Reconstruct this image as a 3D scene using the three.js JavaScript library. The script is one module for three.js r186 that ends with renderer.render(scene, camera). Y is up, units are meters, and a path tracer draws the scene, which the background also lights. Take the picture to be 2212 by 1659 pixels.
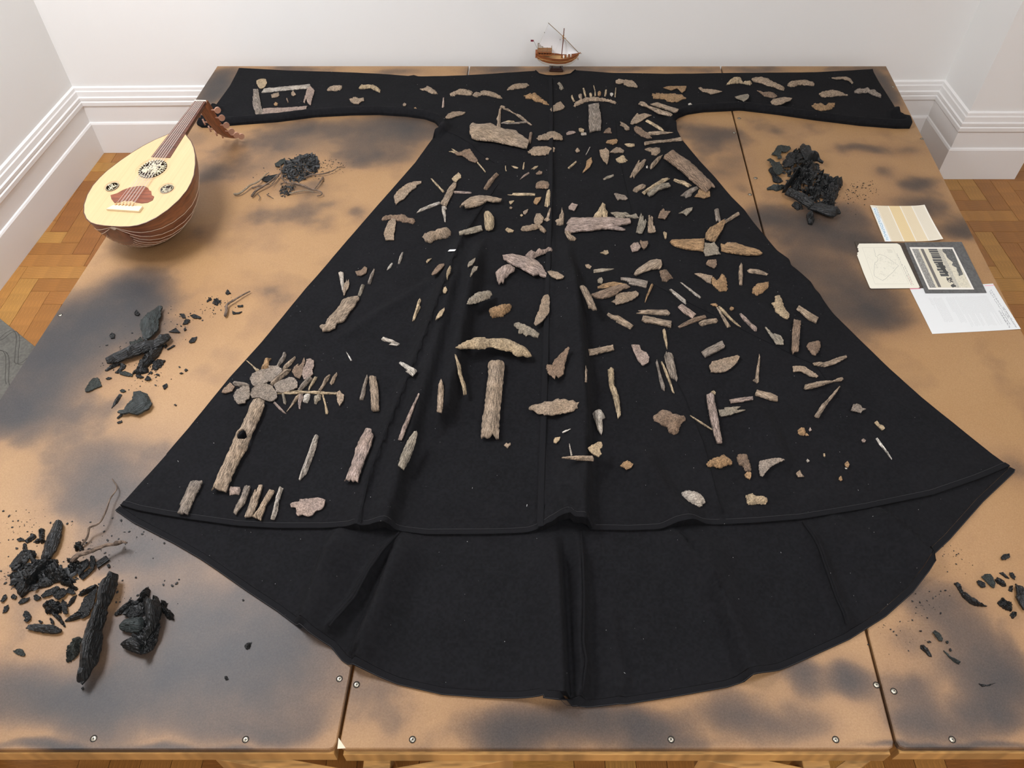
import * as THREE from 'three';
import { mergeGeometries, toCreasedNormals } from 'three/addons/utils/BufferGeometryUtils.js';
import { RoundedBoxGeometry } from 'three/addons/geometries/RoundedBoxGeometry.js';
import { ImprovedNoise } from 'three/addons/math/ImprovedNoise.js';
import { RectAreaLightUniformsLib } from 'three/addons/lights/RectAreaLightUniformsLib.js';

// ---------------------------------------------------------------- camera, light, exposure
const scene = new THREE.Scene();
scene.background = new THREE.Color(0xdfe3e6);
const camera = new THREE.PerspectiveCamera(2 * Math.atan(829.5 / 1661) * 180 / Math.PI, 2212 / 1659, 0.05, 60);
camera.position.set(0, 2.27, 0);
camera.rotation.set(-48.45 * Math.PI / 180, 0, 0);
const renderer = new THREE.WebGLRenderer({ antialias: true });
renderer.toneMapping = THREE.LinearToneMapping;
renderer.toneMappingExposure = 2.6;
renderer.shadowMap.enabled = true;
RectAreaLightUniformsLib.init();
// ceiling lamps: [x, z, width, depth, radiance, label]
const LAMPS = [
  [-1.75, -2.0, 0.8, 1.1, 9.6, 'square white ceiling light panel close to the wall the lute leans near'],
  [0.35, 0.75, 1.5, 0.6, 6, 'long white ceiling light panel behind the viewing point'],
  [1.75, -1.2, 0.6, 0.9, 5.2, 'square white ceiling light panel over the papers side'],
];
const CEIL = 3.15;

// ---------------------------------------------------------------- helpers
const R0 = Math.PI / 180, H = 0.5;
const seeded = (s) => () => { s = (s + 0x6d2b79f5) | 0; let t = Math.imul(s ^ (s >>> 15), 1 | s); t = (t + Math.imul(t ^ (t >>> 7), 61 | t)) ^ t; return ((t ^ (t >>> 14)) >>> 0) / 4294967296; };
const rnd = seeded(7);
const perlin = new ImprovedNoise();
const ns = (x, y, z = 0) => perlin.noise(x, y, z);
const fbm = (x, y, z = 0) => ns(x, y, z) * 0.55 + ns(x * 2.1, y * 2.1, z + 5) * 0.28 + ns(x * 4.3, y * 4.3, z + 9) * 0.17;
const cl = (v, a = 0, b = 1) => Math.min(b, Math.max(a, v));
const names = {};
function numbered(n) { const k = names[n] = (names[n] ?? -1) + 1; return k ? n + '_' + String(k).padStart(3, '0') : n; }
function tag(o, label, category, group, kind) {
  if (label) o.userData.label = label; if (category) o.userData.category = category;
  if (group) o.userData.group = group; if (kind) o.userData.kind = kind; return o;
}
function mesh(name, geo, m, parent) {
  const o = new THREE.Mesh(geo, m); o.castShadow = o.receiveShadow = true;
  o.name = parent ? name : numbered(name); (parent || scene).add(o); return o;
}
function thing(name, label, category, pos = [0, 0, 0], group) {
  const o = new THREE.Group(); o.name = numbered(name); o.position.set(...pos); scene.add(o); return tag(o, label, category, group);
}
function struct(name, geo, m, parent) { const o = mesh(name, geo, m, parent); if (!parent) { o.name = name; o.userData.kind = 'structure'; } return o; }
const merge = (gs) => mergeGeometries(gs.map((g) => { const n = g.index ? g.toNonIndexed() : g; for (const k of Object.keys(n.attributes)) if (!['position', 'normal', 'uv'].includes(k)) n.deleteAttribute(k); return n; }));
const box = (w, h, d, x = 0, y = 0, z = 0) => { const g = new THREE.BoxGeometry(w, h, d); g.translate(x, y, z); return g; };
const rbox = (w, h, d, x = 0, y = 0, z = 0, r = 0.003) => { const g = new RoundedBoxGeometry(w, h, d, 1, r); g.translate(x, y, z); return g; };
const V = (x, y, z) => new THREE.Vector3(x, y, z);
const tube = (pts, r, seg = 24, rad = 6, closed = false) => new THREE.TubeGeometry(new THREE.CatmullRomCurve3(pts, closed, 'centripetal'), seg, r, rad, closed);
const lin = (r, g, b) => new THREE.Color().setRGB(r, g, b);
// closed prism over an x/z outline (counted either way round), with a small chamfer; uv = metres
function prism(poly, y0, y1, bev = 0.002) {
  let P = poly.map(([x, z]) => new THREE.Vector2(x, z));
  if (THREE.ShapeUtils.area(P) < 0) P = P.reverse();
  const n = P.length, inset = P.map((p, i) => {
    const a = P[(i + n - 1) % n], b = P[(i + 1) % n];
    const d1 = p.clone().sub(a).normalize(), d2 = b.clone().sub(p).normalize();
    const nx = -(d1.y + d2.y), nz = d1.x + d2.x, l = Math.hypot(nx, nz) || 1;
    return new THREE.Vector2(p.x + nx / l * bev, p.y + nz / l * bev);
  });
  const pos = [], uv = [], tri = THREE.ShapeUtils.triangulateShape(inset, []);
  const put = (x, y, z) => { pos.push(x, y, z); uv.push(x, z); };
  for (const [a, b, c] of tri) { for (const k of [a, c, b]) put(inset[k].x, y1, inset[k].y); }
  for (const [a, b, c] of tri) { for (const k of [a, b, c]) put(P[k].x, y0, P[k].y); }
  for (let i = 0; i < n; i++) {
    const j = (i + 1) % n, q = (A, ya, B, yb, C, yc, D, yd) => { put(A.x, ya, A.y); put(C.x, yc, C.y); put(B.x, yb, B.y); put(A.x, ya, A.y); put(D.x, yd, D.y); put(C.x, yc, C.y); };
    q(P[i], y0, P[j], y0, P[j], y1 - bev, P[i], y1 - bev);
    q(P[i], y1 - bev, P[j], y1 - bev, inset[j], y1, inset[i], y1);
  }
  const g = new THREE.BufferGeometry();
  g.setAttribute('position', new THREE.Float32BufferAttribute(pos, 3)); g.setAttribute('uv', new THREE.Float32BufferAttribute(uv, 2));
  g.computeVertexNormals(); return g;
}
const inside = (P, x, z) => { let c = false; for (let i = 0, j = P.length - 1; i < P.length; j = i++) { const [xi, zi] = P[i], [xj, zj] = P[j]; if ((zi > z) !== (zj > z) && x < (xj - xi) * (z - zi) / (zj - zi) + xi) c = !c; } return c; };
function nearest(P, x, z, closed = true) {   // closest point of an outline
  let bd = 1e9, bx = 0, bz = 0;
  for (let i = 0; i < P.length - (closed ? 0 : 1); i++) {
    const [ax, az] = P[i], [cx, cz] = P[(i + 1) % P.length], dx = cx - ax, dz = cz - az, t = cl(((x - ax) * dx + (z - az) * dz) / (dx * dx + dz * dz || 1));
    const px = ax + dx * t, pz = az + dz * t, d = (x - px) ** 2 + (z - pz) ** 2;
    if (d < bd) { bd = d; bx = px; bz = pz; }
  }
  return [bx, bz, Math.sqrt(bd)];
}
function dtex(w, h, fn, { srgb = true, rx = 1, ry = 1, wrap = true } = {}) {   // fn(i, j) -> [r, g, b] 0..1 as stored
  const d = new Uint8Array(w * h * 4);
  for (let j = 0; j < h; j++) for (let i = 0; i < w; i++) { const c = fn(i, j), k = (j * w + i) * 4; d[k] = cl(c[0]) * 255; d[k + 1] = cl(c[1]) * 255; d[k + 2] = cl(c[2]) * 255; d[k + 3] = 255; }
  const t = new THREE.DataTexture(d, w, h); t.magFilter = THREE.LinearFilter; t.minFilter = THREE.LinearMipmapLinearFilter; t.generateMipmaps = true;
  if (srgb) t.colorSpace = THREE.SRGBColorSpace;
  if (wrap) { t.wrapS = t.wrapT = THREE.RepeatWrapping; t.repeat.set(rx, ry); }
  t.needsUpdate = true; return t;
}
function canvasTex(w, h, draw) {
  const c = document.createElement('canvas'); c.width = w; c.height = h; draw(c.getContext('2d'), w, h);
  const t = new THREE.CanvasTexture(c); t.colorSpace = THREE.SRGBColorSpace; return t;
}
const std = (color, roughness = 0.8, extra = {}) => new THREE.MeshStandardMaterial({ color, roughness, ...extra });
// periodic value noise for tiling textures
function tileNoise(seed) { const r = seeded(seed), T = Array.from({ length: 64 * 64 }, () => r()); const s = (t) => t * t * (3 - 2 * t);
  return (u, v, nu, nv) => { const x = u * nu, y = v * nv, xi = Math.floor(x), yi = Math.floor(y), fx = s(x - xi), fy = s(y - yi); const g = (a, b) => T[(((b % nv) + nv) % nv % 64) * 64 + (((a % nu) + nu) % nu % 64)];
    return (g(xi, yi) * (1 - fx) + g(xi + 1, yi) * fx) * (1 - fy) + (g(xi, yi + 1) * (1 - fx) + g(xi + 1, yi + 1) * fx) * fy; }; }

// ---------------------------------------------------------------- measured layout (metres, x right, z toward the viewer)
const FRONT = [[0.113,-3.567],[0.130,-3.534],[0.163,-3.518],[0.196,-3.514],[0.240,-3.518],[0.278,-3.534],[0.304,-3.574],[0.471,-3.548],[0.735,-3.537],[1.003,-3.544],[1.445,-3.553],[1.717,-3.581],[1.734,-3.585],[1.728,-3.553],[1.724,-3.462],[1.723,-3.260],[1.719,-3.162],[1.733,-3.131],[1.757,-3.127],[1.750,-3.084],[1.731,-3.053],[1.667,-3.053],[1.521,-3.076],[1.333,-3.123],[1.180,-3.170],[1.025,-3.207],[0.940,-3.199],[0.852,-3.191],[0.779,-3.170],[0.735,-3.139],[0.714,-3.107],[0.709,-3.084],[0.725,-2.948],[0.771,-2.792],[0.812,-2.678],[0.854,-2.542],[0.889,-2.454],[0.907,-2.378],[0.935,-2.283],[0.957,-2.202],[0.984,-2.153],[0.981,-2.107],[1.007,-2.064],[1.029,-2.025],[1.033,-1.980],[1.058,-1.919],[1.070,-1.874],[1.115,-1.765],[1.179,-1.618],[1.234,-1.508],[1.293,-1.407],[1.357,-1.298],[1.390,-1.253],[1.283,-1.208],[1.143,-1.158],[0.951,-1.115],[0.766,-1.081],[0.647,-1.070],[0.541,-1.064],[0.480,-1.064],[0.428,-1.060],[0.391,-1.050],[0.305,-1.047],[0.210,-1.049],[0.162,-1.056],[0.128,-1.067],[0.118,-1.067],[0.102,-1.060],[0.084,-1.050],[0.041,-1.040],[-0.056,-1.036],[-0.223,-1.035],[-0.303,-1.046],[-0.371,-1.047],[-0.392,-1.050],[-0.452,-1.057],[-0.496,-1.054],[-0.616,-1.054],[-0.714,-1.060],[-0.815,-1.075],[-0.918,-1.092],[-0.997,-1.108],[-1.052,-1.126],[-0.978,-1.296],[-0.940,-1.393],[-0.905,-1.492],[-0.870,-1.587],[-0.838,-1.662],[-0.805,-1.740],[-0.710,-1.996],[-0.680,-2.067],[-0.643,-2.163],[-0.604,-2.264],[-0.557,-2.381],[-0.515,-2.487],[-0.457,-2.627],[-0.396,-2.779],[-0.349,-2.927],[-0.320,-3.015],[-0.317,-3.061],[-0.337,-3.099],[-0.384,-3.131],[-0.468,-3.153],[-0.593,-3.168],[-0.714,-3.164],[-0.876,-3.147],[-1.030,-3.107],[-1.187,-3.084],[-1.321,-3.061],[-1.353,-3.061],[-1.379,-3.084],[-1.380,-3.107],[-1.344,-3.191],[-1.332,-3.281],[-1.316,-3.413],[-1.315,-3.595],[-1.306,-3.595],[-1.081,-3.571],[-0.857,-3.557],[-0.636,-3.539],[-0.492,-3.516],[-0.467,-3.525],[-0.444,-3.512],[-0.321,-3.516],[-0.235,-3.521]];
const BACKP = [[-1.054,-1.127],[-0.994,-1.089],[-0.907,-1.046],[-0.867,-1.026],[-0.791,-0.984],[-0.738,-0.951],[-0.648,-0.893],[-0.565,-0.842],[-0.508,-0.803],[-0.470,-0.776],[-0.415,-0.748],[-0.385,-0.717],[-0.358,-0.701],[-0.255,-0.665],[-0.156,-0.643],[-0.059,-0.636],[0.076,-0.631],[0.078,-0.624],[0.106,-0.618],[0.165,-0.615],[0.255,-0.622],[0.356,-0.637],[0.485,-0.659],[0.539,-0.675],[0.609,-0.695],[0.678,-0.723],[0.794,-0.771],[0.896,-0.827],[0.981,-0.888],[1.031,-0.936],[1.059,-0.969],[1.058,-0.983],[1.129,-1.037],[1.262,-1.152],[1.386,-1.247],[1.392,-1.255],[1.313,-1.281],[0.973,-1.184],[0.662,-1.136],[0.312,-1.113],[-0.057,-1.101],[-0.379,-1.113],[-0.630,-1.120],[-0.941,-1.167]];
const FHEM = [[1.390,-1.253],[1.283,-1.208],[1.143,-1.158],[0.951,-1.115],[0.766,-1.081],[0.647,-1.070],[0.541,-1.064],[0.480,-1.064],[0.428,-1.060],[0.391,-1.050],[0.305,-1.047],[0.210,-1.049],[0.162,-1.056],[0.128,-1.067],[0.118,-1.067],[0.102,-1.060],[0.084,-1.050],[0.041,-1.040],[-0.056,-1.036],[-0.223,-1.035],[-0.303,-1.046],[-0.371,-1.047],[-0.392,-1.050],[-0.452,-1.057],[-0.496,-1.054],[-0.616,-1.054],[-0.714,-1.060],[-0.815,-1.075],[-0.918,-1.092],[-0.997,-1.108],[-1.052,-1.126]];
const BHEM = [[-1.054,-1.127],[-0.994,-1.089],[-0.907,-1.046],[-0.867,-1.026],[-0.791,-0.984],[-0.738,-0.951],[-0.648,-0.893],[-0.565,-0.842],[-0.508,-0.803],[-0.470,-0.776],[-0.415,-0.748],[-0.385,-0.717],[-0.358,-0.701],[-0.255,-0.665],[-0.156,-0.643],[-0.059,-0.636],[0.076,-0.631],[0.078,-0.624],[0.106,-0.618],[0.165,-0.615],[0.255,-0.622],[0.356,-0.637],[0.485,-0.659],[0.539,-0.675],[0.609,-0.695],[0.678,-0.723],[0.794,-0.771],[0.896,-0.827],[0.981,-0.888],[1.031,-0.936],[1.059,-0.969],[1.058,-0.983],[1.129,-1.037],[1.262,-1.152],[1.386,-1.247],[1.392,-1.255]];
const SIDES = [[[-0.320,-3.015],[-0.349,-2.927],[-0.396,-2.779],[-0.457,-2.627],[-0.515,-2.487],[-0.557,-2.381],[-0.604,-2.264],[-0.643,-2.163],[-0.680,-2.067],[-0.710,-1.996],[-0.805,-1.740],[-0.838,-1.662],[-0.870,-1.587],[-0.905,-1.492],[-0.940,-1.393],[-0.978,-1.296]],[[0.725,-2.948],[0.771,-2.792],[0.812,-2.678],[0.854,-2.542],[0.889,-2.454],[0.907,-2.378],[0.935,-2.283],[0.957,-2.202],[0.984,-2.153],[0.981,-2.107],[1.007,-2.064],[1.029,-2.025],[1.033,-1.980],[1.058,-1.919],[1.070,-1.874],[1.115,-1.765],[1.179,-1.618],[1.234,-1.508],[1.293,-1.407],[1.357,-1.298],[1.390,-1.253]]];
const SLEEVES = [[[-1.344,-3.191],[-1.380,-3.107],[-1.379,-3.084],[-1.353,-3.061],[-1.321,-3.061],[-1.187,-3.084],[-1.030,-3.107],[-0.876,-3.147],[-0.714,-3.164],[-0.593,-3.168],[-0.468,-3.153],[-0.384,-3.131],[-0.337,-3.099],[-0.317,-3.061],[-0.320,-3.015]],[[0.709,-3.084],[0.714,-3.107],[0.735,-3.139],[0.779,-3.170],[0.852,-3.191],[0.940,-3.199],[1.025,-3.207],[1.180,-3.170],[1.333,-3.123],[1.521,-3.076],[1.667,-3.053],[1.731,-3.053],[1.750,-3.084],[1.757,-3.127],[1.733,-3.131],[1.719,-3.162]]];
const NECK = [[0.113,-3.567],[0.130,-3.534],[0.163,-3.518],[0.196,-3.514],[0.240,-3.518],[0.278,-3.534],[0.304,-3.574]];
const FOLDS = [[[[-0.173,-2.264],[-0.195,-2.057],[-0.222,-1.825],[-0.246,-1.618],[-0.275,-1.433],[-0.300,-1.266],[-0.317,-1.114],[-0.328,-1.043]],0.0456,0.06,0.016],
[[[-0.109,-2.277],[-0.131,-2.057],[-0.154,-1.825],[-0.168,-1.638],[-0.184,-1.523],[-0.193,-1.433]],0.0532,0.05,0.018],
[[[-0.057,-2.617],[-0.180,-2.264],[-0.230,-1.961],[-0.293,-1.658],[-0.348,-1.415],[-0.390,-1.203],[-0.398,-1.054]],0.019,0.03,0.006],
[[[0.202,-2.264],[0.226,-1.938],[0.225,-1.618],[0.219,-1.433],[0.208,-1.266],[0.192,-1.052]],0.057,0.085,0.01],
[[[0.126,-1.188],[0.136,-1.136],[0.151,-1.064]],0.0228,0.03,0.01],
[[[0.360,-1.331],[0.380,-1.250],[0.419,-1.150],[0.468,-1.064]],0.0304,0.05,0.03],
[[[0.731,-1.505],[0.752,-1.381],[0.765,-1.266]],0.019,0.05,0.02],
[[[0.782,-2.375],[0.974,-2.119],[1.031,-1.961]],0.0152,0.05,0.03],
[[[0.184,-3.191],[0.150,-2.319],[0.125,-1.825],[0.104,-1.433],[0.096,-1.266],[0.092,-1.054]],0.0114,0.02,0.005],
[[[-0.324,-3.053],[-0.239,-2.959],[-0.168,-2.905]],0.019,0.03,0.02],
[[[-0.599,-1.709],[-0.428,-1.892],[-0.267,-2.045]],0.0076,0.02,0.02],
[[[0.645,-2.851],[0.570,-2.554],[0.499,-2.264]],0.0076,0.02,0.02],
[[[0.772,-2.008],[0.904,-1.825],[0.952,-1.658],[1.027,-1.468]],0.0076,0.02,0.01],
[[[0.544,-1.468],[0.556,-1.298],[0.560,-1.100]],0.0076,0.02,0.008]];
const BFOLDS = [[[[-0.450,-1.061],[-0.477,-0.951],[-0.501,-0.800]],0.0418,0.012,0.07],
[[[-0.296,-1.047],[-0.357,-0.927],[-0.382,-0.856],[-0.431,-0.775]],0.0304,0.012,0.01],
[[[-0.279,-1.047],[-0.301,-0.951],[-0.329,-0.838],[-0.359,-0.734]],0.0494,0.012,0.06],
[[[0.114,-1.051],[0.120,-0.850],[0.120,-0.637]],0.0532,0.07,0.007],
[[[0.175,-1.051],[0.172,-0.850],[0.163,-0.734],[0.167,-0.690],[0.156,-0.627]],0.0418,0.02,0.01],
[[[0.242,-0.862],[0.245,-0.745],[0.252,-0.648]],0.0152,0.04,0.015],
[[[0.413,-1.061],[0.456,-0.983],[0.490,-0.906]],0.0342,0.05,0.01],
[[[0.456,-1.061],[0.481,-0.990],[0.501,-0.900],[0.519,-0.779],[0.533,-0.677]],0.038,0.012,0.06],
[[[0.772,-1.084],[0.784,-0.990],[0.791,-0.862],[0.801,-0.797]],0.0266,0.012,0.016],
[[[0.823,-1.089],[0.898,-1.031],[0.931,-1.003]],0.0152,0.03,0.03],
[[[0.968,-1.121],[1.013,-1.051],[1.059,-0.977]],0.0418,0.06,0.01]];
const PLACKET = [[0.190,-3.482],[0.183,-3.176],[0.161,-2.605],[0.146,-2.308],[0.130,-1.999],[0.116,-1.691],[0.102,-1.426],[0.093,-1.260],[0.087,-1.138],[0.083,-1.048]];
const SEAMS = [[[-0.057,-2.617],[-0.180,-2.264],[-0.230,-1.961],[-0.293,-1.658],[-0.348,-1.415],[-0.390,-1.203],[-0.396,-1.054]],[[-0.320,-3.015],[-0.239,-2.959],[-0.147,-2.869],[-0.072,-2.775]],[[0.419,-2.082],[0.614,-1.915],[0.748,-1.803],[0.947,-1.638],[0.969,-1.561]],[[0.486,-1.658],[0.522,-1.505],[0.549,-1.331],[0.559,-1.097]],[[0.456,-3.111],[0.443,-2.851],[0.460,-2.375]]];
const BSEAMS = [[[-0.295,-1.041],[-0.355,-0.922],[-0.380,-0.851],[-0.429,-0.771]],[[0.181,-1.045],[0.174,-0.847],[0.165,-0.732],[0.169,-0.688],[0.157,-0.620]],[[0.768,-1.074],[0.781,-0.984],[0.787,-0.857],[0.797,-0.788]]];
const SCORCH = [[-1.308,-1.994,0.096,0.086,0.95],[-1.386,-1.855,0.138,0.093,0.9],[-1.458,-1.706,0.133,0.099,0.85],[-1.510,-1.568,0.128,0.105,0.85],[-1.504,-1.439,0.096,0.071,0.6],[-1.174,-1.790,0.106,0.086,0.3],[-1.305,-1.457,0.083,0.071,0.25],[-0.818,-3.048,0.141,0.076,0.375],[-0.552,-3.010,0.160,0.128,0.45],[-0.611,-2.847,0.135,0.063,0.375],[-0.995,-2.929,0.108,0.080,0.3],[-0.470,-3.094,0.112,0.093,0.338],[-0.712,-2.492,0.036,0.027,0.225],[-0.599,-2.456,0.039,0.030,0.3],[-1.037,-2.761,0.095,0.068,0.2],[-0.861,-2.629,0.111,0.051,0.18],[-1.177,-2.710,0.103,0.066,0.3],[-1.361,-2.973,0.079,0.074,0.2],[-1.386,-3.460,0.057,0.098,0.7],[-1.400,-3.267,0.053,0.104,0.5],[-1.342,-3.551,0.066,0.046,0.3],[-1.041,-3.597,0.134,0.028,0.3],[-0.547,-3.574,0.111,0.028,0.262],[-1.123,-1.287,0.144,0.074,0.4],[-1.149,-1.178,0.114,0.054,0.4],[-1.017,-1.105,0.074,0.066,0.5],[-1.183,-1.134,0.063,0.044,0.25],[-0.919,-1.007,0.120,0.059,0.6],[-1.018,-0.980,0.059,0.040,0.2],[-0.737,-0.817,0.191,0.095,0.468],[-0.552,-0.737,0.164,0.090,0.495],[-0.783,-0.703,0.151,0.087,0.385],[-0.615,-0.629,0.157,0.062,0.44],[-0.905,-0.650,0.095,0.058,0.275],[-1.065,-0.629,0.115,0.045,0.44],[-0.979,-0.594,0.124,0.044,0.413],[-1.148,-0.650,0.063,0.059,0.275],[-0.649,-0.559,0.112,0.025,0.275],[-0.479,-0.579,0.062,0.036,0.193],[-0.902,-0.805,0.067,0.059,0.22],[-0.555,-0.549,0.071,0.017,0.248],[-1.007,-0.511,0.130,0.008,0.44],[-0.807,-0.511,0.160,0.008,0.385],[-0.587,-0.510,0.120,0.007,0.385],[-0.530,-0.853,0.068,0.061,0.33],[-0.016,-0.544,0.056,0.039,0.68],[0.189,-0.569,0.123,0.035,0.425],[0.285,-0.557,0.037,0.027,0.51],[0.076,-0.569,0.061,0.030,0.34],[-0.274,-0.583,0.047,0.028,0.212],[-0.321,-0.629,0.042,0.041,0.128],[0.470,-0.594,0.058,0.040,0.425],[0.673,-0.660,0.038,0.030,0.51],[0.779,-0.660,0.038,0.032,0.595],[0.547,-0.569,0.047,0.030,0.255],[0.610,-0.574,0.041,0.036,0.297],[0.678,-0.559,0.037,0.029,0.212],[-0.109,-0.569,0.061,0.049,0.128],[0.377,-0.530,0.081,0.010,0.17],[0.875,-2.991,0.092,0.067,0.413],[0.910,-2.812,0.077,0.062,0.262],[0.853,-2.710,0.075,0.046,0.262],[0.797,-3.067,0.061,0.046,0.188],[0.906,-2.597,0.037,0.044,0.225],[-0.058,-3.597,0.089,0.033,0.375],[0.232,-3.597,0.134,0.033,0.375],[0.546,-3.602,0.134,0.028,0.262],[0.880,-3.597,0.112,0.028,0.225],[1.192,-3.592,0.112,0.033,0.338],[1.617,-3.597,0.112,0.028,0.262],[1.749,-3.438,0.030,0.124,0.525],[1.737,-3.308,0.042,0.076,0.262],[1.144,-3.037,0.048,0.038,0.262],[1.246,-3.086,0.081,0.031,0.112],[1.462,-2.896,0.070,0.029,0.338],[1.673,-2.896,0.059,0.036,0.262],[1.516,-2.724,0.034,0.033,0.338],[1.609,-2.635,0.052,0.039,0.562],[1.541,-2.864,0.058,0.028,0.188],[0.996,-2.409,0.081,0.064,0.525],[1.130,-2.329,0.121,0.084,0.375],[1.265,-2.260,0.102,0.081,0.488],[1.266,-2.444,0.089,0.065,0.375],[1.614,-2.474,0.064,0.060,0.375],[1.652,-2.329,0.069,0.039,0.45],[1.734,-2.372,0.052,0.034,0.262],[1.200,-1.935,0.094,0.093,0.562],[1.229,-1.855,0.071,0.053,0.375],[1.094,-2.066,0.107,0.114,0.45],[1.021,-2.168,0.067,0.078,0.3],[1.095,-1.790,0.060,0.043,0.188],[1.517,-2.504,0.072,0.061,0.225],[1.024,-1.923,0.063,0.069,0.262],[1.059,-0.841,0.066,0.046,0.51],[0.987,-0.896,0.046,0.033,0.212],[0.927,-0.753,0.051,0.034,0.297],[1.086,-0.753,0.062,0.052,0.468],[1.141,-0.650,0.063,0.059,0.637],[1.018,-0.569,0.041,0.030,0.297],[0.906,-0.583,0.058,0.046,0.552],[0.901,-0.660,0.038,0.030,0.425],[1.408,-1.255,0.052,0.048,0.262],[1.021,-0.682,0.053,0.032,0.255],[1.078,-0.588,0.041,0.040,0.425],[1.123,-1.148,0.050,0.044,0.075],[0.945,-0.511,0.160,0.006,0.425]];
const SCREWS = [[-0.913,-0.534],[-0.581,-0.532],[-0.396,-0.664],[-1.509,-1.876],[-0.217,-0.532],[0.347,-0.532],[0.706,-0.532],[-0.355,-0.651],[0.832,-0.650],[0.962,-3.021],[0.936,-2.564],[0.867,-0.636],[0.960,-0.532],[1.007,-3.141],[0.982,-2.677],[1.782,-3.425],[1.756,-2.971],[1.735,-2.538],[1.709,-2.121]];
const SHEET = [[1.383,-2.487],[1.593,-2.487],[1.581,-2.268],[1.371,-2.268]];
const ALBL = [[1.259,-2.267],[1.438,-2.259],[1.420,-2.009],[1.237,-2.004]];
const ALBR = [[1.438,-2.259],[1.650,-2.262],[1.628,-1.984],[1.418,-1.982]];
const MAPP = [[1.272,-2.253],[1.411,-2.254],[1.417,-2.247],[1.419,-2.239],[1.416,-2.194],[1.413,-2.112],[1.409,-2.013],[1.403,-2.008],[1.317,-2.007],[1.240,-2.006],[1.236,-2.010],[1.236,-2.018],[1.238,-2.091],[1.244,-2.187],[1.248,-2.192],[1.248,-2.199],[1.255,-2.206],[1.258,-2.209],[1.256,-2.216],[1.260,-2.224],[1.258,-2.230],[1.263,-2.241]];
const MAPQ = [[1.257,-2.253],[1.418,-2.254],[1.409,-2.007],[1.236,-2.006]];
const PHOTO = [[1.447,-2.230],[1.606,-2.229],[1.591,-1.999],[1.434,-1.999]];
const LETTER = [[1.373,-2.010],[1.671,-2.033],[1.668,-1.807],[1.371,-1.786]];
const GREYB = [[-2.348,-2.504],[-1.937,-2.190],[-1.825,-1.830],[-2.139,-1.830]];
const GLINES = [[[-2.132,-2.232],[-2.114,-2.250],[-2.102,-2.279],[-2.086,-2.295],[-2.067,-2.282],[-2.051,-2.257],[-2.036,-2.222],[-2.024,-2.186],[-2.004,-2.135],[-1.993,-2.108],[-1.980,-2.103],[-1.968,-2.108],[-1.959,-2.121],[-1.950,-2.142]],[[-2.110,-2.183],[-2.083,-2.179],[-2.070,-2.173],[-2.051,-2.152],[-2.033,-2.118],[-2.012,-2.067],[-1.992,-2.018],[-1.977,-1.993]]];
const ASH = [[-0.939,-2.759],[-0.935,-2.799],[-0.900,-2.823],[-0.875,-2.840],[-0.831,-2.848],[-0.802,-2.811],[-0.796,-2.771],[-0.785,-2.731],[-0.803,-2.708],[-0.816,-2.692],[-0.836,-2.661],[-0.852,-2.650],[-0.881,-2.654],[-0.909,-2.661],[-0.933,-2.708]];
const ASH2 = [[-0.921,-2.616],[-0.897,-2.623],[-0.856,-2.616],[-0.857,-2.594],[-0.872,-2.561],[-0.890,-2.542],[-0.912,-2.550],[-0.910,-2.579]];
const HEAP1 = [[1.105,-2.737],[1.143,-2.811],[1.189,-2.828],[1.230,-2.807],[1.259,-2.778],[1.251,-2.721],[1.269,-2.681],[1.303,-2.673],[1.301,-2.619],[1.273,-2.566],[1.244,-2.525],[1.237,-2.484],[1.183,-2.474],[1.150,-2.495],[1.129,-2.532],[1.100,-2.558],[1.117,-2.627],[1.101,-2.634],[1.121,-2.681],[1.098,-2.697]];
const HEAP2 = [[-1.270,-0.948],[-1.260,-0.989],[-1.237,-0.992],[-1.210,-0.966],[-1.192,-0.968],[-1.160,-0.958],[-1.123,-0.935],[-1.099,-0.948],[-1.083,-0.955],[-1.079,-0.937],[-1.096,-0.902],[-1.121,-0.907],[-1.154,-0.909],[-1.205,-0.887],[-1.232,-0.892],[-1.254,-0.904]];
const HEAP3 = [[-0.936,-0.835],[-0.918,-0.849],[-0.888,-0.854],[-0.864,-0.835],[-0.855,-0.806],[-0.863,-0.774],[-0.872,-0.747],[-0.883,-0.742],[-0.901,-0.756],[-0.883,-0.783],[-0.894,-0.816],[-0.921,-0.818]];
const TORN = [[-0.378,-0.513],[-0.379,-0.536],[-0.360,-0.514]];
const SHIP = [0.219,-3.592];
const PICK = [[-0.0870,-0.0467],[-0.0661,-0.0346],[-0.0555,-0.0179],[-0.0358,-0.0031],[-0.0058,0.0070],[0.0168,0.0086],[0.0353,-0.0008],[0.0474,-0.0132],[0.0543,-0.0153],[0.0664,-0.0355],[0.0795,-0.0424],[0.0828,-0.0603],[0.0707,-0.0741],[0.0504,-0.0792],[0.0214,-0.0752],[0.0064,-0.0686],[-0.0109,-0.0725],[-0.0204,-0.0690],[-0.0305,-0.0791],[-0.0507,-0.0848],[-0.0722,-0.0666]];
const BRIDGE = [[-0.0568,-0.1232],[-0.0408,-0.1031],[0.0673,-0.1010],[0.0660,-0.1244]];

// ---------------------------------------------------------------- materials
const tn = tileNoise(3), tn2 = tileNoise(11);
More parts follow.
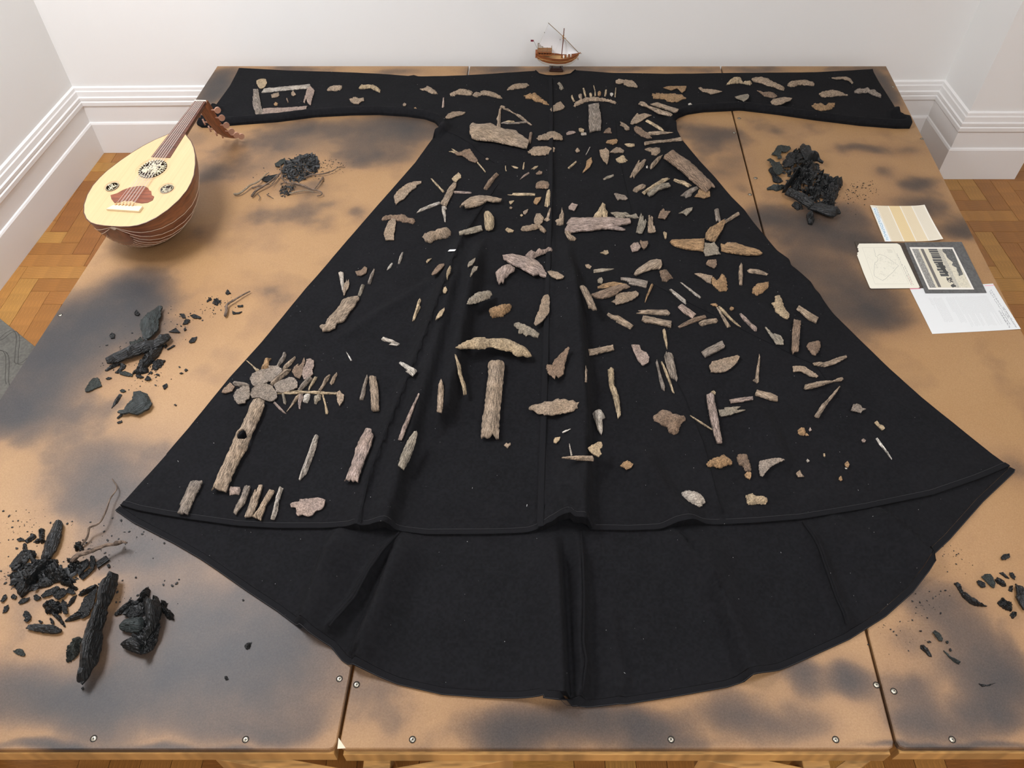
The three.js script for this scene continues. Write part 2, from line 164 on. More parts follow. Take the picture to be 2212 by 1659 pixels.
// fibrous bark / wood: u along the grain
const barkMap = dtex(512, 512, (i, j) => { const u = i / 512, v = j / 512; const f = tn(u, v, 6, 60) * 0.45 + tn2(u, v, 14, 50) * 0.3 + tn(u, v, 40, 40) * 0.25; const k = 0.22 + 1.12 * f + 0.12 * (tn2(u, v, 4, 5) - 0.5); return [k, k * 0.985, k * 0.96]; }, { rx: 11, ry: 19 });
const barkBump = dtex(512, 512, (i, j) => { const u = i / 512, v = j / 512; const f = tn(u, v, 5, 48) * 0.5 + tn2(u, v, 12, 60) * 0.35 + tn(u, v, 50, 50) * 0.15; return [f, f, f]; }, { srgb: false, rx: 11, ry: 19 });
const roughMap = dtex(512, 512, (i, j) => { const u = i / 512, v = j / 512; const f = tn(u, v, 26, 30) * 0.5 + tn2(u, v, 60, 60) * 0.3 + tn(u, v, 9, 8) * 0.2; const k = 0.47 + 0.66 * f; return [k, k * 0.98, k * 0.95]; }, { rx: 15, ry: 15 });
const roughBump = dtex(512, 512, (i, j) => { const u = i / 512, v = j / 512; const f = tn(u, v, 24, 30) * 0.6 + tn2(u, v, 60, 60) * 0.4; return [f, f, f]; }, { srgb: false, rx: 15, ry: 15 });
const BCOL = { g: 0xa0958a, t: 0xb3a08b, p: 0xb8a59b, o: 0xb79670, y: 0xccb898, d: 0x98826f, s: 0xc9c1b6, n: 0xa69d8d, w: 0xe6e1d8 };
const barkMats = {};
for (const k in BCOL) {
  barkMats[k + 'c'] = new THREE.MeshStandardMaterial({ color: BCOL[k], map: barkMap, bumpMap: barkBump, bumpScale: 0.0018, roughness: 0.92, vertexColors: true });
  barkMats[k + 'r'] = new THREE.MeshStandardMaterial({ color: BCOL[k], map: roughMap, bumpMap: roughBump, bumpScale: 0.0022, roughness: 0.95, vertexColors: true });
}
const coalMats = {
  kc: new THREE.MeshStandardMaterial({ color: 0x15191b, map: barkMap, bumpMap: barkBump, bumpScale: 0.003, roughness: 0.48, vertexColors: true }),
  kr: new THREE.MeshStandardMaterial({ color: 0x14181a, map: roughMap, bumpMap: roughBump, bumpScale: 0.004, roughness: 0.45, vertexColors: true }),
  Kc: new THREE.MeshStandardMaterial({ color: 0x2e3737, map: barkMap, bumpMap: barkBump, bumpScale: 0.002, roughness: 0.66, vertexColors: true }),
  Kr: new THREE.MeshStandardMaterial({ color: 0x363d3a, map: roughMap, bumpMap: roughBump, bumpScale: 0.004, roughness: 0.8, vertexColors: true }),
};
const wallMat = std(0xf1f1ee, 0.92), skirtMat = std(0xf0efec, 0.5), ceilMat = std(0xf2f2f0, 0.95);
const grainMap = dtex(512, 256, (i, j) => { const u = i / 512, v = j / 256; const f = tn(u, v, 5, 40) * 0.5 + tn2(u, v, 22, 60) * 0.35 + tn(u, v, 3, 8) * 0.15; const k = 0.62 + 0.5 * f; return [k, k * 0.97, k * 0.92]; }, { rx: 3, ry: 5 });
const pine = new THREE.MeshStandardMaterial({ color: 0xd0a668, map: grainMap, roughness: 0.75 });
const oakMats = [0xb98345, 0xad783d, 0xc18d4b, 0xa46d38, 0xc4944f, 0xb17a3f].map((c) => new THREE.MeshStandardMaterial({ color: c, map: grainMap, roughness: 0.36 }));
const steel = std(0xb9b4a4, 0.35, { metalness: 0.9 }), darkHole = std(0x14120f, 0.9);

// ---------------------------------------------------------------- room
const LW = (z) => -2.221 - 0.062 * (z + 3.70);           // left wall runs slightly askew, like the platform
const XL = LW(3), ZB = (x) => -3.70 - 0.0155 * (x + 2.22); // back wall
const ZF = 2.6, XR = 3.4;
{
  const fl = new THREE.Group(); fl.name = 'floor'; fl.userData.kind = 'structure'; scene.add(fl);
  mesh('subfloor', box(XR + 3.4, 0.1, ZF + 4.4, (XR - 3.0) / 2, -0.061, (ZF - 4.2) / 2), std(0x3a2615, 0.9), fl);
  // herringbone oak blocks, laid square to the room; singles where the photograph shows the floor
  const W = 0.085, L = 0.34, T = 0.011, hb = rbox(L - 0.0012, T, W - 0.0012, L / 2, -T / 2, W / 2, 0.0008), vb = hb.clone();
  vb.rotateY(-Math.PI / 2); vb.translate(W, 0, 0);
  const zone = (x, z) => x < LW(z) + 0.72 && x > LW(z) - 0.1 && z < -2.0 ? 0 : x > 1.62 && x < 2.7 && z < -1.75 && z > -3.5 ? 1 : Math.abs(x) < 1.5 && z > -0.78 && z < -0.46 ? 2 : 3;
  const rest = [], room = [100, 125, 74, 0];
  for (let j = -16; j < 17; j++) for (let i = -70; i < 70; i++) for (const kind of [0, 1]) {
    const x = i * W + j * 2 * L, z = i * W - 1.2 + (kind ? W : 0), cx = x + (kind ? W / 2 : L / 2), cz = z + (kind ? L / 2 : W / 2);
    if (cx < -2.75 || cx > XR - 0.1 || cz < -3.85 || cz > ZF - 0.1) continue;
    if (room[zone(cx, cz)]-- > 0) { const b = mesh('parquet_block', kind ? vb : hb, oakMats[Math.floor(rnd() * 6)], fl); b.position.set(x, (rnd() - 0.5) * 0.0006, z); }
    else if (cx > -2.6) { const g = (kind ? vb : hb).clone(); g.translate(x, 0, z); rest.push(g); }
  }
  const far = mesh('parquet_blocks', merge(rest), oakMats[0], fl); far.userData.kind = 'stuff';
  // walls with thickness
  const wallP = (poly, h, name) => struct(name, prism(poly, -0.05, h, 0.0005), wallMat);
  wallP([[-2.6, ZB(-2.6)], [XR + 0.2, ZB(XR + 0.2)], [XR + 0.2, -4.1], [-2.6, -4.1]], CEIL, 'wall_back');
  wallP([[LW(-3.95), -3.95], [LW(ZF + 0.2), ZF + 0.2], [-3.0, ZF + 0.2], [-3.0, -3.95]], CEIL, 'wall_left');
  wallP([[XR, -4.0], [XR, ZF + 0.2], [XR + 0.2, ZF + 0.2], [XR + 0.2, -4.0]], CEIL, 'wall_right');
  wallP([[-3.0, ZF], [XR + 0.2, ZF], [XR + 0.2, ZF + 0.2], [-3.0, ZF + 0.2]], CEIL, 'wall_front');
  struct('ceiling', box(XR + 3.4, 0.15, ZF + 4.4, (XR - 3.0) / 2, CEIL + 0.075, (ZF - 4.2) / 2), ceilMat);
  // chimney-like pier standing out of the back wall
  const PX0 = 2.215, PX1 = 2.565, PZ = -3.455;
  wallP([[PX0, PZ], [PX1, PZ], [PX1, -3.9], [PX0, -3.9]], CEIL, 'wall_pier');
  // moulded skirting: one profile (offset from the wall, height) swept along each run
  const prof = [[0, 0], [0.030, 0], [0.030, 0.165], [0.026, 0.173], [0.020, 0.176], [0.020, 0.258], [0.023, 0.263], [0.027, 0.268], [0.027, 0.286], [0.022, 0.291], [0.024, 0.297], [0.024, 0.309], [0.018, 0.314], [0.016, 0.338], [0.012, 0.343], [0.010, 0.356], [0, 0.362]];
  const run = (name, pts) => {      // pts: wall line, room on the left-hand side when walking along it
    const pos = [], n = pts.length, off = [];
    for (let i = 0; i < n; i++) {
      const d = (a, b) => { const l = Math.hypot(b[0] - a[0], b[1] - a[1]); return [(b[0] - a[0]) / l, (b[1] - a[1]) / l]; };
      const d1 = i ? d(pts[i - 1], pts[i]) : d(pts[0], pts[1]), d2 = i < n - 1 ? d(pts[i], pts[i + 1]) : d1;
      const n1 = [d1[1], -d1[0]], n2 = [d2[1], -d2[0]], k = 1 + n1[0] * n2[0] + n1[1] * n2[1];
      off.push([(n1[0] + n2[0]) / k, (n1[1] + n2[1]) / k]);
    }
    for (let i = 0; i < n - 1; i++) for (let k = 0; k < prof.length - 1; k++) {
      const at = (q, m) => [pts[q][0] + off[q][0] * prof[m][0], prof[m][1], pts[q][1] + off[q][1] * prof[m][0]];
      const a = at(i, k), b = at(i + 1, k), c = at(i + 1, k + 1), e = at(i, k + 1);
      pos.push(...a, ...c, ...b, ...a, ...e, ...c);
    }
    const g = new THREE.BufferGeometry(); g.setAttribute('position', new THREE.Float32BufferAttribute(pos, 3));
    g.setAttribute('uv', new THREE.Float32BufferAttribute(new Array(pos.length / 3 * 2).fill(0), 2)); g.computeVertexNormals();
    return struct(name, g, skirtMat);
  };
  run('baseboard_left', [[LW(-3.70), -3.701], [LW(ZF), ZF]]);
  run('baseboard_back', [[PX0, ZB(PX0)], [LW(-3.70), -3.701]]);
  run('baseboard_pier', [[PX1, -3.76], [PX1, PZ], [PX0, PZ], [PX0, ZB(PX0)]]);
  run('baseboard_right', [[XR, ZF], [XR, ZB(XR)], [PX1, ZB(PX1)]]);
}
// ceiling lamps out of view: frame, glowing diffuser and the light it gives
for (const [x, z, w, d, I, label] of LAMPS) {
  const t = thing('ceiling_light', label, 'lamp', [x, CEIL - 0.06, z]);
  mesh('frame', merge([rbox(w + 0.04, 0.06, 0.02, 0, 0.03, -d / 2 - 0.01), rbox(w + 0.04, 0.06, 0.02, 0, 0.03, d / 2 + 0.01), rbox(0.02, 0.06, d, -w / 2 - 0.01, 0.03, 0), rbox(0.02, 0.06, d, w / 2 + 0.01, 0.03, 0)]), std(0xffffff, 0.5), t);
  mesh('diffuser', box(w, 0.008, d, 0, 0.012, 0), new THREE.MeshStandardMaterial({ color: 0xffffff, emissive: 0xf8f9ff, emissiveIntensity: 1.2 }), t);
  const l = new THREE.RectAreaLight(0xf8f9ff, I, w, d); l.position.set(0, 0.002, 0); l.rotation.x = -Math.PI / 2; l.castShadow = true; t.add(l);
}

// ---------------------------------------------------------------- platform of three scorched boards
const edge = (a, b, z) => a[0] + (b[0] - a[0]) * (z - a[1]) / (b[1] - a[1]);
const EDGES = [[[-1.434, -3.63], [-1.606, -0.513]], [[-0.207, -3.63], [-0.379, -0.513]], [[1.013, -3.63], [0.834, -0.513]], [[1.82, -3.63], [1.57, -0.513]]];
{
  const labels = ['scorched brown board under the lute and charcoal heaps', 'scorched middle board lying beneath most of the black robe', 'scorched narrow board under the papers and the tall charcoal heap'];
  const mats = [0, 1, 2].map((k) => {
    const x0 = Math.min(EDGES[k][0][0], EDGES[k][1][0]) - 0.01, x1 = Math.max(EDGES[k + 1][0][0], EDGES[k + 1][1][0]) + 0.01, z0 = -3.64, z1 = -0.50;
    const w = Math.round((x1 - x0) / 0.0019), h = 1648, mine = SCORCH.filter(([x, , r]) => x + 3 * r > x0 && x - 3 * r < x1);
    const g = seeded(40 + k);
    const map = dtex(w, h, (i, j) => {
      const x = x0 + (i + 0.5) / w * (x1 - x0), z = z0 + (j + 0.5) / h * (z1 - z0);
      const wx = x + 0.04 * fbm(x * 4, z * 4, 1), wz = z + 0.04 * fbm(x * 5, z * 5, 8);
      let s = 0;
      for (const [bx, bz, rx, rz, a] of mine) { const dx = (wx - bx) / rx, dz = (wz - bz) / rz, q = dx * dx + dz * dz; if (q < 8) s += a * Math.exp(-q * 0.62) * (1 + 0.7 * fbm(x * 6, z * 6, 3)); }
      const cloud = Math.max(0, fbm(x * 3.1 + 7, z * 3.1, 31) + 0.35 * fbm(x * 9, z * 9, 33) - 0.02); s += 0.62 * cloud;
      s = cl(1 - Math.exp(-s * 1.6)); s = cl(s + (g() - 0.5) * 0.05 * (0.4 + s));
      const t = 0.5 + 0.5 * fbm(x * 2.2, z * 2.2, 20), gr = (g() - 0.5) * 0.045 + (ns(x * 240, z * 240) * 0.02);
      // board tan -> browned -> soot
      const near = 0.5 + 0.5 * fbm(x * 1.1, z * 1.1, 44);
      let r = 0.588 + 0.075 * t, gg = 0.455 + 0.08 * t - 0.02 * near, b = 0.280 + 0.09 * t;
      const br = cl(s * 2.0), so = cl((s - 0.2) / 0.7); 
      r += (0.40 - r) * br * 0.62; gg += (0.295 - gg) * br * 0.62; b += (0.225 - b) * br * 0.62;
      r += (0.145 - r) * so * 0.95; gg += (0.15 - gg) * so * 0.95; b += (0.165 - b) * so * 0.95;
      return [r + gr, gg + gr, b + gr];
    }, { wrap: false });
    map.wrapS = map.wrapT = THREE.ClampToEdgeWrapping;
    const m = new THREE.MeshStandardMaterial({ map, roughness: 0.5 });
    return [m, (x, z) => [(x - x0) / (x1 - x0), (z - z0) / (z1 - z0)]];
  });
  const core = std(0xb98f5c, 0.85);
  const screwG = new THREE.LatheGeometry([[0, 0.0012], [0.0035, 0.0012], [0.0052, 0.0004], [0.006, -0.001]].map(([a, b]) => new THREE.Vector2(a, b)), 18);
  const slotG = merge([box(0.0062, 0.0006, 0.0013, 0, 0.0013, 0), box(0.0013, 0.0006, 0.0062, 0, 0.0013, 0)]);
  const ringG = new THREE.RingGeometry(0.0058, 0.0076, 18); ringG.rotateX(-Math.PI / 2); ringG.translate(0, 0.0002, 0);
  for (let k = 0; k < 3; k++) {
    const t = thing('scorched_board', labels[k], 'board', [0, 0, 0]);
    const [a, b] = EDGES[k], [c, d] = EDGES[k + 1], gp = 0.0035, x = (e, f, z, o) => [edge(e, f, z) + o, z];
    const zb = -3.63, zf = -0.513 + [0.0015, 0, -0.0015][k], rc = 0.014;
    const poly = [x(a, b, zb, gp), x(c, d, zb, -gp), x(c, d, zf - rc, -gp), [edge(c, d, zf) - gp - rc * 0.3, zf - rc * 0.3], x(c, d, zf, -gp - rc), x(a, b, zf, gp + rc), [edge(a, b, zf) + gp + rc * 0.3, zf - rc * 0.3], x(a, b, zf - rc, gp)];
    const top = prism(poly, H - 0.018, H + [0.0008, 0, 0.0004][k], 0.0025), uv = top.attributes.uv, [m, map] = mats[k];
    for (let i = 0; i < uv.count; i++) { const q = map(uv.getX(i), uv.getY(i)); uv.setXY(i, q[0], q[1]); }
    mesh('board', top, m, t);
    for (const [sx, sz] of SCREWS) if (sx > edge(a, b, sz) && sx < edge(c, d, sz)) {
      const s = mesh('screw', screwG, steel, t); s.position.set(sx, H + 0.001, sz); s.rotation.y = rnd() * 3;
      mesh('cross_slot', slotG, darkHole, s); mesh('burnt_rim', ringG, darkHole, s);
    }
  }
  mesh('torn_corner', prism(TORN, H + 0.0002, H + 0.0012, 0.0003), std(0xd9cdb4, 0.85), scene.getObjectByName('scorched_board_001'));
  // timber frame below
  const f = thing('platform_frame', 'yellow pine frame carrying the scorched boards', 'frame', [0, 0, 0]);
  const y1 = H - 0.0185, bar = (x0, z0, x1, z1, w, yt, yb) => { const l = Math.hypot(x1 - x0, z1 - z0), nx = -(z1 - z0) / l * w / 2, nz = (x1 - x0) / l * w / 2; return prism([[x0 + nx, z0 + nz], [x1 + nx, z1 + nz], [x1 - nx, z1 - nz], [x0 - nx, z0 - nz]], yb, yt, 0.002); };
  for (const [k, off] of [[0, 0.002], [1, 0.004], [2, 0.001]]) mesh('front_rail', bar(edge(...EDGES[k], -0.53) + 0.01, -0.533 + off, edge(...EDGES[k + 1], -0.53) - 0.01, -0.533 + off, 0.045, y1, y1 - 0.045), pine, f);
  for (const k of [0, 1, 2]) mesh('back_rail', bar(edge(...EDGES[k], -3.58) + 0.02, -3.58, edge(...EDGES[k + 1], -3.58) - 0.02, -3.58, 0.045, y1, y1 - 0.045), pine, f);
  for (const [k, o] of [[0, 0.03], [1, -0.03], [1, 0.03], [2, -0.03], [2, 0.03], [3, -0.03]]) mesh('side_rail', bar(edge(...EDGES[k], -3.55) + o, -3.55, edge(...EDGES[k], -0.56) + o, -0.56, 0.04, y1, y1 - 0.045), pine, f);
  for (const [px, apex, ex, dz] of [[-0.66, -0.32, 0.0, 0.036], [0.42, 0.70, 0.80, 0.036]]) {   // V-shaped braces peeping out under the front edge
    mesh('brace', bar(px, -0.525, apex, -0.505 + dz, 0.028, y1 - 0.05, y1 - 0.115), pine, f);
    mesh('brace', bar(apex, -0.505 + dz, ex, -0.525, 0.028, y1 - 0.05, y1 - 0.115), pine, f);
  }
  for (const [lx, lz] of [[-0.30, -0.50], [0.675, -0.495], [-1.45, -0.62], [1.45, -0.62], [-1.3, -3.4], [1.7, -3.4], [0.1, -2.0], [-0.2, -3.4], [0.95, -3.4]]) mesh('post', prism([[lx - 0.03, lz - 0.03], [lx + 0.03, lz - 0.03], [lx + 0.03, lz + 0.03], [lx - 0.03, lz + 0.03]], 0.001, y1 - 0.046, 0.002), pine, f);
}

// ---------------------------------------------------------------- the black robe
function foldField(F) {
  const pre = F.map(([p, a, wl, wr]) => { let x0 = 9, x1 = -9, z0 = 9, z1 = -9; for (const [x, z] of p) { x0 = Math.min(x0, x); x1 = Math.max(x1, x); z0 = Math.min(z0, z); z1 = Math.max(z1, z); } const m = 3 * Math.max(wl, wr); return { p, a, wl, wr, x0: x0 - m, x1: x1 + m, z0: z0 - m, z1: z1 + m }; });
  return (x, z) => {
    let h = 0;
    for (const f of pre) {
      if (x < f.x0 || x > f.x1 || z < f.z0 || z > f.z1) continue;
      let bd = 1e9, sg = 1, run = 0, tot = 0, at = 0;
      for (let i = 0; i < f.p.length - 1; i++) {
        const [ax, az] = f.p[i], [cx, cz] = f.p[i + 1], dx = cx - ax, dz = cz - az, L2 = dx * dx + dz * dz, L = Math.sqrt(L2), t = cl(((x - ax) * dx + (z - az) * dz) / L2);
        const ex = x - ax - dx * t, ez = z - az - dz * t, d = ex * ex + ez * ez;
        if (d < bd) { bd = d; sg = (dx * (z - az) - dz * (x - ax)) < 0 ? 1 : -1; at = run + t * L; }
        run += L;
      }
      tot = run; const d = Math.sqrt(bd), w = sg > 0 ? f.wr : f.wl;          // lines run toward the viewer: sg > 0 is the right-hand side
      h += f.a * Math.exp(-((d / w) ** 2)) * cl(at / (0.25 * tot) + 0.05) ;
    }
    return h;
  };
}
const ffold = foldField(FOLDS), bfold = foldField(BFOLDS);
const rumple = (x, z) => 0.0022 * (1 + fbm(x * 3.1, z * 3.1, 2)) + 0.0008 * ns(x * 14, z * 14, 4);
const sleeveRoll = (x, z) => { let h = 0; for (const s of SLEEVES) { const d = nearest(s, x, z, false)[2]; if (d < 0.05) h = Math.max(h, 0.024 * Math.sqrt(cl(1 - ((d - 0.021) / 0.0215) ** 2))); } return h; };
const frontH = (x, z) => 0.006 + rumple(x, z) + ffold(x, z) + (z < -2.55 ? sleeveRoll(x, z) : 0) + (z > -1.5 && inside(BACKP, x, z) ? 0.004 : 0);
const backH = (x, z) => 0.003 + rumple(x, z) * 0.7 + bfold(x, z);
// sheet over an outline: square grid whose rim vertices are drawn onto the outline, hanging down to the table at the rim
function sheet(P, cell, hf, base, drop) {
  let x0 = 9, x1 = -9, z0 = 9, z1 = -9; for (const [x, z] of P) { x0 = Math.min(x0, x); x1 = Math.max(x1, x); z0 = Math.min(z0, z); z1 = Math.max(z1, z); }
  x0 -= cell; z0 -= cell; const nx = Math.ceil((x1 - x0) / cell) + 2, nz = Math.ceil((z1 - z0) / cell) + 2, IN = new Uint8Array(nx * nz), vid = new Int32Array(nx * nz).fill(-1);
  for (let j = 0; j < nz; j++) for (let i = 0; i < nx; i++) IN[j * nx + i] = inside(P, x0 + i * cell, z0 + j * cell) ? 1 : 0;
  const pos = [], uv = [], idx = [], add = (x, z) => { pos.push(x, base + hf(x, z), z); uv.push(x, z); return pos.length / 3 - 1; };
  const vert = (i, j) => { const k = j * nx + i; if (vid[k] >= 0) return vid[k]; let x = x0 + i * cell, z = z0 + j * cell; if (!IN[k]) { const q = nearest(P, x, z); x = q[0]; z = q[1]; } return vid[k] = add(x, z); };
  const edges = new Map();
  const tri = (a, b, c) => { idx.push(a, b, c); for (const [p, q] of [[a, b], [b, c], [c, a]]) { const k = q * 1e7 + p; if (edges.has(k)) edges.delete(k); else edges.set(p * 1e7 + q, [p, q]); } };
  for (let j = 0; j < nz - 1; j++) for (let i = 0; i < nx - 1; i++) {
    const n = IN[j * nx + i] + IN[j * nx + i + 1] + IN[(j + 1) * nx + i] + IN[(j + 1) * nx + i + 1];
    if (n < 1) continue; const a = vert(i, j), b = vert(i + 1, j), c = vert(i + 1, j + 1), d = vert(i, j + 1);
    tri(a, d, b); tri(b, d, c);
  }
  if (drop !== null) for (const [p, q] of [...edges.values()]) {      // rim
    const A = add(pos[p * 3], pos[p * 3 + 2]), B = add(pos[q * 3], pos[q * 3 + 2]), C = add(pos[q * 3], pos[q * 3 + 2]), D = add(pos[p * 3], pos[p * 3 + 2]);
    pos[C * 3 + 1] = Math.max(drop, pos[C * 3 + 1] - 0.03); pos[D * 3 + 1] = Math.max(drop, pos[D * 3 + 1] - 0.03); idx.push(A, C, B, A, D, C);
  }
  const g = new THREE.BufferGeometry(); g.setAttribute('position', new THREE.Float32BufferAttribute(pos, 3)); g.setAttribute('uv', new THREE.Float32BufferAttribute(uv, 2)); g.setIndex(idx); g.computeVertexNormals(); return g;
}
const weave = dtex(256, 256, (i, j) => { const k = 0.5 + 0.25 * (((i >> 1) + (j >> 1)) % 2 ? 1 : -1) + (tn(i / 256, j / 256, 60, 60) - 0.5) * 0.5; return [k, k, k]; }, { srgb: false, rx: 14, ry: 14 });
const clothMap = dtex(256, 256, (i, j) => { const k = 0.8 + 0.4 * (tn(i / 256, j / 256, 64, 64) - 0.5) + 0.15 * (tn2(i / 256, j / 256, 6, 6) - 0.5); return [k, k, k]; }, { srgb: false, rx: 3, ry: 3 });
const cloth = new THREE.MeshPhysicalMaterial({ color: lin(0.0106, 0.0107, 0.0121), map: clothMap, bumpMap: weave, bumpScale: 0.0003, roughness: 0.95, sheen: 0.1, sheenRoughness: 0.6, sheenColor: lin(0.05, 0.05, 0.055), specularIntensity: 0.25, side: THREE.DoubleSide });
const clothEdge = new THREE.MeshPhysicalMaterial({ color: lin(0.0090, 0.0091, 0.0103), bumpMap: weave, bumpScale: 0.0003, roughness: 0.95, specularIntensity: 0.25 });
const thread = std(lin(0.032, 0.032, 0.034), 0.8);
{
  const robe = thing('robe', 'huge black long-sleeved robe spread flat across the scorched boards', 'robe', [0, 0, 0]);
  mesh('front_panel', sheet(FRONT, 0.0125, frontH, H, H + 0.0014), cloth, robe).userData.label = 'black front of the robe with sleeves';
  mesh('back_panel', sheet(BACKP, 0.0115, backH, H, H + 0.0012), cloth, robe).userData.label = 'longer back layer showing below the front hem';
  const dens = (P, s) => { const o = []; for (let i = 0; i < P.length - 1; i++) { const [a, b] = P[i], [c, d] = P[i + 1], n = Math.max(1, Math.round(Math.hypot(c - a, d - b) / s)); for (let k = 0; k < n; k++) o.push([a + (c - a) * k / n, b + (d - b) * k / n]); } o.push(P[P.length - 1]); return o; };
  const line = (P, hf, r, lift, s = 0.02) => { const q = dens(P, s).map(([x, z]) => V(x, H + hf(x, z) + lift, z)); return tube(q, r, q.length * 2, 5); };
  // turned hems: a flat band along the rim, a row of stitches above it
  const band = (P, hf, w, side, lift) => { const q = dens(P, 0.015), pos = [], idx = []; const rows = [0.0008, 0.003, w - 0.002, w];
    q.forEach(([x, z], i) => { const [ax, az] = q[Math.max(0, i - 1)], [bx, bz] = q[Math.min(q.length - 1, i + 1)], l = Math.hypot(bx - ax, bz - az), nx = -(bz - az) / l * side, nz = (bx - ax) / l * side; rows.forEach((o, k) => { const X = x + nx * o, Z = z + nz * o; pos.push(X, H + hf(X, Z) + (k === 0 ? 0.0006 : k === 3 ? 0.0002 : lift), Z); }); });
    for (let i = 0; i < q.length - 1; i++) for (let k = 0; k < 3; k++) { const a = i * 4 + k, b = a + 4; idx.push(a, b, a + 1, b, b + 1, a + 1); }
    const g = new THREE.BufferGeometry(); g.setAttribute('position', new THREE.Float32BufferAttribute(pos, 3)); g.setAttribute('uv', new THREE.Float32BufferAttribute(pos.flatMap((v, i) => i % 3 === 1 ? [] : [v]), 2)); g.setIndex(idx); g.computeVertexNormals(); return g; };
  const eMat = clothEdge.clone(); eMat.side = THREE.DoubleSide;
  const offs = (P, o, side) => dens(P, 0.02).map((p, i, q) => { const [ax, az] = q[Math.max(0, i - 1)], [bx, bz] = q[Math.min(q.length - 1, i + 1)], l = Math.hypot(bx - ax, bz - az); return [p[0] - (bz - az) / l * side * o, p[1] + (bx - ax) / l * side * o]; });
  const fh = mesh('front_hem', band(FHEM, frontH, 0.016, 1, 0.0009), eMat, robe), bh = mesh('back_hem', band(BHEM, backH, 0.017, 1, 0.0009), eMat, robe);
  mesh('stitching', line(offs(FHEM, 0.0145, 1), frontH, 0.0005, 0.0014), thread, fh); mesh('stitching', line(offs(BHEM, 0.0155, 1), backH, 0.0005, 0.0014), thread, bh);
  // centre placket: raised welt whose right edge drops away
  { const q = dens(PLACKET, 0.02), pos = [], idx = [], rows = [[-0.018, 0.0006], [-0.014, 0.004], [-0.003, 0.0065], [0.0, 0.006], [0.001, -0.006]];
    q.forEach(([x, z]) => rows.forEach(([o, y]) => pos.push(x + o, H + frontH(x - 0.008, z) + y, z)));
    for (let i = 0; i < q.length - 1; i++) for (let k = 0; k < 4; k++) { const a = i * 5 + k, b = a + 5; idx.push(a, b, a + 1, b, b + 1, a + 1); }
    const g = new THREE.BufferGeometry(); g.setAttribute('position', new THREE.Float32BufferAttribute(pos, 3)); g.setAttribute('uv', new THREE.Float32BufferAttribute(pos.flatMap((v, i) => i % 3 === 1 ? [] : [v]), 2)); g.setIndex(idx); g.computeVertexNormals();
    mesh('centre_placket', g, eMat, robe); }
  mesh('neckband', line(NECK, frontH, 0.003, 0.001), clothEdge, robe);
  for (const s of SEAMS) mesh('seam', line(s, frontH, 0.0014, 0.0006), clothEdge, robe);
  for (const s of BSEAMS) mesh('seam', line(s, backH, 0.0035, 0.0015), clothEdge, robe);
  for (const s of SIDES) mesh('side_edge', line(s, frontH, 0.0022, -0.0015), clothEdge, robe);
  // lint
  const g = new THREE.IcosahedronGeometry(0.0009, 0), n = 520, im = new THREE.InstancedMesh(g, std(0x9a9a98, 0.9), n), mt = new THREE.Matrix4(), r = seeded(91); let k = 0;
  while (k < n) { const x = -1.4 + r() * 3, z = -3.6 + r() * 3.1, f = inside(FRONT, x, z), b = !f && inside(BACKP, x, z); if (!f && !b) continue; const s = 0.35 + r() * r() * 1.3; mt.makeRotationY(r() * 6).scale(V(s * (r() < 0.12 ? 3.5 : 1), s * 0.6, s)).setPosition(x, H + (f ? frontH : backH)(x, z) + 0.0005, z); im.setMatrixAt(k++, mt); }
  im.name = 'lint'; im.castShadow = im.receiveShadow = true; im.userData.kind = 'stuff'; robe.add(im);
}
const groundAt = (x, z) => inside(FRONT, x, z) ? frontH(x, z) : inside(BACKP, x, z) ? backH(x, z) : 0;

// ---------------------------------------------------------------- irregular flat pieces: bark, splinters, charcoal
function delaunay(P) {
  let x0 = 1e9, x1 = -1e9, y0 = 1e9, y1 = -1e9; for (const [x, y] of P) { x0 = Math.min(x0, x); x1 = Math.max(x1, x); y0 = Math.min(y0, y); y1 = Math.max(y1, y); }
  const d = Math.max(x1 - x0, y1 - y0) * 20, cx = (x0 + x1) / 2, cy = (y0 + y1) / 2, n = P.length, Q = [...P, [cx - d, cy - d], [cx, cy + d], [cx + d, cy - d]];
  const circ = (a, b, c) => { const [ax, ay] = Q[a], [bx, by] = Q[b], [ex, ey] = Q[c], D = 2 * (ax * (by - ey) + bx * (ey - ay) + ex * (ay - by)), A = ax * ax + ay * ay, B = bx * bx + by * by, C = ex * ex + ey * ey, ux = (A * (by - ey) + B * (ey - ay) + C * (ay - by)) / D, uy = (A * (ex - bx) + B * (ax - ex) + C * (bx - ax)) / D; return [a, b, c, ux, uy, (ax - ux) ** 2 + (ay - uy) ** 2]; };
  const order = [...P.keys()].sort((a, b) => P[a][0] - P[b][0]); let open = [circ(n, n + 1, n + 2)]; const done = [];
  for (const i of order) {
    const [x, y] = Q[i], E = new Map(), keep = [];
    for (const t of open) {
      const dx = x - t[3]; if (dx > 0 && dx * dx > t[5]) { done.push(t); continue; }
      if (dx * dx + (y - t[4]) ** 2 - t[5] > 1e-14) { keep.push(t); continue; }
      for (const [a, b] of [[t[0], t[1]], [t[1], t[2]], [t[2], t[0]]]) { const k = a < b ? a * 100000 + b : b * 100000 + a; E.set(k, E.has(k) ? null : [a, b]); }
    }
    for (const e of E.values()) if (e) keep.push(circ(e[0], e[1], i));
    open = keep;
  }
  return [...done, ...open].filter((t) => t[0] < n && t[1] < n && t[2] < n).map((t) => t.slice(0, 3));
}
function decode(a) { const o = []; let x = 0, z = 0; for (let i = 0; i < a.length; i += 2) { x += a[i]; z += a[i + 1]; o.push([x / 1000, z / 1000]); } return o; }
let pieceSeed = 100;
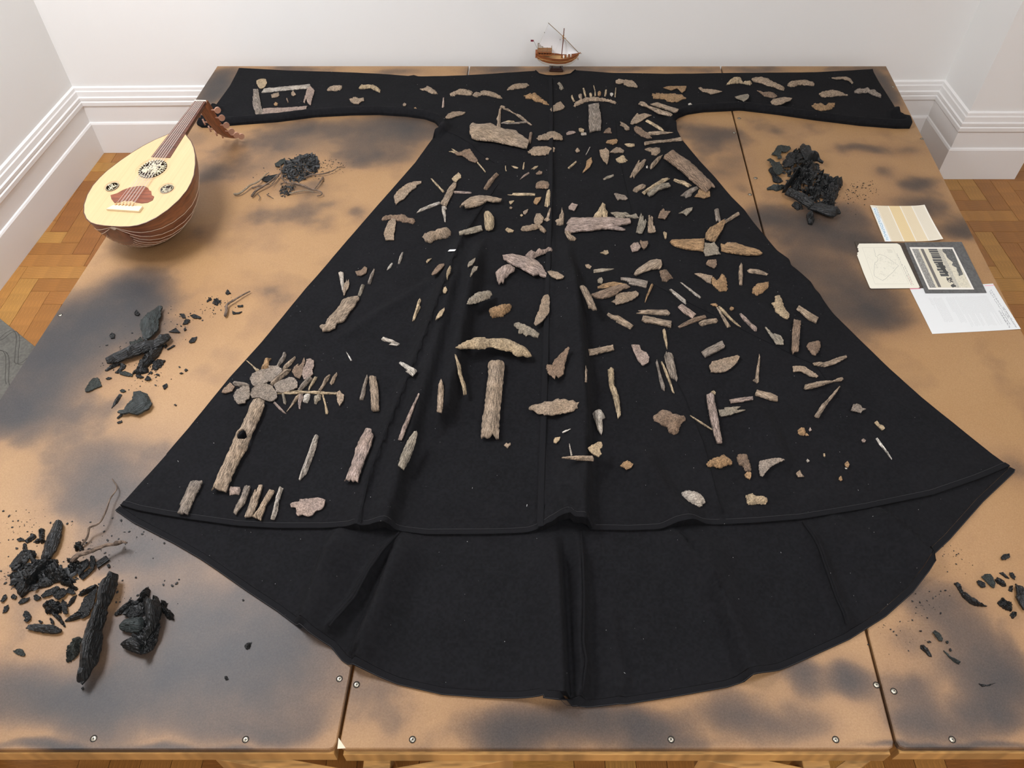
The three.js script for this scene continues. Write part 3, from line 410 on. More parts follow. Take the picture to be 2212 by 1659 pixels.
function pieceGeo(P, type, h, hole, dark) {
  const seed = pieceSeed++, r = seeded(seed), A = Math.abs(THREE.ShapeUtils.area(P.map(([x, z]) => new THREE.Vector2(x, z))));
  let cx = 0, cz = 0; for (const [x, z] of P) { cx += x / P.length; cz += z / P.length; }
  let sxx = 0, sxz = 0, szz = 0; for (const [x, z] of P) { sxx += (x - cx) ** 2; sxz += (x - cx) * (z - cz); szz += (z - cz) ** 2; }
  const an = 0.5 * Math.atan2(2 * sxz, sxx - szz), ca = Math.cos(an), sa = Math.sin(an);
  const loc = ([x, z]) => [(x - cx) * ca + (z - cz) * sa, -(x - cx) * sa + (z - cz) * ca];
  const rough = (type === 'r' ? 1 : type === 'f' ? 0.6 : 0.4) * (dark ? 1.5 : 1), s = type === 'p' ? 0.02 : cl(Math.sqrt(A / 150), 0.0022, 0.009);
  const outline = (Q) => { const o = []; for (let i = 0; i < Q.length; i++) { const [a, b] = Q[i], [c, d] = Q[(i + 1) % Q.length], l = Math.hypot(c - a, d - b), n = Math.max(1, Math.round(l / s)); for (let k = 0; k < n; k++) { const t = k / n, j = type === 'p' ? 0 : (r() - 0.5) * s * rough * (k ? 1 : 0.4); o.push([a + (c - a) * t - (d - b) / (l || 1) * j, b + (d - b) * t + (c - a) / (l || 1) * j]); } } return o; };
  const O = outline(P.map(loc)), Hh = hole ? outline(hole.map(loc)) : null;
  let u0 = 1e9, u1 = -1e9; for (const [u] of O) { u0 = Math.min(u0, u); u1 = Math.max(u1, u); }
  const isIn = (u, v) => inside(O, u, v) && !(Hh && inside(Hh, u, v));
  const span = (u, v) => { let lo = -1e9, hi = 1e9; for (let i = 0, j = O.length - 1; i < O.length; j = i++) { const [a, b] = O[i], [c, d] = O[j]; if ((a > u) !== (c > u)) { const y = b + (d - b) * (u - a) / (c - a); if (y <= v + 1e-6 && y > lo) lo = y; if (y >= v - 1e-6 && y < hi) hi = y; } } return lo < -1e8 || hi > 1e8 ? [v - 1e-4, v + 1e-4] : [lo, hi]; };
  let W = 0; for (let k = 1; k < 12; k++) { const u = u0 + (u1 - u0) * k / 12; for (const [a, b] of O) if (Math.abs(a - u) < s) { const q = span(a, b * 0.9); W = Math.max(W, (q[1] - q[0]) / 2); } } W = Math.max(W, 0.0015);
  const pts = [...O, ...(Hh || [])], nO = pts.length;
  let v0 = 1e9, v1 = -1e9; for (const [, v] of O) { v0 = Math.min(v0, v); v1 = Math.max(v1, v); }
  const g = s * 1.15; let row = 0;
  if (type !== 'p') for (let v = v0 + g / 2; v < v1; v += g * 0.87, row++) for (let u = u0 + (row % 2 ? g / 2 : 0); u < u1; u += g) { const a = u + (r() - 0.5) * g * 0.3, b = v + (r() - 0.5) * g * 0.3; if (isIn(a, b) && nearest(O, a, b)[2] > s * 0.55 && !(Hh && nearest(Hh, a, b)[2] < s * 0.55)) pts.push([a, b]); }
  const bend = (r() - 0.35) * 1.4, tw = (r() - 0.5) * 0.8, L = (u1 - u0) / 2, um = (u0 + u1) / 2, th = type === 'p' ? 0.0004 : type === 'c' ? Math.min(0.005, h * 0.35) : Math.min(0.0032, h * 0.5);
  const top = pts.map(([u, v], i) => {
    if (type === 'p') return [0.0006, 0.0001];
    let [a, b] = span(u, v); const mid = (a + b) / 2, hw = Math.max(1e-4, (b - a) / 2), t = cl((v - mid) / hw, -1, 1), e = (u - um) / L;
    const fib = 0.5 * ns(u * 60 + seed, v * 420, seed) + 0.5 * ns(u * 150, v * 300 + seed, 3), gr = ns(u * 130, v * 130, seed) * 0.6 + ns(u * 300, v * 300, seed) * 0.4;
    if (type === 'c') { const y = th + (h - th) * Math.sqrt(1 - 0.96 * t * t) * cl(0.35 + 0.65 * hw / W) + 0.0016 * fib; return [y, Math.max(0, y - th * 1.15)]; }
    if (type === 's') { const y = 0.0012 + h * Math.sqrt(1 - 0.9 * t * t) * cl(0.2 + 0.8 * hw / W) + 0.0012 * fib; return [Math.max(0.001, y), 0]; }
    if (type === 'r') { const d = nearest(O, u, v)[2], y = 0.002 + h * 0.62 * Math.sqrt(cl(1 - (1 - cl(d / W)) ** 2)) + h * 0.42 * (0.5 + gr) * cl(0.35 + d / W) + h * 0.25 * ns(u * 60 + seed, v * 25, 7); return [Math.max(0.0012, y), 0]; }
    const k = bend > 0 ? e * e * 0.55 + t * t * 0.45 : 1 - (e * e * 0.5 + t * t * 0.5), y = th + 0.0006 + (h - th) * cl(0.1 + 0.75 * Math.abs(bend) * k + 0.25 * tw * e * t + 0.3 * (0.4 + ns(u * 30, v * 30, seed))) + 0.0007 * gr;
    return [Math.max(0.0012, y), Math.max(0, y - th)];
  });
  if (dark && type !== 'p') top.forEach((q, i) => {      // charcoal breaks along the grain: split ridges and stepped layers
    const [u, v] = pts[i], e = cl(nearest(O, u, v)[2] / (s * 1.5)), rg = Math.abs(ns(u * 45 + seed, v * 170, seed)) * 1.6 + 0.6 * ns(u * 90, v * 260 + seed, 4), st = ((Math.floor((v + 0.3 * u + 0.004 * ns(u * 70, v * 70, seed)) / 0.009) * 7919) % 13 + 13) % 13 / 13;
    q[0] = Math.max(q[1] + 0.0012, q[0] * (1 - 0.42 * e * st) - h * 0.3 * e * cl(rg));
  });
  const tri = delaunay(pts.map(([u, v]) => [u + r() * 1e-6, v + r() * 1e-6])).filter(([a, b, c]) => isIn((pts[a][0] + pts[b][0] + pts[c][0]) / 3, (pts[a][1] + pts[b][1] + pts[c][1]) / 3));
  const pos = [], uv = [], col = [], idx = [];
  const tone = 0.86 + r() * 0.2, uo = r() * 5, vo = r() * 5;
  const put = (i, y) => { const [u, v] = pts[i]; pos.push(u * ca - v * sa, y, u * sa + v * ca); uv.push(u + uo, v + vo);
    const n = fbm(u * 28 + seed, v * 40, seed * 0.7), q = fbm(u * 12, v * 12, seed * 1.3), k = dark ? 1 : tone * (1 + 0.34 * n); col.push(k * (dark ? 1 : 1 + 0.06 * q), k, k * (dark ? 1 : 1 - 0.10 * q)); return pos.length / 3 - 1; };
  const TT = pts.map((_, i) => put(i, top[i][0])); const BB = pts.map((_, i) => put(i, top[i][1]));
  for (const [a, b, c] of tri) { const [ax, ay] = pts[a], [bx, by] = pts[b], [ex, ey] = pts[c], s2 = (bx - ax) * (ey - ay) - (by - ay) * (ex - ax); const [p, q, w] = s2 > 0 ? [a, c, b] : [a, b, c]; idx.push(TT[p], TT[q], TT[w], BB[p], BB[w], BB[q]); }
  const ring = (from, n, flip) => { let ar = 0; for (let i = 0; i < n; i++) { const [a, b] = pts[from + i], [c, d] = pts[from + (i + 1) % n]; ar += a * d - c * b; } const fl = (ar > 0) !== flip;
    for (let i = 0; i < n; i++) { const p = from + i, q = from + (i + 1) % n, a = put(p, top[p][0]), b = put(q, top[q][0]), c = put(q, top[q][1]), d = put(p, top[p][1]); if (fl) idx.push(a, b, c, a, c, d); else idx.push(a, c, b, a, d, c); } };
  ring(0, O.length, false); if (Hh) ring(O.length, Hh.length, true);
  const G = new THREE.BufferGeometry(); G.setAttribute('position', new THREE.Float32BufferAttribute(pos, 3)); G.setAttribute('uv', new THREE.Float32BufferAttribute(uv, 2)); G.setAttribute('color', new THREE.Float32BufferAttribute(col, 3)); G.setIndex(idx); G.computeVertexNormals();
  return [G, cx, cz];
}
function place(name, ty, P, hole, m, label, category, group, dark) {
  const type = ty[0], h = parseFloat(ty.slice(1)) / 1000, [G, cx, cz] = pieceGeo(P, type, h, hole, dark);
  // rest on the cloth: plane through the ground below, lifted until nothing sinks in
  const S = P.map(([x, z]) => [x - cx, z - cz, groundAt(x, z)]); S.push([0, 0, groundAt(cx, cz)]);
  let m0 = 0; for (const q of S) m0 += q[2] / S.length; let xx = 1e-7, zz = 1e-7, xz = 0, xh = 0, zh = 0; for (const [x, z, y] of S) { xx += x * x; zz += z * z; xz += x * z; xh += x * (y - m0); zh += z * (y - m0); }
  const D = xx * zz - xz * xz; let a = D > 1e-14 ? (xh * zz - zh * xz) / D : 0, b = D > 1e-14 ? (zh * xx - xh * xz) / D : 0; a = cl(a, -0.25, 0.25); b = cl(b, -0.25, 0.25);
  let up = 0; for (const [x, z, y] of S) up = Math.max(up, y - m0 - a * x - b * z);
  const p = G.attributes.position; for (let i = 0; i < p.count; i++) p.setY(i, p.getY(i) + a * p.getX(i) + b * p.getZ(i)); G.computeVertexNormals();
  let GG = G; if (dark && type !== 'p') { GG = G.toNonIndexed(); GG.computeVertexNormals(); }
  const o = mesh(name, GG, m, null); o.position.set(cx, H + m0 + up * 0.9 + 0.0004, cz); return tag(o, label, category, group);
}
const CAT = { bark_flake: 'bark', bark_chip: 'bark', bark_strip: 'bark', bark_slab: 'bark', bark_curl: 'bark', bark_cone: 'bark', bark_tube: 'bark', wood_splinter: 'splinter', twig: 'twig', wood_knot: 'wood', shell_chip: 'shell', bead: 'bead', paper_slip: 'paper' };
const whitePaper = new THREE.MeshStandardMaterial({ color: 0xf2f0ea, roughness: 0.85, vertexColors: true });
function bark(name, ty, col, label, a, hole) {
  place(name, ty, decode(a), hole && decode(hole), col === 'W' ? whitePaper : barkMats[col + (ty[0] === 'r' || (ty[0] === 'f' && name !== 'wood_splinter') ? 'r' : 'c')], label, CAT[name], null, col === 'W');
}
function coal(name, ty, col, label, a) {
  const shared = label[0] === '@';
  place(name, ty, decode(a), null, coalMats[col + (ty[0] === 'r' || ty[0] === 'f' ? 'r' : 'c')], shared ? label.slice(1) : label, 'charcoal', shared ? label.slice(1).replace('chip', 'chips') : null, true);
}
bark("bark_flake","f5","y","pale cream rounded bark flake resting on the corner of the bark frame",[-1200,-3459,7,-16,16,-5,16,2,14,37,0,35,-5,13,-13,9,-15,-22,-13,-26]);
bark("bark_strip","s9","s","long pale-edged bark strip forming the top side of the bark frame",[-1153,-3353,4,-32,206,-42,7,31,-4,4,-100,19,-111,24]);
bark("bark_strip","f7","p","pinkish bark strip with a forked end, closing the bark frame toward the neck",[-946,-3405,7,-8,29,47,1,89,2,41,-12,-12,-11,-25,-7,-22,1,43,-8,-9,-2,-58,-2,-55]);
bark("bark_strip","f8","p","pinkish brown bark strip forming the bottom side of the bark frame",[-1107,-3151,-6,-52,95,-9,98,-13,-2,42,-23,6,-80,13]);
bark("bark_strip","c12","g","grey ridged bark strip closing the bark frame at the cuff side",[-1196,-3375,22,-1,16,47,27,92,23,60,3,27,-19,-3,-6,12,-22,-56,-17,-48,-14,-63,2,-8]);
bark("bark_chip","f5","t","tan oblong bark chip inside the bark frame, below its top strip",[-1104,-3329,8,-10,23,-10,8,24,-4,13,-12,7,-14,3]);
bark("bark_chip","f5","t","small star-shaped bark chip inside the bark frame",[-1016,-3348,5,-22,20,37,-8,14,-10,-6]);
bark("bark_chip","s5","d","tiny dark sliver of bark in the middle of the bark frame",[-1029,-3296,4,-5,13,32,-2,10]);
bark("bark_chip","f5","o","tiny reddish bark chip inside the bark frame near its bottom strip",[-1074,-3244,4,-18,13,12,0,19,-10,0]);
bark("bark_flake","r9","t","tan crescent bark flake on the sleeve just past the bark frame",[-857,-3376,8,-24,19,-16,38,-2,3,26,-7,19,-7,-6,-9,11,-20,-5,-16,5]);
bark("bark_flake","r14","y","golden crinkled bark crescent on the sleeve between frame and shoulder",[-711,-3395,6,-16,8,-8,13,7,17,-9,14,10,12,-6,19,22,14,22,0,19,-17,-13,-16,-11,-15,-17,-21,4,-12,5,-15,0]);
bark("bark_flake","f7","t","tan bark flake with scalloped top, below the golden crinkled crescent",[-741,-3290,15,-5,1,-9,12,-2,18,11,18,-9,5,31,-11,4,-9,23,-21,-2,-14,-13]);
bark("bark_chip","f5","t","tiny tan bark chip near the sleeve's lower hem beside the armpit",[-493,-3244,7,-13,9,11,-2,18,-10,0]);
bark("bark_chip","f5","o","tiny orange bark chip at the armpit beside the sleeve's lower hem",[-439,-3213,7,-4,9,20,-5,8,-9,-8]);
bark("bark_flake","r8","t","pointed tan bark flake on the shoulder of the sleeve with the bark frame",[-427,-3386,15,-2,14,-12,1,-14,19,17,20,22,17,35,-21,0,-18,-11,-18,-20,-17,-3]);
bark("bark_strip","r14","t","smoother left half of the long wavy bark pair across the shoulder",[-286,-3343,25,-13,12,-20,25,-4,22,7,21,17,-3,23,-16,6,-39,-6,-17,0,-7,13,-19,2]);
bark("bark_strip","r12","t","toothed right half of the long wavy bark pair across the shoulder",[-182,-3335,14,-19,22,8,-1,-15,21,-5,26,3,21,17,22,22,13,27,-17,-2,-30,-17,-25,-11,-26,-2,-20,19,-13,-12]);
bark("wood_splinter","s5","p","small upright reddish splinter below the long wavy bark pair",[-315,-3304,5,-2,5,78,-5,10,-5,-3]);
bark("bark_flake","r8","t","tan crescent bark flake on the shoulder beside the neckline",[-23,-3377,8,-24,21,-27,22,-8,43,-2,10,19,-15,18,-17,8,-30,5,-21,8]);
bark("bark_curl","r18","o","twisted reddish bark curl with ragged crest below the neckline",[54,-3324,17,2,11,-22,8,15,9,-19,9,0,7,30,19,11,-5,17,23,18,15,34,-16,-5,-24,-21,-21,-4,-16,-29,-25,0]);
bark("bark_chip","s7","n","greenish grey bone-shaped chip just below the neck opening",[212,-3436,10,-15,10,22,8,40,-13,14,-8,-14,2,-27]);
bark("bark_flake","f8","t","pleated tan fan-shaped bark flake lying over the chest seam",[170,-3195,10,-28,13,-12,8,-17,18,-14,19,47,-10,16,-29,20,-25,9]);
bark("bark_flake","f7","t","leaf-shaped tan bark flake between armpit and bark boat",[-294,-3128,10,-28,19,-22,29,-1,29,9,-12,18,-28,12,-17,16,-24,6]);
bark("bark_strip","s10","t","upright bark strip forming the mast of the bark boat",[-54,-3211,6,4,-2,48,0,63,0,52,-18,-10,5,-42,-5,-23,7,-32,3,-48]);
bark("bark_chip","s8","t","short bark chip capping the mast of the bark boat",[-54,-3225,8,-6,16,8,-3,10,-20,0]);
bark("bark_strip","s9","t","long slanting bark strip forming the yard of the bark boat",[-41,-3209,26,8,25,33,28,24,20,31,29,47,-7,1,-14,-20,-24,-28,-24,-39,-24,-28,-31,-24]);
bark("wood_splinter","s6","g","thin grey splinter forming the boom of the bark boat",[-49,-3084,14,-7,17,3,8,7,76,-15,2,10,-46,9,-36,2]);
bark("wood_splinter","s6","y","short pale splinter lying on the boom of the bark boat",[-37,-3095,19,-6,28,3,2,7,-26,3]);
bark("bark_slab","c30","t","large broad tan bark slab forming the hull of the bark boat",[-183,-3031,5,-23,8,-12,16,12,36,0,24,-9,28,28,28,19,56,15,11,26,20,22,22,33,-10,60,-36,-17,-58,-22,-47,-18,-43,-7,-31,-7,-16,-11,-11,-44]);
bark("bark_strip","s8","d","short upright brown bark strip at the prow of the bark boat",[75,-2999,6,-6,7,6,-4,29,-4,44,-5,9,-5,-23]);
bark("bark_flake","r10","t","half-moon tan bark flake crossing the centre seam beside the bark boat",[104,-2950,12,-22,24,-14,24,-19,20,-1,19,16,13,22,-3,29,-24,-1,-19,-4,-28,4,-31,1]);
bark("bark_flake","r9","t","hairy oval bark flake beneath the half-moon flake at the boat's prow",[66,-2857,13,-11,12,-21,19,-2,23,-2,23,7,23,7,-5,32,-23,18,-27,6,-23,-2,-19,-1,-4,-14,-9,-3]);
bark("bark_chip","f6","p","pinkish folded bark chip beside the foot of the bark sun trunk",[233,-2999,11,-15,20,-2,11,10,-12,11,-16,7,-13,2]);
bark("bark_chip","f6","y","small yellowish bark chip touching the grey chip by the bark sun trunk",[289,-3036,10,-4,13,11,-4,23,-15,-4,-4,-11]);
bark("bark_chip","f6","s","small silvery grey bark chip by the foot of the bark sun trunk",[297,-3003,22,-1,0,18,-17,6,-6,-4]);
bark("bark_strip","r14","t","long arched bark strip carrying the ring of upright splinters",[277,-3231,9,-29,24,-16,22,-19,34,-5,33,7,33,7,24,14,16,8,-4,14,-14,-6,-23,-16,-38,-3,-37,-1,-26,12,-26,21,-19,12,-1,12]);
bark("bark_slab","c14","g","upright rectangular grey bark slab under the splinter-crowned arch",[343,-3231,32,-14,16,-2,0,52,2,40,-2,63,-8,72,-21,2,-29,15,2,-74,6,-70]);
bark("wood_splinter","s5","y","leaning pale splinter at the boat-side end of the splinter crown",[270,-3319,6,-13,4,30,6,29,-7,6,-8,-35]);
bark("bark_chip","s6","t","stubby tan chip second along the splinter crown from the boat side",[305,-3331,8,-11,8,7,-2,41,-10,-3,-5,-17]);
bark("wood_splinter","s5","y","tall pale splinter between two stubby chips of the splinter crown",[328,-3392,6,-4,5,35,1,42,-6,7,-4,-32]);
bark("bark_chip","s6","y","stubby cream chip beside the tallest splinter of the splinter crown",[355,-3342,6,-10,7,10,-1,20,-6,12,-6,-8]);
bark("wood_splinter","s5","y","tallest thin splinter at the top of the splinter crown",[379,-3418,3,-2,3,41,0,56,-8,0,4,-38]);
bark("bark_chip","r7","o","orange oval chip in the splinter crown",[395,-3355,8,-13,7,13,-3,25,-7,13,-7,-10]);
bark("wood_splinter","s5","y","straight pale splinter between orange and white chips of the crown",[431,-3377,8,-3,-4,36,-6,27,-7,-2,5,-34]);
bark("bark_chip","f6","w","small white chip in the splinter crown",[450,-3341,9,-6,6,12,-9,22,-6,-11]);
bark("wood_splinter","s5","y","thin upright splinter beside the white chip ending the splinter crown",[480,-3396,4,-7,-1,20,-10,72,-5,-1,6,-41]);
bark("bark_flake","f7","t","rounded tan bark flake joined to a wedge flake on the upper chest",[487,-3462,17,-15,21,9,-5,28,-20,8,-14,-8]);
bark("bark_flake","f8","t","wedge-shaped tan bark flake joined to a rounded flake on the upper chest",[524,-3461,10,-11,12,8,18,-1,9,17,11,40,-4,15,-18,-11,-21,-1,-20,-21]);
bark("bark_flake","f9","o","ragged orange bark flake with a notch, above the long orange flake",[702,-3394,25,-13,28,-3,56,3,-11,39,-18,21,-9,-26,-8,-17,-28,20,-24,-16]);
bark("bark_flake","r10","o","long mottled orange bark flake with pointed end on the shoulder",[644,-3343,14,6,4,-12,41,8,42,0,33,10,17,32,-24,14,-19,17,-34,0,-14,-2,-4,-19,-36,-8,-19,0]);
bark("bark_flake","f8","t","dart-shaped brown bark flake past the orange flakes on the sleeve",[864,-3391,12,-8,7,17,42,4,44,16,-23,14,-33,15,-18,-19,-16,-4]);
bark("shell_chip","f6","w","small white shell-like chip on the shoulder above the curved armhole",[795,-3247,11,-6,6,15,-8,14,-8,-6]);
bark("bark_strip","s12","t","wavy bark strip lying alongside a straight strip at the armhole",[568,-3233,14,-11,15,11,14,28,18,20,22,20,10,16,19,12,23,24,-9,10,-28,-18,-23,-16,-17,-28,-24,-36,-23,-18]);
bark("bark_strip","c12","t","straight brown bark strip lying alongside a wavy strip at the armhole",[623,-3239,34,-8,14,22,24,32,29,32,10,11,-11,21,-11,8,-15,-20,-28,-40,-25,-28]);
bark("bark_flake","f9","t","greenish tan bark flake with one wing-like horn near the armhole strips",[516,-3076,13,-35,26,-51,7,12,23,-11,33,15,-20,15,-23,24,-22,23,-30,15]);
bark("bark_chip","f8","t","small kinked bark chip with a hooked tip on the chest",[470,-3062,6,-11,-3,-19,13,11,9,12,14,23,-2,21,-13,5,-7,-11,0,-15,-9,-12]);
bark("bark_chip","f7","d","small brown triangular bark chip beside the upright grey slab",[393,-3001,12,-27,15,-14,8,6,-2,15,3,20]);
bark("bark_flake","f9","d","brown willow-leaf bark flake touching a pale splinter below the armhole",[527,-3038,10,-15,19,11,13,23,17,26,9,40,-17,-2,-26,-20,-16,-26,-8,-22]);
bark("wood_splinter","s7","y","pale yellow straight splinter with forked tip below the armhole",[585,-3100,11,-9,21,22,31,42,9,22,-8,3,-18,-18,-20,-30]);
bark("wood_splinter","s7","t","tapering tan splinter pointing sideways from the willow-leaf flake",[585,-3008,31,-6,32,0,47,6,-33,11,-41,8,-32,4]);
bark("bark_strip","s10","t","long narrow orange-tan bark lath reaching the robe's side edge",[559,-2924,36,-11,59,-9,41,-13,30,-11,-2,28,-39,5,-52,11,-36,7,-37,18]);
bark("bark_chip","f7","o","orange leaf-shaped bark chip with a notched end on the chest",[397,-2921,7,-19,24,-9,16,-1,5,13,-6,16,-16,12,-13,-7]);
bark("bark_chip","f6","y","small yellow-orange comb-edged chip on the chest",[475,-2913,20,-3,22,3,-1,16,-14,7,-16,-5]);
bark("bark_chip","f6","t","tiny arrowhead bark chip near the centre seam below the upright slab",[264,-2862,11,-21,8,18,0,8,-13,12]);
bark("wood_splinter","s4","s","thin grey sliver beside the tiny arrowhead chip",[327,-2894,3,2,-21,58,-3,2]);
bark("bark_flake","f8","t","tan shield-shaped bark flake pointing down the chest",[365,-2865,18,-4,10,-12,12,24,-4,42,-12,60,-13,-26,-9,-41]);
bark("bark_flake","f8","t","tan stemmed leaf-shaped bark flake next to the shield-shaped flake",[408,-2846,10,-18,18,-22,17,2,15,27,-5,14,-21,-3,-14,5,-9,-5]);
bark("bark_flake","r9","y","pale yellow ragged bark flake under the stemmed leaf flake",[429,-2802,18,-14,13,-13,8,13,-1,12,8,16,-7,9,-25,9,-12,-15]);
bark("bark_flake","r9","t","tan ragged bark flake with a long beak above the big slanting slab",[556,-2874,17,-12,47,0,1,25,-6,14,-16,18,-19,-4,1,-21,-14,-8]);
bark("bark_cone","s16","t","rolled cone of bark with a dark open end",[561,-2738,5,-14,31,-47,29,-29,-24,49,-29,47,-10,7]);
bark("bark_slab","c30","d","large brown half-round bark slab slanting along the robe's side",[621,-2787,12,-24,35,-35,24,39,31,41,27,56,14,36,32,74,2,16,-11,-6,-28,38,-15,-20,-26,-44,-27,-58,-33,-59,-27,-44]);
bark("bark_strip","s11","t","split tan bark strip with two prongs beside the rolled cone",[472,-2667,17,-46,15,-36,18,-42,3,3,-8,25,29,-35,7,5,-15,44,-32,53,-18,36,-3,-17,-6,10]);
bark("bead","s7","w","tiny white bead beside the rolled bark cone",[547,-2745,8,2,-2,9,-7,-2]);
bark("wood_splinter","s6","n","short greenish grey stick alone on the chest",[365,-2658,17,-16,28,-13,0,10,-22,16,-21,11]);
bark("wood_splinter","s6","y","pale yellow splinter lying near the centre seam beside the dagger chip",[227,-2735,11,-15,24,-34,4,7,-13,20,-20,29]);
bark("bark_chip","f8","o","orange and cream dagger-shaped bark chip near the centre seam",[284,-2694,11,-30,9,-30,2,-27,21,-24,2,34,-13,34,-21,30]);
bark("bark_chip","s9","t","curved brown bark chip beside the long pronged strip",[475,-2576,7,-16,18,-16,16,-9,16,6,-6,16,-21,13,-14,17,-9,-2]);
bark("bark_strip","s10","y","long pale bark strip with forked upper tip, paired with a green-grey one",[508,-2557,18,-18,33,-32,33,-32,33,-17,-6,8,11,0,-29,25,-37,35,-32,25,-15,20]);
bark("bark_strip","c14","n","green-grey smooth curved bark strip paired with a long pale one",[525,-2540,13,-20,25,-25,28,-20,28,-5,5,19,-26,13,-27,15,-21,28,-16,11]);
bark("bark_strip","s9","y","pale frayed bark strip just below the big slanting slab",[644,-2646,5,-10,21,13,17,4,13,16,12,12,-16,13,-12,-16,-24,-16]);
bark("bark_strip","s11","g","greyish bark strip with ragged foot by the slanting slab's lower end",[658,-2541,22,-27,25,-22,28,-15,3,15,-28,28,-8,21,-24,13,-2,-11]);
bark("bark_flake","f10","o","orange brown bark flake tucked under the big slanting slab's lower end",[710,-2531,15,-22,12,-31,13,13,25,3,-3,34,-15,6,-12,7,-16,-9]);
bark("bark_flake","f8","g","grey-brown wing-shaped flake above the pale mountain-shaped piece",[399,-2551,8,-4,22,10,12,3,8,25,-9,7,-21,-7,-8,7,-5,-13]);
bark("bark_chip","f9","p","square pinkish bark chip near the centre seam",[217,-2466,14,-25,22,12,-15,39,-20,-11]);
bark("bark_curl","r20","y","golden crinkled bark curl with a tail on the bare-cuff sleeve",[1000,-3424,20,-35,26,-24,18,-3,14,18,3,26,23,-8,18,10,-10,18,-24,-11,-24,-9,-31,5]);
bark("bark_strip","r15","t","long arched rough bark strip on the bare-cuff sleeve",[1128,-3478,16,-14,34,2,28,12,19,31,20,26,19,27,-7,21,-17,-8,-24,-26,-24,-9,-28,-27,-30,-13]);
bark("bark_flake","r14","t","caterpillar-like bark piece in the middle of the bare-cuff sleeve",[1283,-3420,15,-26,34,-15,44,-3,39,25,-9,24,-27,-8,-38,-3,-27,20,-21,-3]);
bark("bark_flake","f9","t","smooth slim crescent bark sliver near the back edge of the sleeve",[1506,-3485,36,-11,40,-2,14,20,-1,40,-7,7,-8,-30,-21,-17,-31,2]);
bark("bark_flake","r16","g","grey arched caterpillar bark piece closest to the bare cuff",[1578,-3363,14,-15,16,-11,9,13,29,-17,7,26,18,-5,9,26,11,25,-7,15,-13,-10,-17,-13,-14,-26,-40,9,-22,-4]);
bark("bark_flake","r12","t","knobbly lance-shaped bark piece above the orange comb-like flake",[1411,-3342,19,-17,46,-13,25,5,20,17,18,23,-25,2,-26,3,-27,6,-44,5,-5,-11]);
bark("bark_flake","r9","d","brown fish-shaped bark flake beneath the long arched strip on the sleeve",[1132,-3373,16,7,10,13,22,-5,20,5,12,23,-1,16,-18,11,-19,-8,-22,-13,-8,-25]);
bark("bark_flake","f9","n","greenish grey heart-shaped bark flake on the sleeve",[1014,-3297,27,-21,36,-8,4,17,-12,33,-28,35,-11,-19,-14,-24]);
bark("bark_flake","f9","t","tan oval bark flake near the lower hem of the bare-cuff sleeve",[1163,-3243,14,-25,38,-16,26,-7,29,11,-16,25,-25,16,-22,22,-30,8,-14,-14]);
bark("bark_flake","r12","o","orange comb-ridged bark flake near the lower hem of the sleeve",[1348,-3229,16,-21,15,4,19,-8,10,25,19,-25,35,-4,-11,29,-26,28,-45,14,-21,-14]);
bark("bark_flake","f9","t","large tan crescent bark flake with ragged inner edge beside the bark person",[-460,-2535,6,-21,15,-31,23,-32,28,-16,27,-3,1,13,-20,19,2,9,-13,16,-10,16,-11,27,-6,19,-16,15,-12,26,-7,-17]);
bark("bark_chip","f11","y","golden bark chip forming the head of the bark person",[-241,-2653,9,-19,17,-22,10,15,1,17,-12,13,-5,20,-11,-4]);
bark("bark_strip","c13","t","tan bark strip forming the body of the bark person",[-245,-2598,13,-27,11,2,0,22,-8,22,-3,28,-7,25,-6,24,-7,33,-13,-6,-11,-12,12,-39,11,-50]);
bark("wood_splinter","s8","y","yellow splinter forming the raised arm of the bark person",[-326,-2659,6,2,25,40,16,28,14,20,-7,5,-18,-31,-17,-29]);
bark("twig","s7","p","straight reddish twig forming the outstretched arm of the bark person",[-232,-2569,37,2,36,2,-1,6,-34,0,-33,-2]);
bark("wood_splinter","s8","s","long pale splinter forming the outstretched leg of the bark person",[-364,-2429,9,-20,30,-24,27,-18,19,-10,2,12,-23,16,-27,18,-22,16]);
bark("wood_splinter","s8","s","knotted splinter forming the straight leg of the bark person",[-270,-2473,9,3,9,6,2,10,-6,2,5,35,2,43,-5,0,-7,-37,-7,-30]);
bark("bark_strip","s12","d","grooved brown bark strip between the bark person and the centre seam",[-112,-2589,14,-44,32,-62,13,9,-16,33,-14,39,-15,34,-10,-3]);
bark("wood_splinter","s6","y","long level pale splinter with a needle tip near the centre seam",[-18,-2550,20,1,0,-10,89,2,-2,13,-60,1,-43,-4]);
bark("bark_chip","r10","d","knobbly brown bark lump above the upright cream lath at the centre seam",[94,-2610,7,-22,17,-5,22,8,11,26,-5,16,-11,9,-11,-6,-11,-3,-18,0]);
bark("bark_strip","s9","y","upright cream lath beside the centre seam",[138,-2568,13,-2,-1,40,-5,67,-9,6,-11,-12,6,-54]);
bark("bark_chip","f7","o","orange kite-shaped chip beside the upright cream lath",[83,-2499,7,-24,24,-8,-5,23,-13,27,-11,-6]);
bark("bark_slab","c18","t","broad tan bark slab with a curled hollow end below the bark person",[-200,-2451,10,-26,16,-21,16,-18,30,-9,36,4,53,20,-5,15,-30,3,-21,-9,-19,24,-26,15,-39,8,-2,-17,-12,1]);
bark("bark_chip","f5","y","small yellow triangular chip under the level needle splinter",[-11,-2505,19,-3,-6,14,-7,10,-5,-7]);
bark("bark_chip","f4","t","tiny round chip under the small yellow triangular chip",[-10,-2465,5,-6,7,9,-5,7,-5,-1]);
bark("bark_chip","f5","t","small tan flag-shaped chip above the bow-shaped bark curl",[42,-2437,11,-10,9,-6,-4,21,-8,13,-7,-7]);
bark("bark_chip","f4","y","tiny cream chip touching the small flag-shaped chip",[31,-2416,6,-6,5,7,-5,8,-4,-1]);
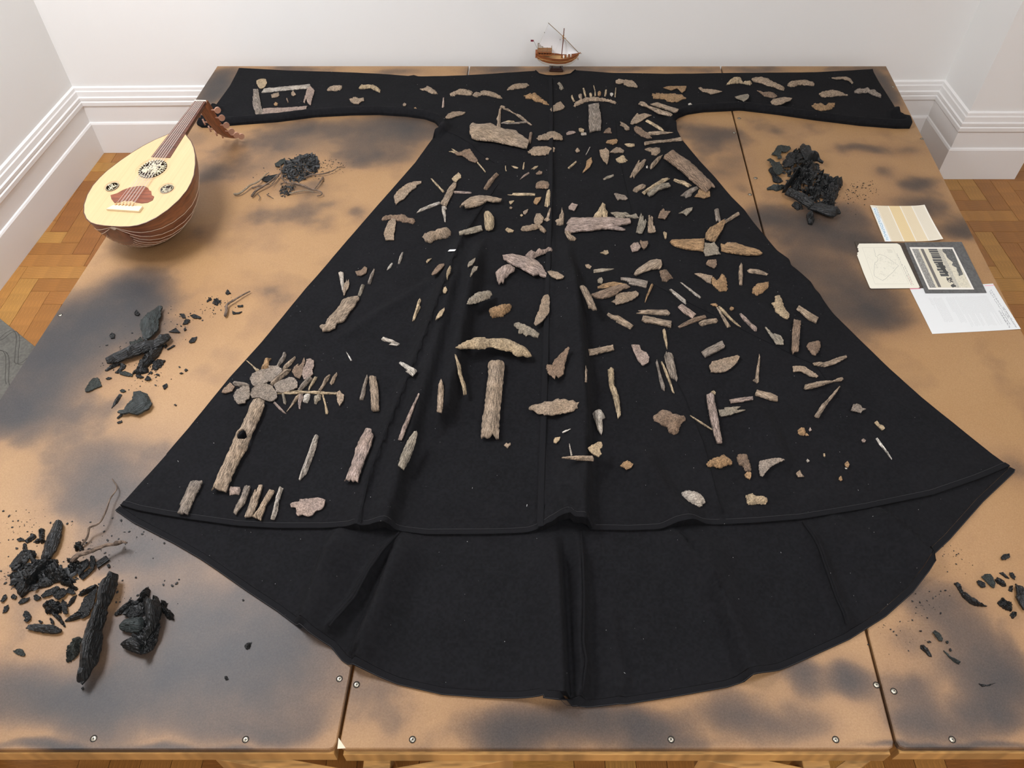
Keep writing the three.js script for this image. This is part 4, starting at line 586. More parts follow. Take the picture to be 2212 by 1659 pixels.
bark("bark_chip","f6","d","small brown pebble-like bark chip below the four pale slivers",[96,-2691,13,-20,13,6,-1,14,-11,7,-11,-1]);
bark("wood_splinter","s5","p","brown needle-like sliver below the four pale slivers",[31,-2653,14,-28,23,-24,2,8,-18,22]);
bark("wood_splinter","s4","y","short upright pale sliver, first of four below the boat",[-28,-2752,3,-2,0,26,3,14,-3,2,-3,-16]);
bark("wood_splinter","s4","y","short level pale sliver among four below the boat",[-2,-2752,11,3,17,11,-4,6,-13,-4]);
bark("wood_splinter","s4","y","short upright sliver pointing up, third of four below the boat",[47,-2774,5,-3,-2,35,-3,17,-4,-3,2,-27]);
bark("wood_splinter","s4","y","slanting forked pale sliver nearest the centre seam below the boat",[77,-2725,15,-20,15,-7,-4,10,-15,21,-1,-9]);
bark("bark_chip","f5","t","tiny bark crumb between the bark bird with splinter legs and the boat",[-109,-2802,6,-7,7,9,-3,7,-8,0]);
bark("bark_flake","f10","d","brown diamond bark flake with splinters at both ends below the armpit",[-239,-2838,30,-10,11,-14,22,-4,17,38,19,49,-9,12,-27,-19,-28,-31,-27,-7]);
bark("wood_splinter","s5","y","forked pale splinter at the armpit end of the diamond flake",[-254,-2880,9,7,24,23,-4,3,-15,0,-24,-12,19,-4,8,6]);
bark("wood_splinter","s5","y","needle-like pale splinter at the lower point of the diamond flake",[-145,-2775,5,-3,34,70,-3,4]);
bark("bark_strip","r16","d","arched brown bark cap resting on an upright tan stem near the side edge",[-492,-2388,12,-17,17,-9,34,0,12,-9,13,9,16,20,17,3,8,14,-9,16,-21,-10,-18,0,-14,-9,-22,-8,-24,0,-17,6]);
bark("bark_flake","f10","t","upright tan bark stem with a small hole under the arched brown cap",[-445,-2400,8,17,1,34,2,28,-2,27,3,33,-13,-1,-17,3,-10,-35,3,-44,7,-34]);
bark("bark_curl","r28","t","deeply crinkled frilly bark roll below the bark person",[-331,-2282,5,-10,8,2,4,-16,9,5,6,-11,11,5,9,-13,11,4,9,-12,11,5,6,-11,7,11,8,11,1,20,-13,16,-20,5,-23,8,-16,17,-17,-6,-8,-19]);
bark("bark_strip","c12","n","smooth greenish bark lath beside the frilly bark roll",[-194,-2282,25,-19,29,-22,26,-16,5,24,-23,17,-30,19,-30,13]);
bark("wood_knot","c30","y","pale thumb-shaped wood knot standing above the greenish lath",[-106,-2406,5,-21,6,9,14,0,7,17,6,15,2,42,-5,25,-15,10,-12,-6,-4,-29]);
bark("bark_chip","f6","y","small yellow chip alone between wood knot and bow-shaped curl",[-25,-2323,7,-13,12,7,13,11,-5,10,-15,0]);
bark("bark_flake","f9","t","round tan bark flake standing on the bow-shaped curl",[84,-2395,8,-26,15,0,13,26,-5,28,-11,12,-14,2,-8,-11]);
bark("bark_curl","r16","t","bow-shaped bark curl under the round flake beside the centre seam",[33,-2329,5,-11,24,-3,25,-7,20,2,10,14,10,19,-7,14,-14,-14,-6,-17,-17,9,-28,8,-20,-3]);
bark("wood_splinter","s9","t","spire-like splinter beside the round flake at the centre seam",[147,-2460,3,20,-7,35,-4,23,5,11,-9,7,-15,-18,9,-9,10,-43]);
bark("wood_splinter","s10","t","jagged tower-like splinter between centre seam and the purple slab",[191,-2464,3,19,4,26,-2,26,-3,35,-14,6,-13,-4,2,-14,-6,-11,15,-9,3,-26,6,-11]);
bark("bark_slab","c22","p","large purplish weathered wood slab with splintered end and hook",[194,-2311,8,-22,7,-14,-5,-7,18,-35,44,2,42,-2,56,-3,41,8,38,1,1,25,-15,8,-28,6,-24,3,23,11,20,14,-22,3,-33,-8,-34,-1,-35,11,-38,3,-38,8]);
bark("bark_chip","s11","t","small curved tan hook hanging from the purple slab's corner",[194,-2310,16,-9,8,9,-1,16,19,22,-7,11,-17,0,-8,-16]);
bark("wood_knot","c26","y","pale mountain-shaped wood piece standing on the purple slab",[306,-2389,7,-20,12,-18,12,-29,11,-27,10,12,-2,27,7,23,-5,33,-15,-1,-3,-6,-10,11,-12,-2]);
bark("wood_splinter","s12","n","pale bone-like bent wood piece above the purple slab's splintered end",[375,-2432,21,-1,24,6,14,-5,16,18,22,-9,8,26,-18,0,-30,-9,-19,12,-20,-6,-6,-17]);
bark("wood_splinter","f10","n","wide fork-shaped wood splinter with long prongs beside the purple slab",[458,-2305,14,-55,12,-46,7,-22,0,33,2,-11,4,3,-3,31,9,-14,3,14,-9,34,-9,22,-8,22,-11,-2]);
bark("wood_splinter","f10","t","narrow tan wood splinter with three prongs next to the wide fork",[500,-2296,7,-53,8,-51,5,-3,-1,31,6,-26,4,9,-4,54,5,0,-1,36,-16,5]);
bark("bark_chip","f7","y","small golden chip under the pronged splinters",[559,-2306,5,-5,8,10,-5,28,-6,5,-1,-19]);
bark("bark_chip","f10","d","brown star-shaped bark chip right of the pronged splinters",[549,-2389,16,-46,14,-15,3,15,21,1,-13,22,-14,29,-14,-5]);
bark("bark_flake","f10","n","greenish wing-shaped bark flake above the winged bark figure",[633,-2421,16,-14,21,-21,21,-3,-4,15,-12,15,-14,20,-10,-16]);
bark("bark_flake","f16","p","purplish folded bark flake paired with a rounded brown one",[430,-2228,12,-11,17,-3,7,27,-11,16,-23,10,-1,-21]);
bark("bark_flake","f14","d","rounded brown bark flake leaning on the purplish folded one",[465,-2244,4,-11,6,9,19,-2,1,13,-9,21,-11,11,-6,-13,-2,-16]);
bark("bark_chip","f6","y","tiny yellow angular chip below the purple slab",[317,-2189,13,-5,2,-8,14,0,2,16,-11,8,-9,-7]);
bark("bark_chip","f6","t","small tan chip beside the lone needle splinter",[259,-2122,12,-3,10,11,-5,13,-13,-6]);
bark("wood_splinter","s6","n","lone level needle splinter beside the large bark bird's tail",[287,-2097,21,-5,26,-1,26,0,-20,10,-27,7,-27,6]);
bark("bark_flake","c16","t","tan tongue-shaped bark flake above the cluster of slats",[426,-2069,14,-25,25,-23,25,-23,24,-9,16,7,1,23,-10,22,-16,0,-20,5,-28,13,-24,19]);
bark("bark_flake","r16","d","crumpled brown bark flake against the tongue-shaped flake",[519,-2089,15,-6,12,3,7,23,8,17,-14,5,-9,14,-17,-2,-2,-25]);
bark("bark_chip","f8","n","small greenish shell-like chip above the orange-edged sliver",[296,-2037,6,-11,10,-5,4,14,-6,19,-13,-5]);
bark("bark_strip","c10","g","grey-brown rectangular slat with a notched end atop the slat cluster",[378,-2051,28,1,32,8,32,10,-9,34,-27,-10,-32,-9,2,-10,-12,-10,-15,-2]);
bark("bark_strip","s9","o","curved orange-tan sliver above the brown blade-shaped slab",[294,-2007,21,-13,35,-10,29,5,18,5,-16,7,-33,5,-25,7,-28,3]);
bark("bark_slab","c14","d","brown blade-shaped bark slab under the orange-tan sliver",[269,-1963,29,-14,40,-21,33,-15,22,0,13,12,-28,12,-14,12,-7,12,-30,16,-22,6,-22,-3]);
bark("bark_flake","f11","t","tan fish-like bark flake with toothed tail below the brown blade",[335,-1926,14,-13,4,-16,17,-16,35,-3,18,-7,8,10,-4,16,-19,19,-23,11,-36,13,-2,-8]);
bark("wood_splinter","s8","o","orange-brown dagger splinter beside the fish-like flake",[448,-1928,9,-32,23,-59,8,2,-8,20,-17,37,-13,33]);
bark("bark_strip","s9","s","silvery pink lath parallel to a thin split needle",[539,-1992,7,-1,19,25,23,32,-3,19,-10,-14,-21,-30]);
bark("wood_splinter","s6","s","long thin split needle of pale wood",[583,-2030,5,2,30,41,24,33,-5,6,-13,-15,-20,-33]);
bark("bark_strip","c9","p","small rectangular pinkish slat below the silvery lath",[556,-1902,15,-15,22,27,18,22,-15,20,-24,-24]);
bark("bark_flake","f12","t","tall tongue-shaped bark flake with a frilled flake at its foot by the centre seam",[71,-1806,8,-37,13,-35,5,-36,12,-23,12,0,5,16,-2,43,-2,29,-13,24,-19,21,-12,9]);
bark("bark_flake","r14","n","pale frilled bark flake touching the foot of the tall tongue flake",[6,-1822,18,-1,21,9,18,13,15,13,10,17,-5,17,-10,-4,-11,-6,-8,-6,-9,8,-9,-17,-14,2,-1,-21,-12,-12]);
bark("bark_slab","c20","t","ribbed bark slab with splayed lower end beside the deep centre fold",[226,-1942,11,-7,12,10,8,22,10,32,9,44,-5,-2,-8,6,-5,-9,-9,3,-7,-42,-10,-32]);
bark("bark_strip","s11","t","slanting tan bark strip with a side splinter below the fish-like flake",[315,-1867,7,-8,14,12,18,3,19,19,25,26,-11,17,-22,-17,-23,-18,2,-5,-18,-14]);
bark("bark_strip","s11","t","level brown slat with split ends, upper of two stacked slats",[413,-1873,19,-6,-11,-7,31,-2,36,2,30,-1,8,15,-7,9,-39,-3,-36,-4]);
bark("bark_strip","c13","t","level tan slat with a knot hole, lower of two stacked slats",[427,-1836,7,-21,31,8,29,11,30,7,-5,28,-34,-11,-32,-11,-15,0]);
bark("bark_strip","s9","d","tapering brown strip overlapped by a stubby tan stick",[543,-1810,25,-20,34,-22,39,-12,3,14,-26,11,-36,18,-34,18]);
bark("wood_splinter","s13","t","stubby tan stick overlapping the tapering brown strip",[614,-1828,16,-9,44,-9,5,11,-9,7,-27,5,-20,11,-7,-7]);
bark("bark_chip","f7","o","small red-brown tip above the split pair of splinters",[668,-1917,17,-4,7,9,-5,7,-12,-5]);
bark("wood_splinter","s8","t","brown flat half of the split pair of splinters",[686,-1904,5,-1,9,35,16,59,-13,5,-6,-33,-5,-31]);
bark("wood_splinter","s8","y","cream pointed half of the split pair of splinters",[692,-1908,6,0,14,25,14,35,14,22,9,17,-10,-8,-17,-24,-16,-29,-10,-20]);
bark("bark_chip","f7","o","small orange chip alone beside the split pair of splinters",[728,-1896,7,-9,8,5,-2,8,-9,7,-4,-5]);
bark("bark_strip","s11","p","pinkish grooved strip slanting past the split pair of splinters",[756,-1871,6,0,13,23,10,24,15,23,-3,11,-7,-1,-13,-25,-13,-26]);
bark("wood_splinter","f9","n","greenish forked splinter with a long needle point",[826,-1805,4,1,16,33,5,-5,17,13,4,21,-4,17,-23,0,-8,-34]);
bark("bark_flake","r11","y","golden lobed bark flake standing near the robe's wavy side edge",[873,-1920,14,-7,8,-30,15,-2,3,27,-1,41,8,27,-10,22,-14,-6,-18,-27,-1,-29]);
bark("bark_strip","c12","t","tan rectangular slat slanting beside the golden lobed flake",[951,-1892,11,-15,10,10,19,25,21,24,-14,24,-21,-17,-14,-29]);
bark("bark_strip","c14","d","tall reddish brown slat with torn lower end",[926,-1835,8,5,13,3,-16,52,-25,84,-12,2,-10,12,3,-24,17,-66]);
bark("bark_flake","r13","d","brown oak-leaf-shaped bark flake beside the tall reddish slat",[937,-1712,16,-22,18,-4,13,-7,7,5,-10,31,-24,35,-12,-5,-4,-18]);
bark("bark_strip","c13","g","grey rectangular slat above a tan fish-shaped flake",[600,-1691,23,-18,51,-31,5,22,-3,6,-33,23,-35,21]);
bark("bark_flake","f14","t","tan fish-shaped bark flake with dark tail ridges under the grey slat",[613,-1627,12,-22,15,-6,34,-12,37,-8,6,6,-12,22,-25,26,-25,15,-41,2,1,-11]);
bark("wood_splinter","s10","t","upright spike-shaped splinter with a hooked foot",[783,-1687,0,12,-11,44,-9,31,-6,31,-7,5,-11,-11,8,-4,9,-29,15,-43]);
bark("wood_splinter","s9","y","slim upright stick pointing at the jagged grey bundle",[491,-1795,8,-1,1,22,-1,38,-5,30,-2,-14,-2,-41]);
bark("wood_splinter","s20","g","jagged grey bundle of split wood under the slim upright stick",[480,-1673,9,-23,4,15,9,-2,6,8,0,33,1,62,-4,10,-6,-10,-11,-5,-4,-33,-3,-32]);
bark("wood_splinter","s11","g","grey grooved stick beside the jagged bundle",[451,-1650,5,-12,2,20,2,42,6,50,-3,19,-8,-8,-3,-45]);
bark("twig","s8","y","thin cream twig between the grooved stick and the jagged bundle",[467,-1652,4,-2,9,34,7,50,4,48,-5,-5,-10,-66]);
bark("bark_flake","f15","p","pinkish half-moon shell of bark above the grey grooved stick",[381,-1721,25,1,4,20,15,10,7,22,-5,22,-20,15,-10,-21,-7,-26]);
bark("bark_strip","s10","t","wavy tan strip curving up near the robe's side edge",[938,-1639,14,-4,16,2,17,-6,24,-12,25,-12,21,-8,0,10,-21,14,-26,16,-37,14,-30,-6]);
bark("bark_flake","f11","t","tan slipper-shaped bark flake below the oak-leaf flake",[874,-1630,18,-1,19,2,14,16,18,24,-6,6,-21,-6,-21,-20,-23,1]);
bark("bark_strip","s12","t","long tan lath with twisted end below the slipper-shaped flake",[886,-1538,6,-13,36,-10,30,-5,23,0,16,-10,16,-4,2,8,-9,6,-24,3,-34,13,-40,14,-20,2]);
bark("wood_splinter","s14","t","tapering spear-like splinter with a hollow thick end",[891,-1433,13,-16,17,-23,22,-20,24,-25,27,-27,2,2,-23,30,-27,29,-24,31,-20,27,-9,-3]);
bark("bark_strip","c14","t","short tan slat with a frayed end beside the pinkish level slat",[732,-1513,10,-19,21,8,18,5,18,13,-4,18,-15,-2,-22,-11]);
bark("bark_strip","c10","p","short level pinkish slat near the bark cross",[652,-1494,34,-7,37,-4,-1,13,-22,4,-11,4,-36,4]);
bark("bark_slab","c24","p","upright pinkish wood stick forming the post of the bark cross",[585,-1510,17,-6,5,9,-3,27,1,39,-3,52,-3,60,-15,0,-3,-53,0,-48,1,-35]);
bark("bark_chip","f12","y","small cream chip capping the post of the bark cross",[601,-1523,10,-7,5,7,-3,9,-6,-6]);
bark("bark_strip","f11","n","jagged grey-green splinter forming the arm of the bark cross",[612,-1455,16,1,3,-8,21,-1,26,-1,-11,9,-3,4,26,0,-15,7,-20,5,-9,5,-31,6,-4,-6]);
bark("twig","s5","y","thin pale twig slanting to the post of the bark cross",[524,-1433,12,9,15,13,13,13,18,16,-2,3,-21,-16,-17,-16,-17,-19]);
bark("bark_flake","f13","g","grey-brown cup-shaped bark flake with a spur near the hem side",[1001,-1448,11,-20,12,-4,12,5,1,9,11,4,-12,5,-7,8,-13,-4]);
bark("bark_chip","f7","y","yellow bow-tie-shaped chip near the robe's outer edge",[1059,-1406,10,-8,4,14,9,5,1,10,-10,7,-6,-12]);
bark("bark_chip","f6","p","tiny round pinkish chip beside the long white sliver",[1003,-1343,6,-5,6,6,-5,7,-6,0]);
bark("wood_splinter","s7","w","long white tapering sliver near the robe's outer edge",[1047,-1350,5,-1,5,25,9,28,3,22,-2,-3,-8,-27,-9,-23]);
bark("bark_chip","r10","o","knobbly orange chip with two crumbs beside it",[830,-1381,12,-10,8,5,0,15,-7,10,-11,-2,-5,-6]);
bark("bark_chip","f6","p","tiny pinkish crumb beside the knobbly orange chip",[861,-1380,6,-9,2,10,-7,4]);
bark("bark_chip","f5","o","tiny brown crumb touching the knobbly orange chip",[846,-1364,6,-5,4,9,-8,1]);
bark("bark_flake","r14","o","orange-brown leaf-shaped bark flake above the front hem",[542,-1256,18,-15,37,-19,4,9,15,8,0,14,-21,8,-16,9,-20,-4,-15,1]);
bark("bark_flake","r12","d","brown upright bark flake above a small orange chip",[633,-1280,7,-13,13,-2,11,4,1,16,1,19,-1,18,-16,3,-4,-18,-11,-5]);
bark("bark_chip","f9","o","small orange chip directly under the brown upright flake",[642,-1221,9,-10,10,1,-1,12,-6,12,-9,-7]);
bark("bark_flake","f16","g","grey-brown horn-shaped bark flake above the front hem",[686,-1250,4,-10,16,-3,27,-4,14,4,9,7,-20,7,-17,8,-18,16,-12,14,-6,-5]);
bark("bark_chip","f8","t","small angular tan chip beyond the horn-shaped flake",[787,-1228,12,-9,3,13,3,9,-16,1]);
bark("bark_chip","f5","s","tiny grey triangular chip above the angular tan chip",[826,-1271,5,-7,4,9,-7,4]);
bark("bark_chip","f5","y","tiny yellow sliver beyond the grey triangular chip",[881,-1296,4,1,-3,12,-3,-4]);
bark("bark_chip","f7","o","small orange kite-shaped chip with a white crumb at its foot",[930,-1259,11,-10,2,13,-7,9,-5,-4]);
bark("bark_chip","f4","w","tiny white crumb at the foot of the orange kite-shaped chip",[928,-1247,4,0,2,4,-5,0]);
bark("bark_chip","f6","o","tiny orange drop-shaped chip lowest near the outer hem",[902,-1214,7,-5,0,14,-5,2,-4,-5]);
bark("bark_flake","r18","y","lumpy cream bark piece nearest the front hem",[633,-1155,19,-6,3,10,16,-1,14,7,2,10,-9,11,-17,-2,-28,3,-2,-13]);
bark("bark_flake","r18","s","lumpy pale grey bark piece near the front hem",[458,-1159,14,-7,23,-2,9,6,13,14,2,16,-16,16,-15,-8,-16,-10,-10,-14]);
bark("bark_chip","f6","t","tiny notched tan chip below the tall trunk of the bark T",[-23,-1325,7,-8,4,4,7,-4,1,5,-9,13]);
bark("bark_chip","f7","y","small cream chip below the lens-shaped flake on the centre fold",[118,-1326,3,-8,16,0,-3,10,-10,10,-6,-5]);
bark("wood_splinter","s5","w","tiny white sliver beside the small cream chip on the centre fold",[142,-1346,9,-4,16,-3,-9,6,-14,5]);
bark("wood_splinter","s5","s","small upright grey sliver above the level stick on the centre fold",[159,-1300,2,0,3,23,2,19,-4,1,-2,-20]);
bark("wood_splinter","s13","t","level grooved stick lying across the centre folds",[134,-1230,6,-4,31,-7,26,-5,23,-4,4,6,-2,11,-13,0,-23,3,-21,0,-12,0]);
bark("bark_flake","f11","y","golden heart-shaped bark flake beside the level grooved stick",[209,-1273,10,-11,9,-5,11,-10,10,-2,3,10,-3,8,-6,7,4,14,-10,11,-13,-6,-10,-8]);
bark("bark_flake","f11","o","small orange rhombic flake alone above the front hem",[300,-1246,9,-11,12,-6,8,7,7,10,-6,8,-14,5,-5,-7]);
bark("bark_strip","c13","t","level tan slat above the deep fold right of centre",[241,-1697,28,-7,53,-17,2,20,-32,10,-22,10,-26,6]);
bark("bark_curl","f34","d","twisted brown seashell-like bark piece on the centre fold",[104,-1600,4,-13,16,5,7,-19,21,-16,21,-14,4,6,-9,28,-6,19,-6,40,-16,19,-7,-15,-5,21,-13,-23]);
bark("bark_flake","r16","t","large lens-shaped tan bark flake across the centre folds",[49,-1448,8,-11,25,-1,14,-7,24,2,9,-6,27,9,38,20,-4,22,-23,9,-41,2,-26,-5,-27,-13]);
bark("wood_splinter","s6","t","slim upright splinter standing in the fold right of centre",[223,-1584,3,17,-4,50,-6,1,3,-40]);
bark("wood_splinter","s17","y","long crooked cream stick right of the centre fold",[297,-1617,19,-3,-1,28,-4,41,6,15,5,33,-1,65,-9,15,-3,-26,-5,-57,-7,-45]);
bark("wood_splinter","s20","s","white weathered wood chunk with a square shoulder below the crooked stick",[237,-1440,11,-9,16,-5,10,28,-10,6,0,21,-2,24,-4,13,-10,-20,-6,-34]);
bark("bark_curl","r30","d","knotted brown bark lump with a hanging lobe",[416,-1429,12,-9,12,-11,24,0,12,15,29,5,6,9,-15,14,-9,15,-6,20,-13,8,-12,-8,-2,-20,-20,-12,-17,-12]);
bark("wood_splinter","s8","s","pale grooved splinter lying over a smaller flat one",[-421,-1752,6,-9,30,13,25,17,-2,6,-22,-11,-33,-10]);
bark("wood_splinter","f5","s","small flat sliver under the pale grooved splinter",[-394,-1727,7,-6,24,8,-5,4]);
bark("wood_splinter","s15","w","white-edged hollow wood piece with a barbed side",[-351,-1633,4,-5,21,19,38,44,-11,22,-25,-30,9,2,-18,-27]);
bark("wood_splinter","s10","g","slim grey stick leaning against the short ridged slab",[-448,-1597,6,14,-3,30,2,30,-4,28,-11,-1,2,-42,4,-38]);
bark("bark_slab","c20","t","short ridged bark slab beside the slim leaning stick",[-438,-1577,2,-9,18,4,9,34,8,37,8,63,-16,2,-7,-4,-8,-54]);
bark("bark_slab","r26","y","large arched cream bark crossbar of the bark T",[-175,-1663,13,-16,19,-20,29,-16,23,-7,15,7,23,-9,24,-7,23,5,24,13,23,20,16,20,5,17,-14,7,-13,-8,-18,8,-14,-10,-3,-10,-26,-6,-26,-3,-18,-5,-14,12,-20,5,-29,-1,-20,6]);
bark("bark_slab","c32","t","large upright ridged half-round bark trunk of the bark T",[-73,-1638,10,-10,12,4,22,0,6,20,-4,51,-3,64,-6,82,-2,85,-7,1,-10,-6,-33,5,0,-17,1,-54,6,-42,2,-58,5,-60]);
bark("wood_splinter","s12","y","crooked cream stick left of the bark T trunk",[-176,-1635,4,2,16,35,4,31,13,37,4,29,-10,6,-5,-31,-13,-41]);
bark("wood_splinter","s15","t","spearhead-shaped splinter between fold ridges left of the bark T",[-212,-1535,7,21,4,22,1,64,-2,23,-15,-7,-1,-65,0,-37]);
bark("bark_strip","s9","p","long straight pinkish lath on the fold left of the bark T",[-276,-1481,4,3,-10,44,-11,58,-15,69,-11,-4,7,-41,18,-68]);
bark("bark_strip","c15","n","grey-green channelled strip with pointed top below the pinkish lath",[-267,-1330,3,8,-4,25,-11,47,-15,38,-16,-10,7,-34,16,-48,14,-24]);
bark("bark_slab","c26","p","large rosy bark slab narrowing to a squared top",[-423,-1378,5,-1,13,6,2,13,6,9,-2,39,-8,38,-9,47,-3,40,-8,-3,-31,-6,4,-11,6,-34,5,-48,0,-18,7,-28,4,-15]);
bark("bark_strip","c12","s","silvery grey strip leaning on a small forked splinter",[-607,-2075,8,-6,9,6,6,34,5,39,0,24,-9,-29,-10,-38]);
bark("wood_splinter","f9","t","small forked splinter below the silvery grey strip",[-572,-1958,-7,-26,1,-38,4,-3,-1,-19,6,17,2,-15,5,22,0,24,-6,14,-1,21]);
bark("bark_chip","f11","d","dark brown bark chip with a hole above the large plank-like bark",[-550,-2085,18,-7,11,-20,11,10,0,25,-17,18,-14,-4,-6,-14]);
bark("wood_splinter","s9","g","upright grey splinter between dark chip and the robe's middle",[-487,-2102,4,5,-3,45,-4,31,-10,-3,4,-43]);
bark("bark_strip","s9","n","pale greenish lath at the upper tip of the large plank-like bark",[-519,-2017,10,1,-3,40,-5,18,-8,-4,2,-37]);
bark("bark_slab","c20","t","large ragged plank-like bark slanting near the robe's side edge",[-628,-1805,7,-9,11,0,1,-24,16,-30,16,-36,5,-28,17,-13,18,-5,15,-2,6,11,-8,18,-1,14,-14,32,-8,31,-9,19,-18,5,-2,23,-16,12,-23,5,-4,-12]);
bark("wood_splinter","s8","s","small blue-grey stick beside a white sliver",[-397,-2192,5,-2,-1,31,-6,33,-7,0,3,-38]);
bark("wood_splinter","s6","w","small white sliver beside a blue-grey stick",[-429,-2134,6,0,-4,23,-14,17,3,-17]);
bark("bark_chip","f5","y","tiny yellow bud-shaped chip near the white paper slip",[-306,-2142,6,-11,13,-4,-6,11,-9,14]);
bark("paper_slip","p2","W","small white rectangular paper slip on the robe",[-228,-2163,6,-11,24,9,-5,11]);
bark("bark_flake","f11","d","brown crinkled oval flake left of the fold seam",[-277,-2036,6,-32,14,-32,20,2,2,16,-13,24,-11,20,-14,9]);
bark("bark_chip","s8","y","cream and brown pointed chip beside the fold seam",[-212,-2049,4,11,-2,24,-6,14,-2,21,-4,-16,0,-24]);
bark("bark_flake","f8","n","pale diamond-shaped flake by the fold, above a smaller one",[-153,-2059,4,-17,22,-22,-1,19,-8,22,-15,10]);
bark("bark_chip","f7","n","pale pointed flake by the fold, below the diamond-shaped one",[-142,-1997,6,-29,6,-13,14,-2,-4,13,-11,12,-9,21]);
bark("bark_slab","r13","n","pale grey-green rough slab next to an orange curl",[-149,-1864,6,-22,7,-18,17,-23,22,-16,23,-11,6,16,-5,23,-17,13,-18,16,-27,18]);
bark("bark_chip","f8","y","small cream and brown chip in the middle of the fold seam",[-230,-1927,2,-13,7,-4,6,17,-5,16,-7,-4]);
bark("twig","s12","y","pale bone-like twig standing left of the fold seam",[-312,-1944,5,12,-3,23,4,11,-8,29,-7,31,-7,5,1,-22,5,-32,3,-40]);
bark("bark_chip","f8","y","cream pointed chip with a dark hole beside the fold seam",[-219,-1838,1,10,-8,26,-19,16,2,-18,9,-22]);
bark("wood_splinter","s6","w","white needle alone above the bark palm's crown",[-527,-1696,5,6,13,20,6,12,-5,0,-6,-12]);
bark("bark_curl","r26","o","bright orange curled bark piece next to the pale grey-green slab",[-76,-1891,15,-5,12,-4,19,-12,24,-2,5,11,-8,21,-18,13,-1,11,-14,-1,-24,8,-7,-16]);
bark("bark_slab","c20","p","large pinkish lens-shaped bark slab forming the body of the bark bird",[-34,-2165,35,-4,32,14,30,10,22,18,19,30,16,50,-3,15,-18,-8,-6,-10,-19,5,-22,-22,-19,-20,-23,-17,-22,-20,-19,-23]);
bark("bark_curl","r24","p","frilled pinkish bark curl forming the upper wing of the bark bird",[48,-2175,12,-8,7,-9,6,-4,5,10,5,8,8,-10,9,-8,5,13,5,-5,6,5,7,-7,21,2,0,8,-25,10,-23,8,-14,10,-10,13,-13,-8,-3,-18]);
bark("bark_curl","c28","p","pale rolled bark piece forming the lower wing of the bark bird",[-57,-2072,12,-19,16,-15,17,-5,22,15,-3,15,-16,14,-10,20,-6,5,-6,26,-5,-7,-8,12,-8,-21]);
bark("bark_flake","f10","t","small oval bark flake at the tail end of the bark bird",[123,-2056,12,0,22,13,20,31,-4,11,-20,-4,-19,-21]);
bark("bark_slab","c16","o","mottled orange-tan pod-shaped bark forming the body of the winged figure",[708,-2271,5,-22,21,-36,28,-19,33,-29,4,12,-18,45,-25,44,-15,27,-16,-3,-12,-8]);
bark("bark_slab","c16","o","orange-tan pointed bark forming the seam-side wing of the winged figure",[575,-2247,9,-11,34,-2,55,-3,32,-3,-6,27,-10,43,-19,-6,-33,-2,-31,-13,-19,-11]);
bark("bark_slab","c16","o","orange-tan pointed bark forming the edge-side wing of the winged figure",[759,-2236,12,8,12,-11,29,5,29,22,27,13,17,13,9,16,-13,6,-39,-2,-31,-10,-38,-13,-18,-10]);
bark("bark_flake","f14","n","dark grey-green bark flake forming the tail of the winged figure",[702,-2243,21,3,14,-9,5,20,7,13,-5,21,5,15,-30,6,-26,5,-3,-24]);
bark("bark_strip","s10","g","upright grey strip, shorter horn of the winged figure",[773,-2448,19,-9,-4,41,-2,46,-6,3,-3,-14,-10,6,4,-41]);
bark("bark_strip","s9","t","slanting pale lath, longer horn of the winged figure",[796,-2373,32,-32,32,-28,5,14,-32,28,-33,29]);
bark("bark_flake","f13","d","dark cupped bark flake directly below the winged figure's tail",[688,-2129,10,-18,29,-2,-1,25,-13,23,-12,-8,-11,-10]);
bark("wood_splinter","s10","t","upright spear-shaped splinter below the winged figure",[814,-2135,3,12,-11,59,-12,49,-9,-2,9,-61,11,-40]);
bark("bark_strip","s10","t","level tan strip beside the upright spear-shaped splinter",[827,-2093,8,-6,31,6,31,20,-7,7,-28,-8,-30,-7]);
bark("bark_flake","f9","t","tan triangular bark flake touching an orange two-horned flake",[638,-2072,19,-3,43,12,-9,22,-5,21,-11,-8,-13,-21]);
bark("bark_flake","r11","o","orange two-horned bark flake beside the tan triangular one",[694,-2051,8,-9,7,17,6,0,11,-15,8,-18,12,23,-4,29,-1,29,-8,11,-22,0,-12,-21,-8,-21]);
bark("bark_flake","r11","o","orange-brown maple-like flake below the level tan strip",[821,-1976,7,-24,20,-24,17,-2,24,-5,-7,26,-21,24,-27,19]);
bark("bark_tube","c34","t","long hollow bark tube with a dark hole forming the bark palm's trunk",[-814,-1165,6,-58,7,-50,6,-42,3,-46,8,-17,3,-24,5,-59,5,-25,16,-5,18,10,2,23,-3,46,-8,47,-3,37,0,19,-7,26,-8,35,-5,40,-4,48,-21,-6],[-782,-1348,3,-8,10,-5,9,6,6,17,-4,10,-17,3]);
bark("bark_flake","f14","g","large grey-mauve oval bark flake at the top of the palm's crown",[-804,-1577,2,-20,17,-13,27,-21,26,0,17,13,5,12,-13,19,-16,19,-18,9,-14,10,-17,2,-8,-13]);
bark("bark_flake","f16","g","round grey-mauve bark flake capping the palm's trunk",[-789,-1515,1,-22,16,-15,24,-5,19,10,17,25,7,18,-7,13,-12,5,-12,-4,-25,-11,-18,2]);
bark("bark_flake","f14","g","grey-mauve oval bark flake on the rail side of the palm's crown",[-725,-1549,12,-17,27,-19,18,6,12,15,4,22,-23,15,-20,8,-15,-2,-8,-15]);
bark("bark_flake","f14","g","grey-mauve rounded bark flake on the edge side of the palm's crown",[-840,-1512,6,-19,16,-13,20,2,8,26,2,17,-9,9,1,12,-19,5,-15,-17]);
bark("bark_flake","f10","d","brown leaf-shaped flake hanging over the robe's edge by the palm",[-877,-1521,1,-20,14,-21,18,15,-3,19,-18,9]);
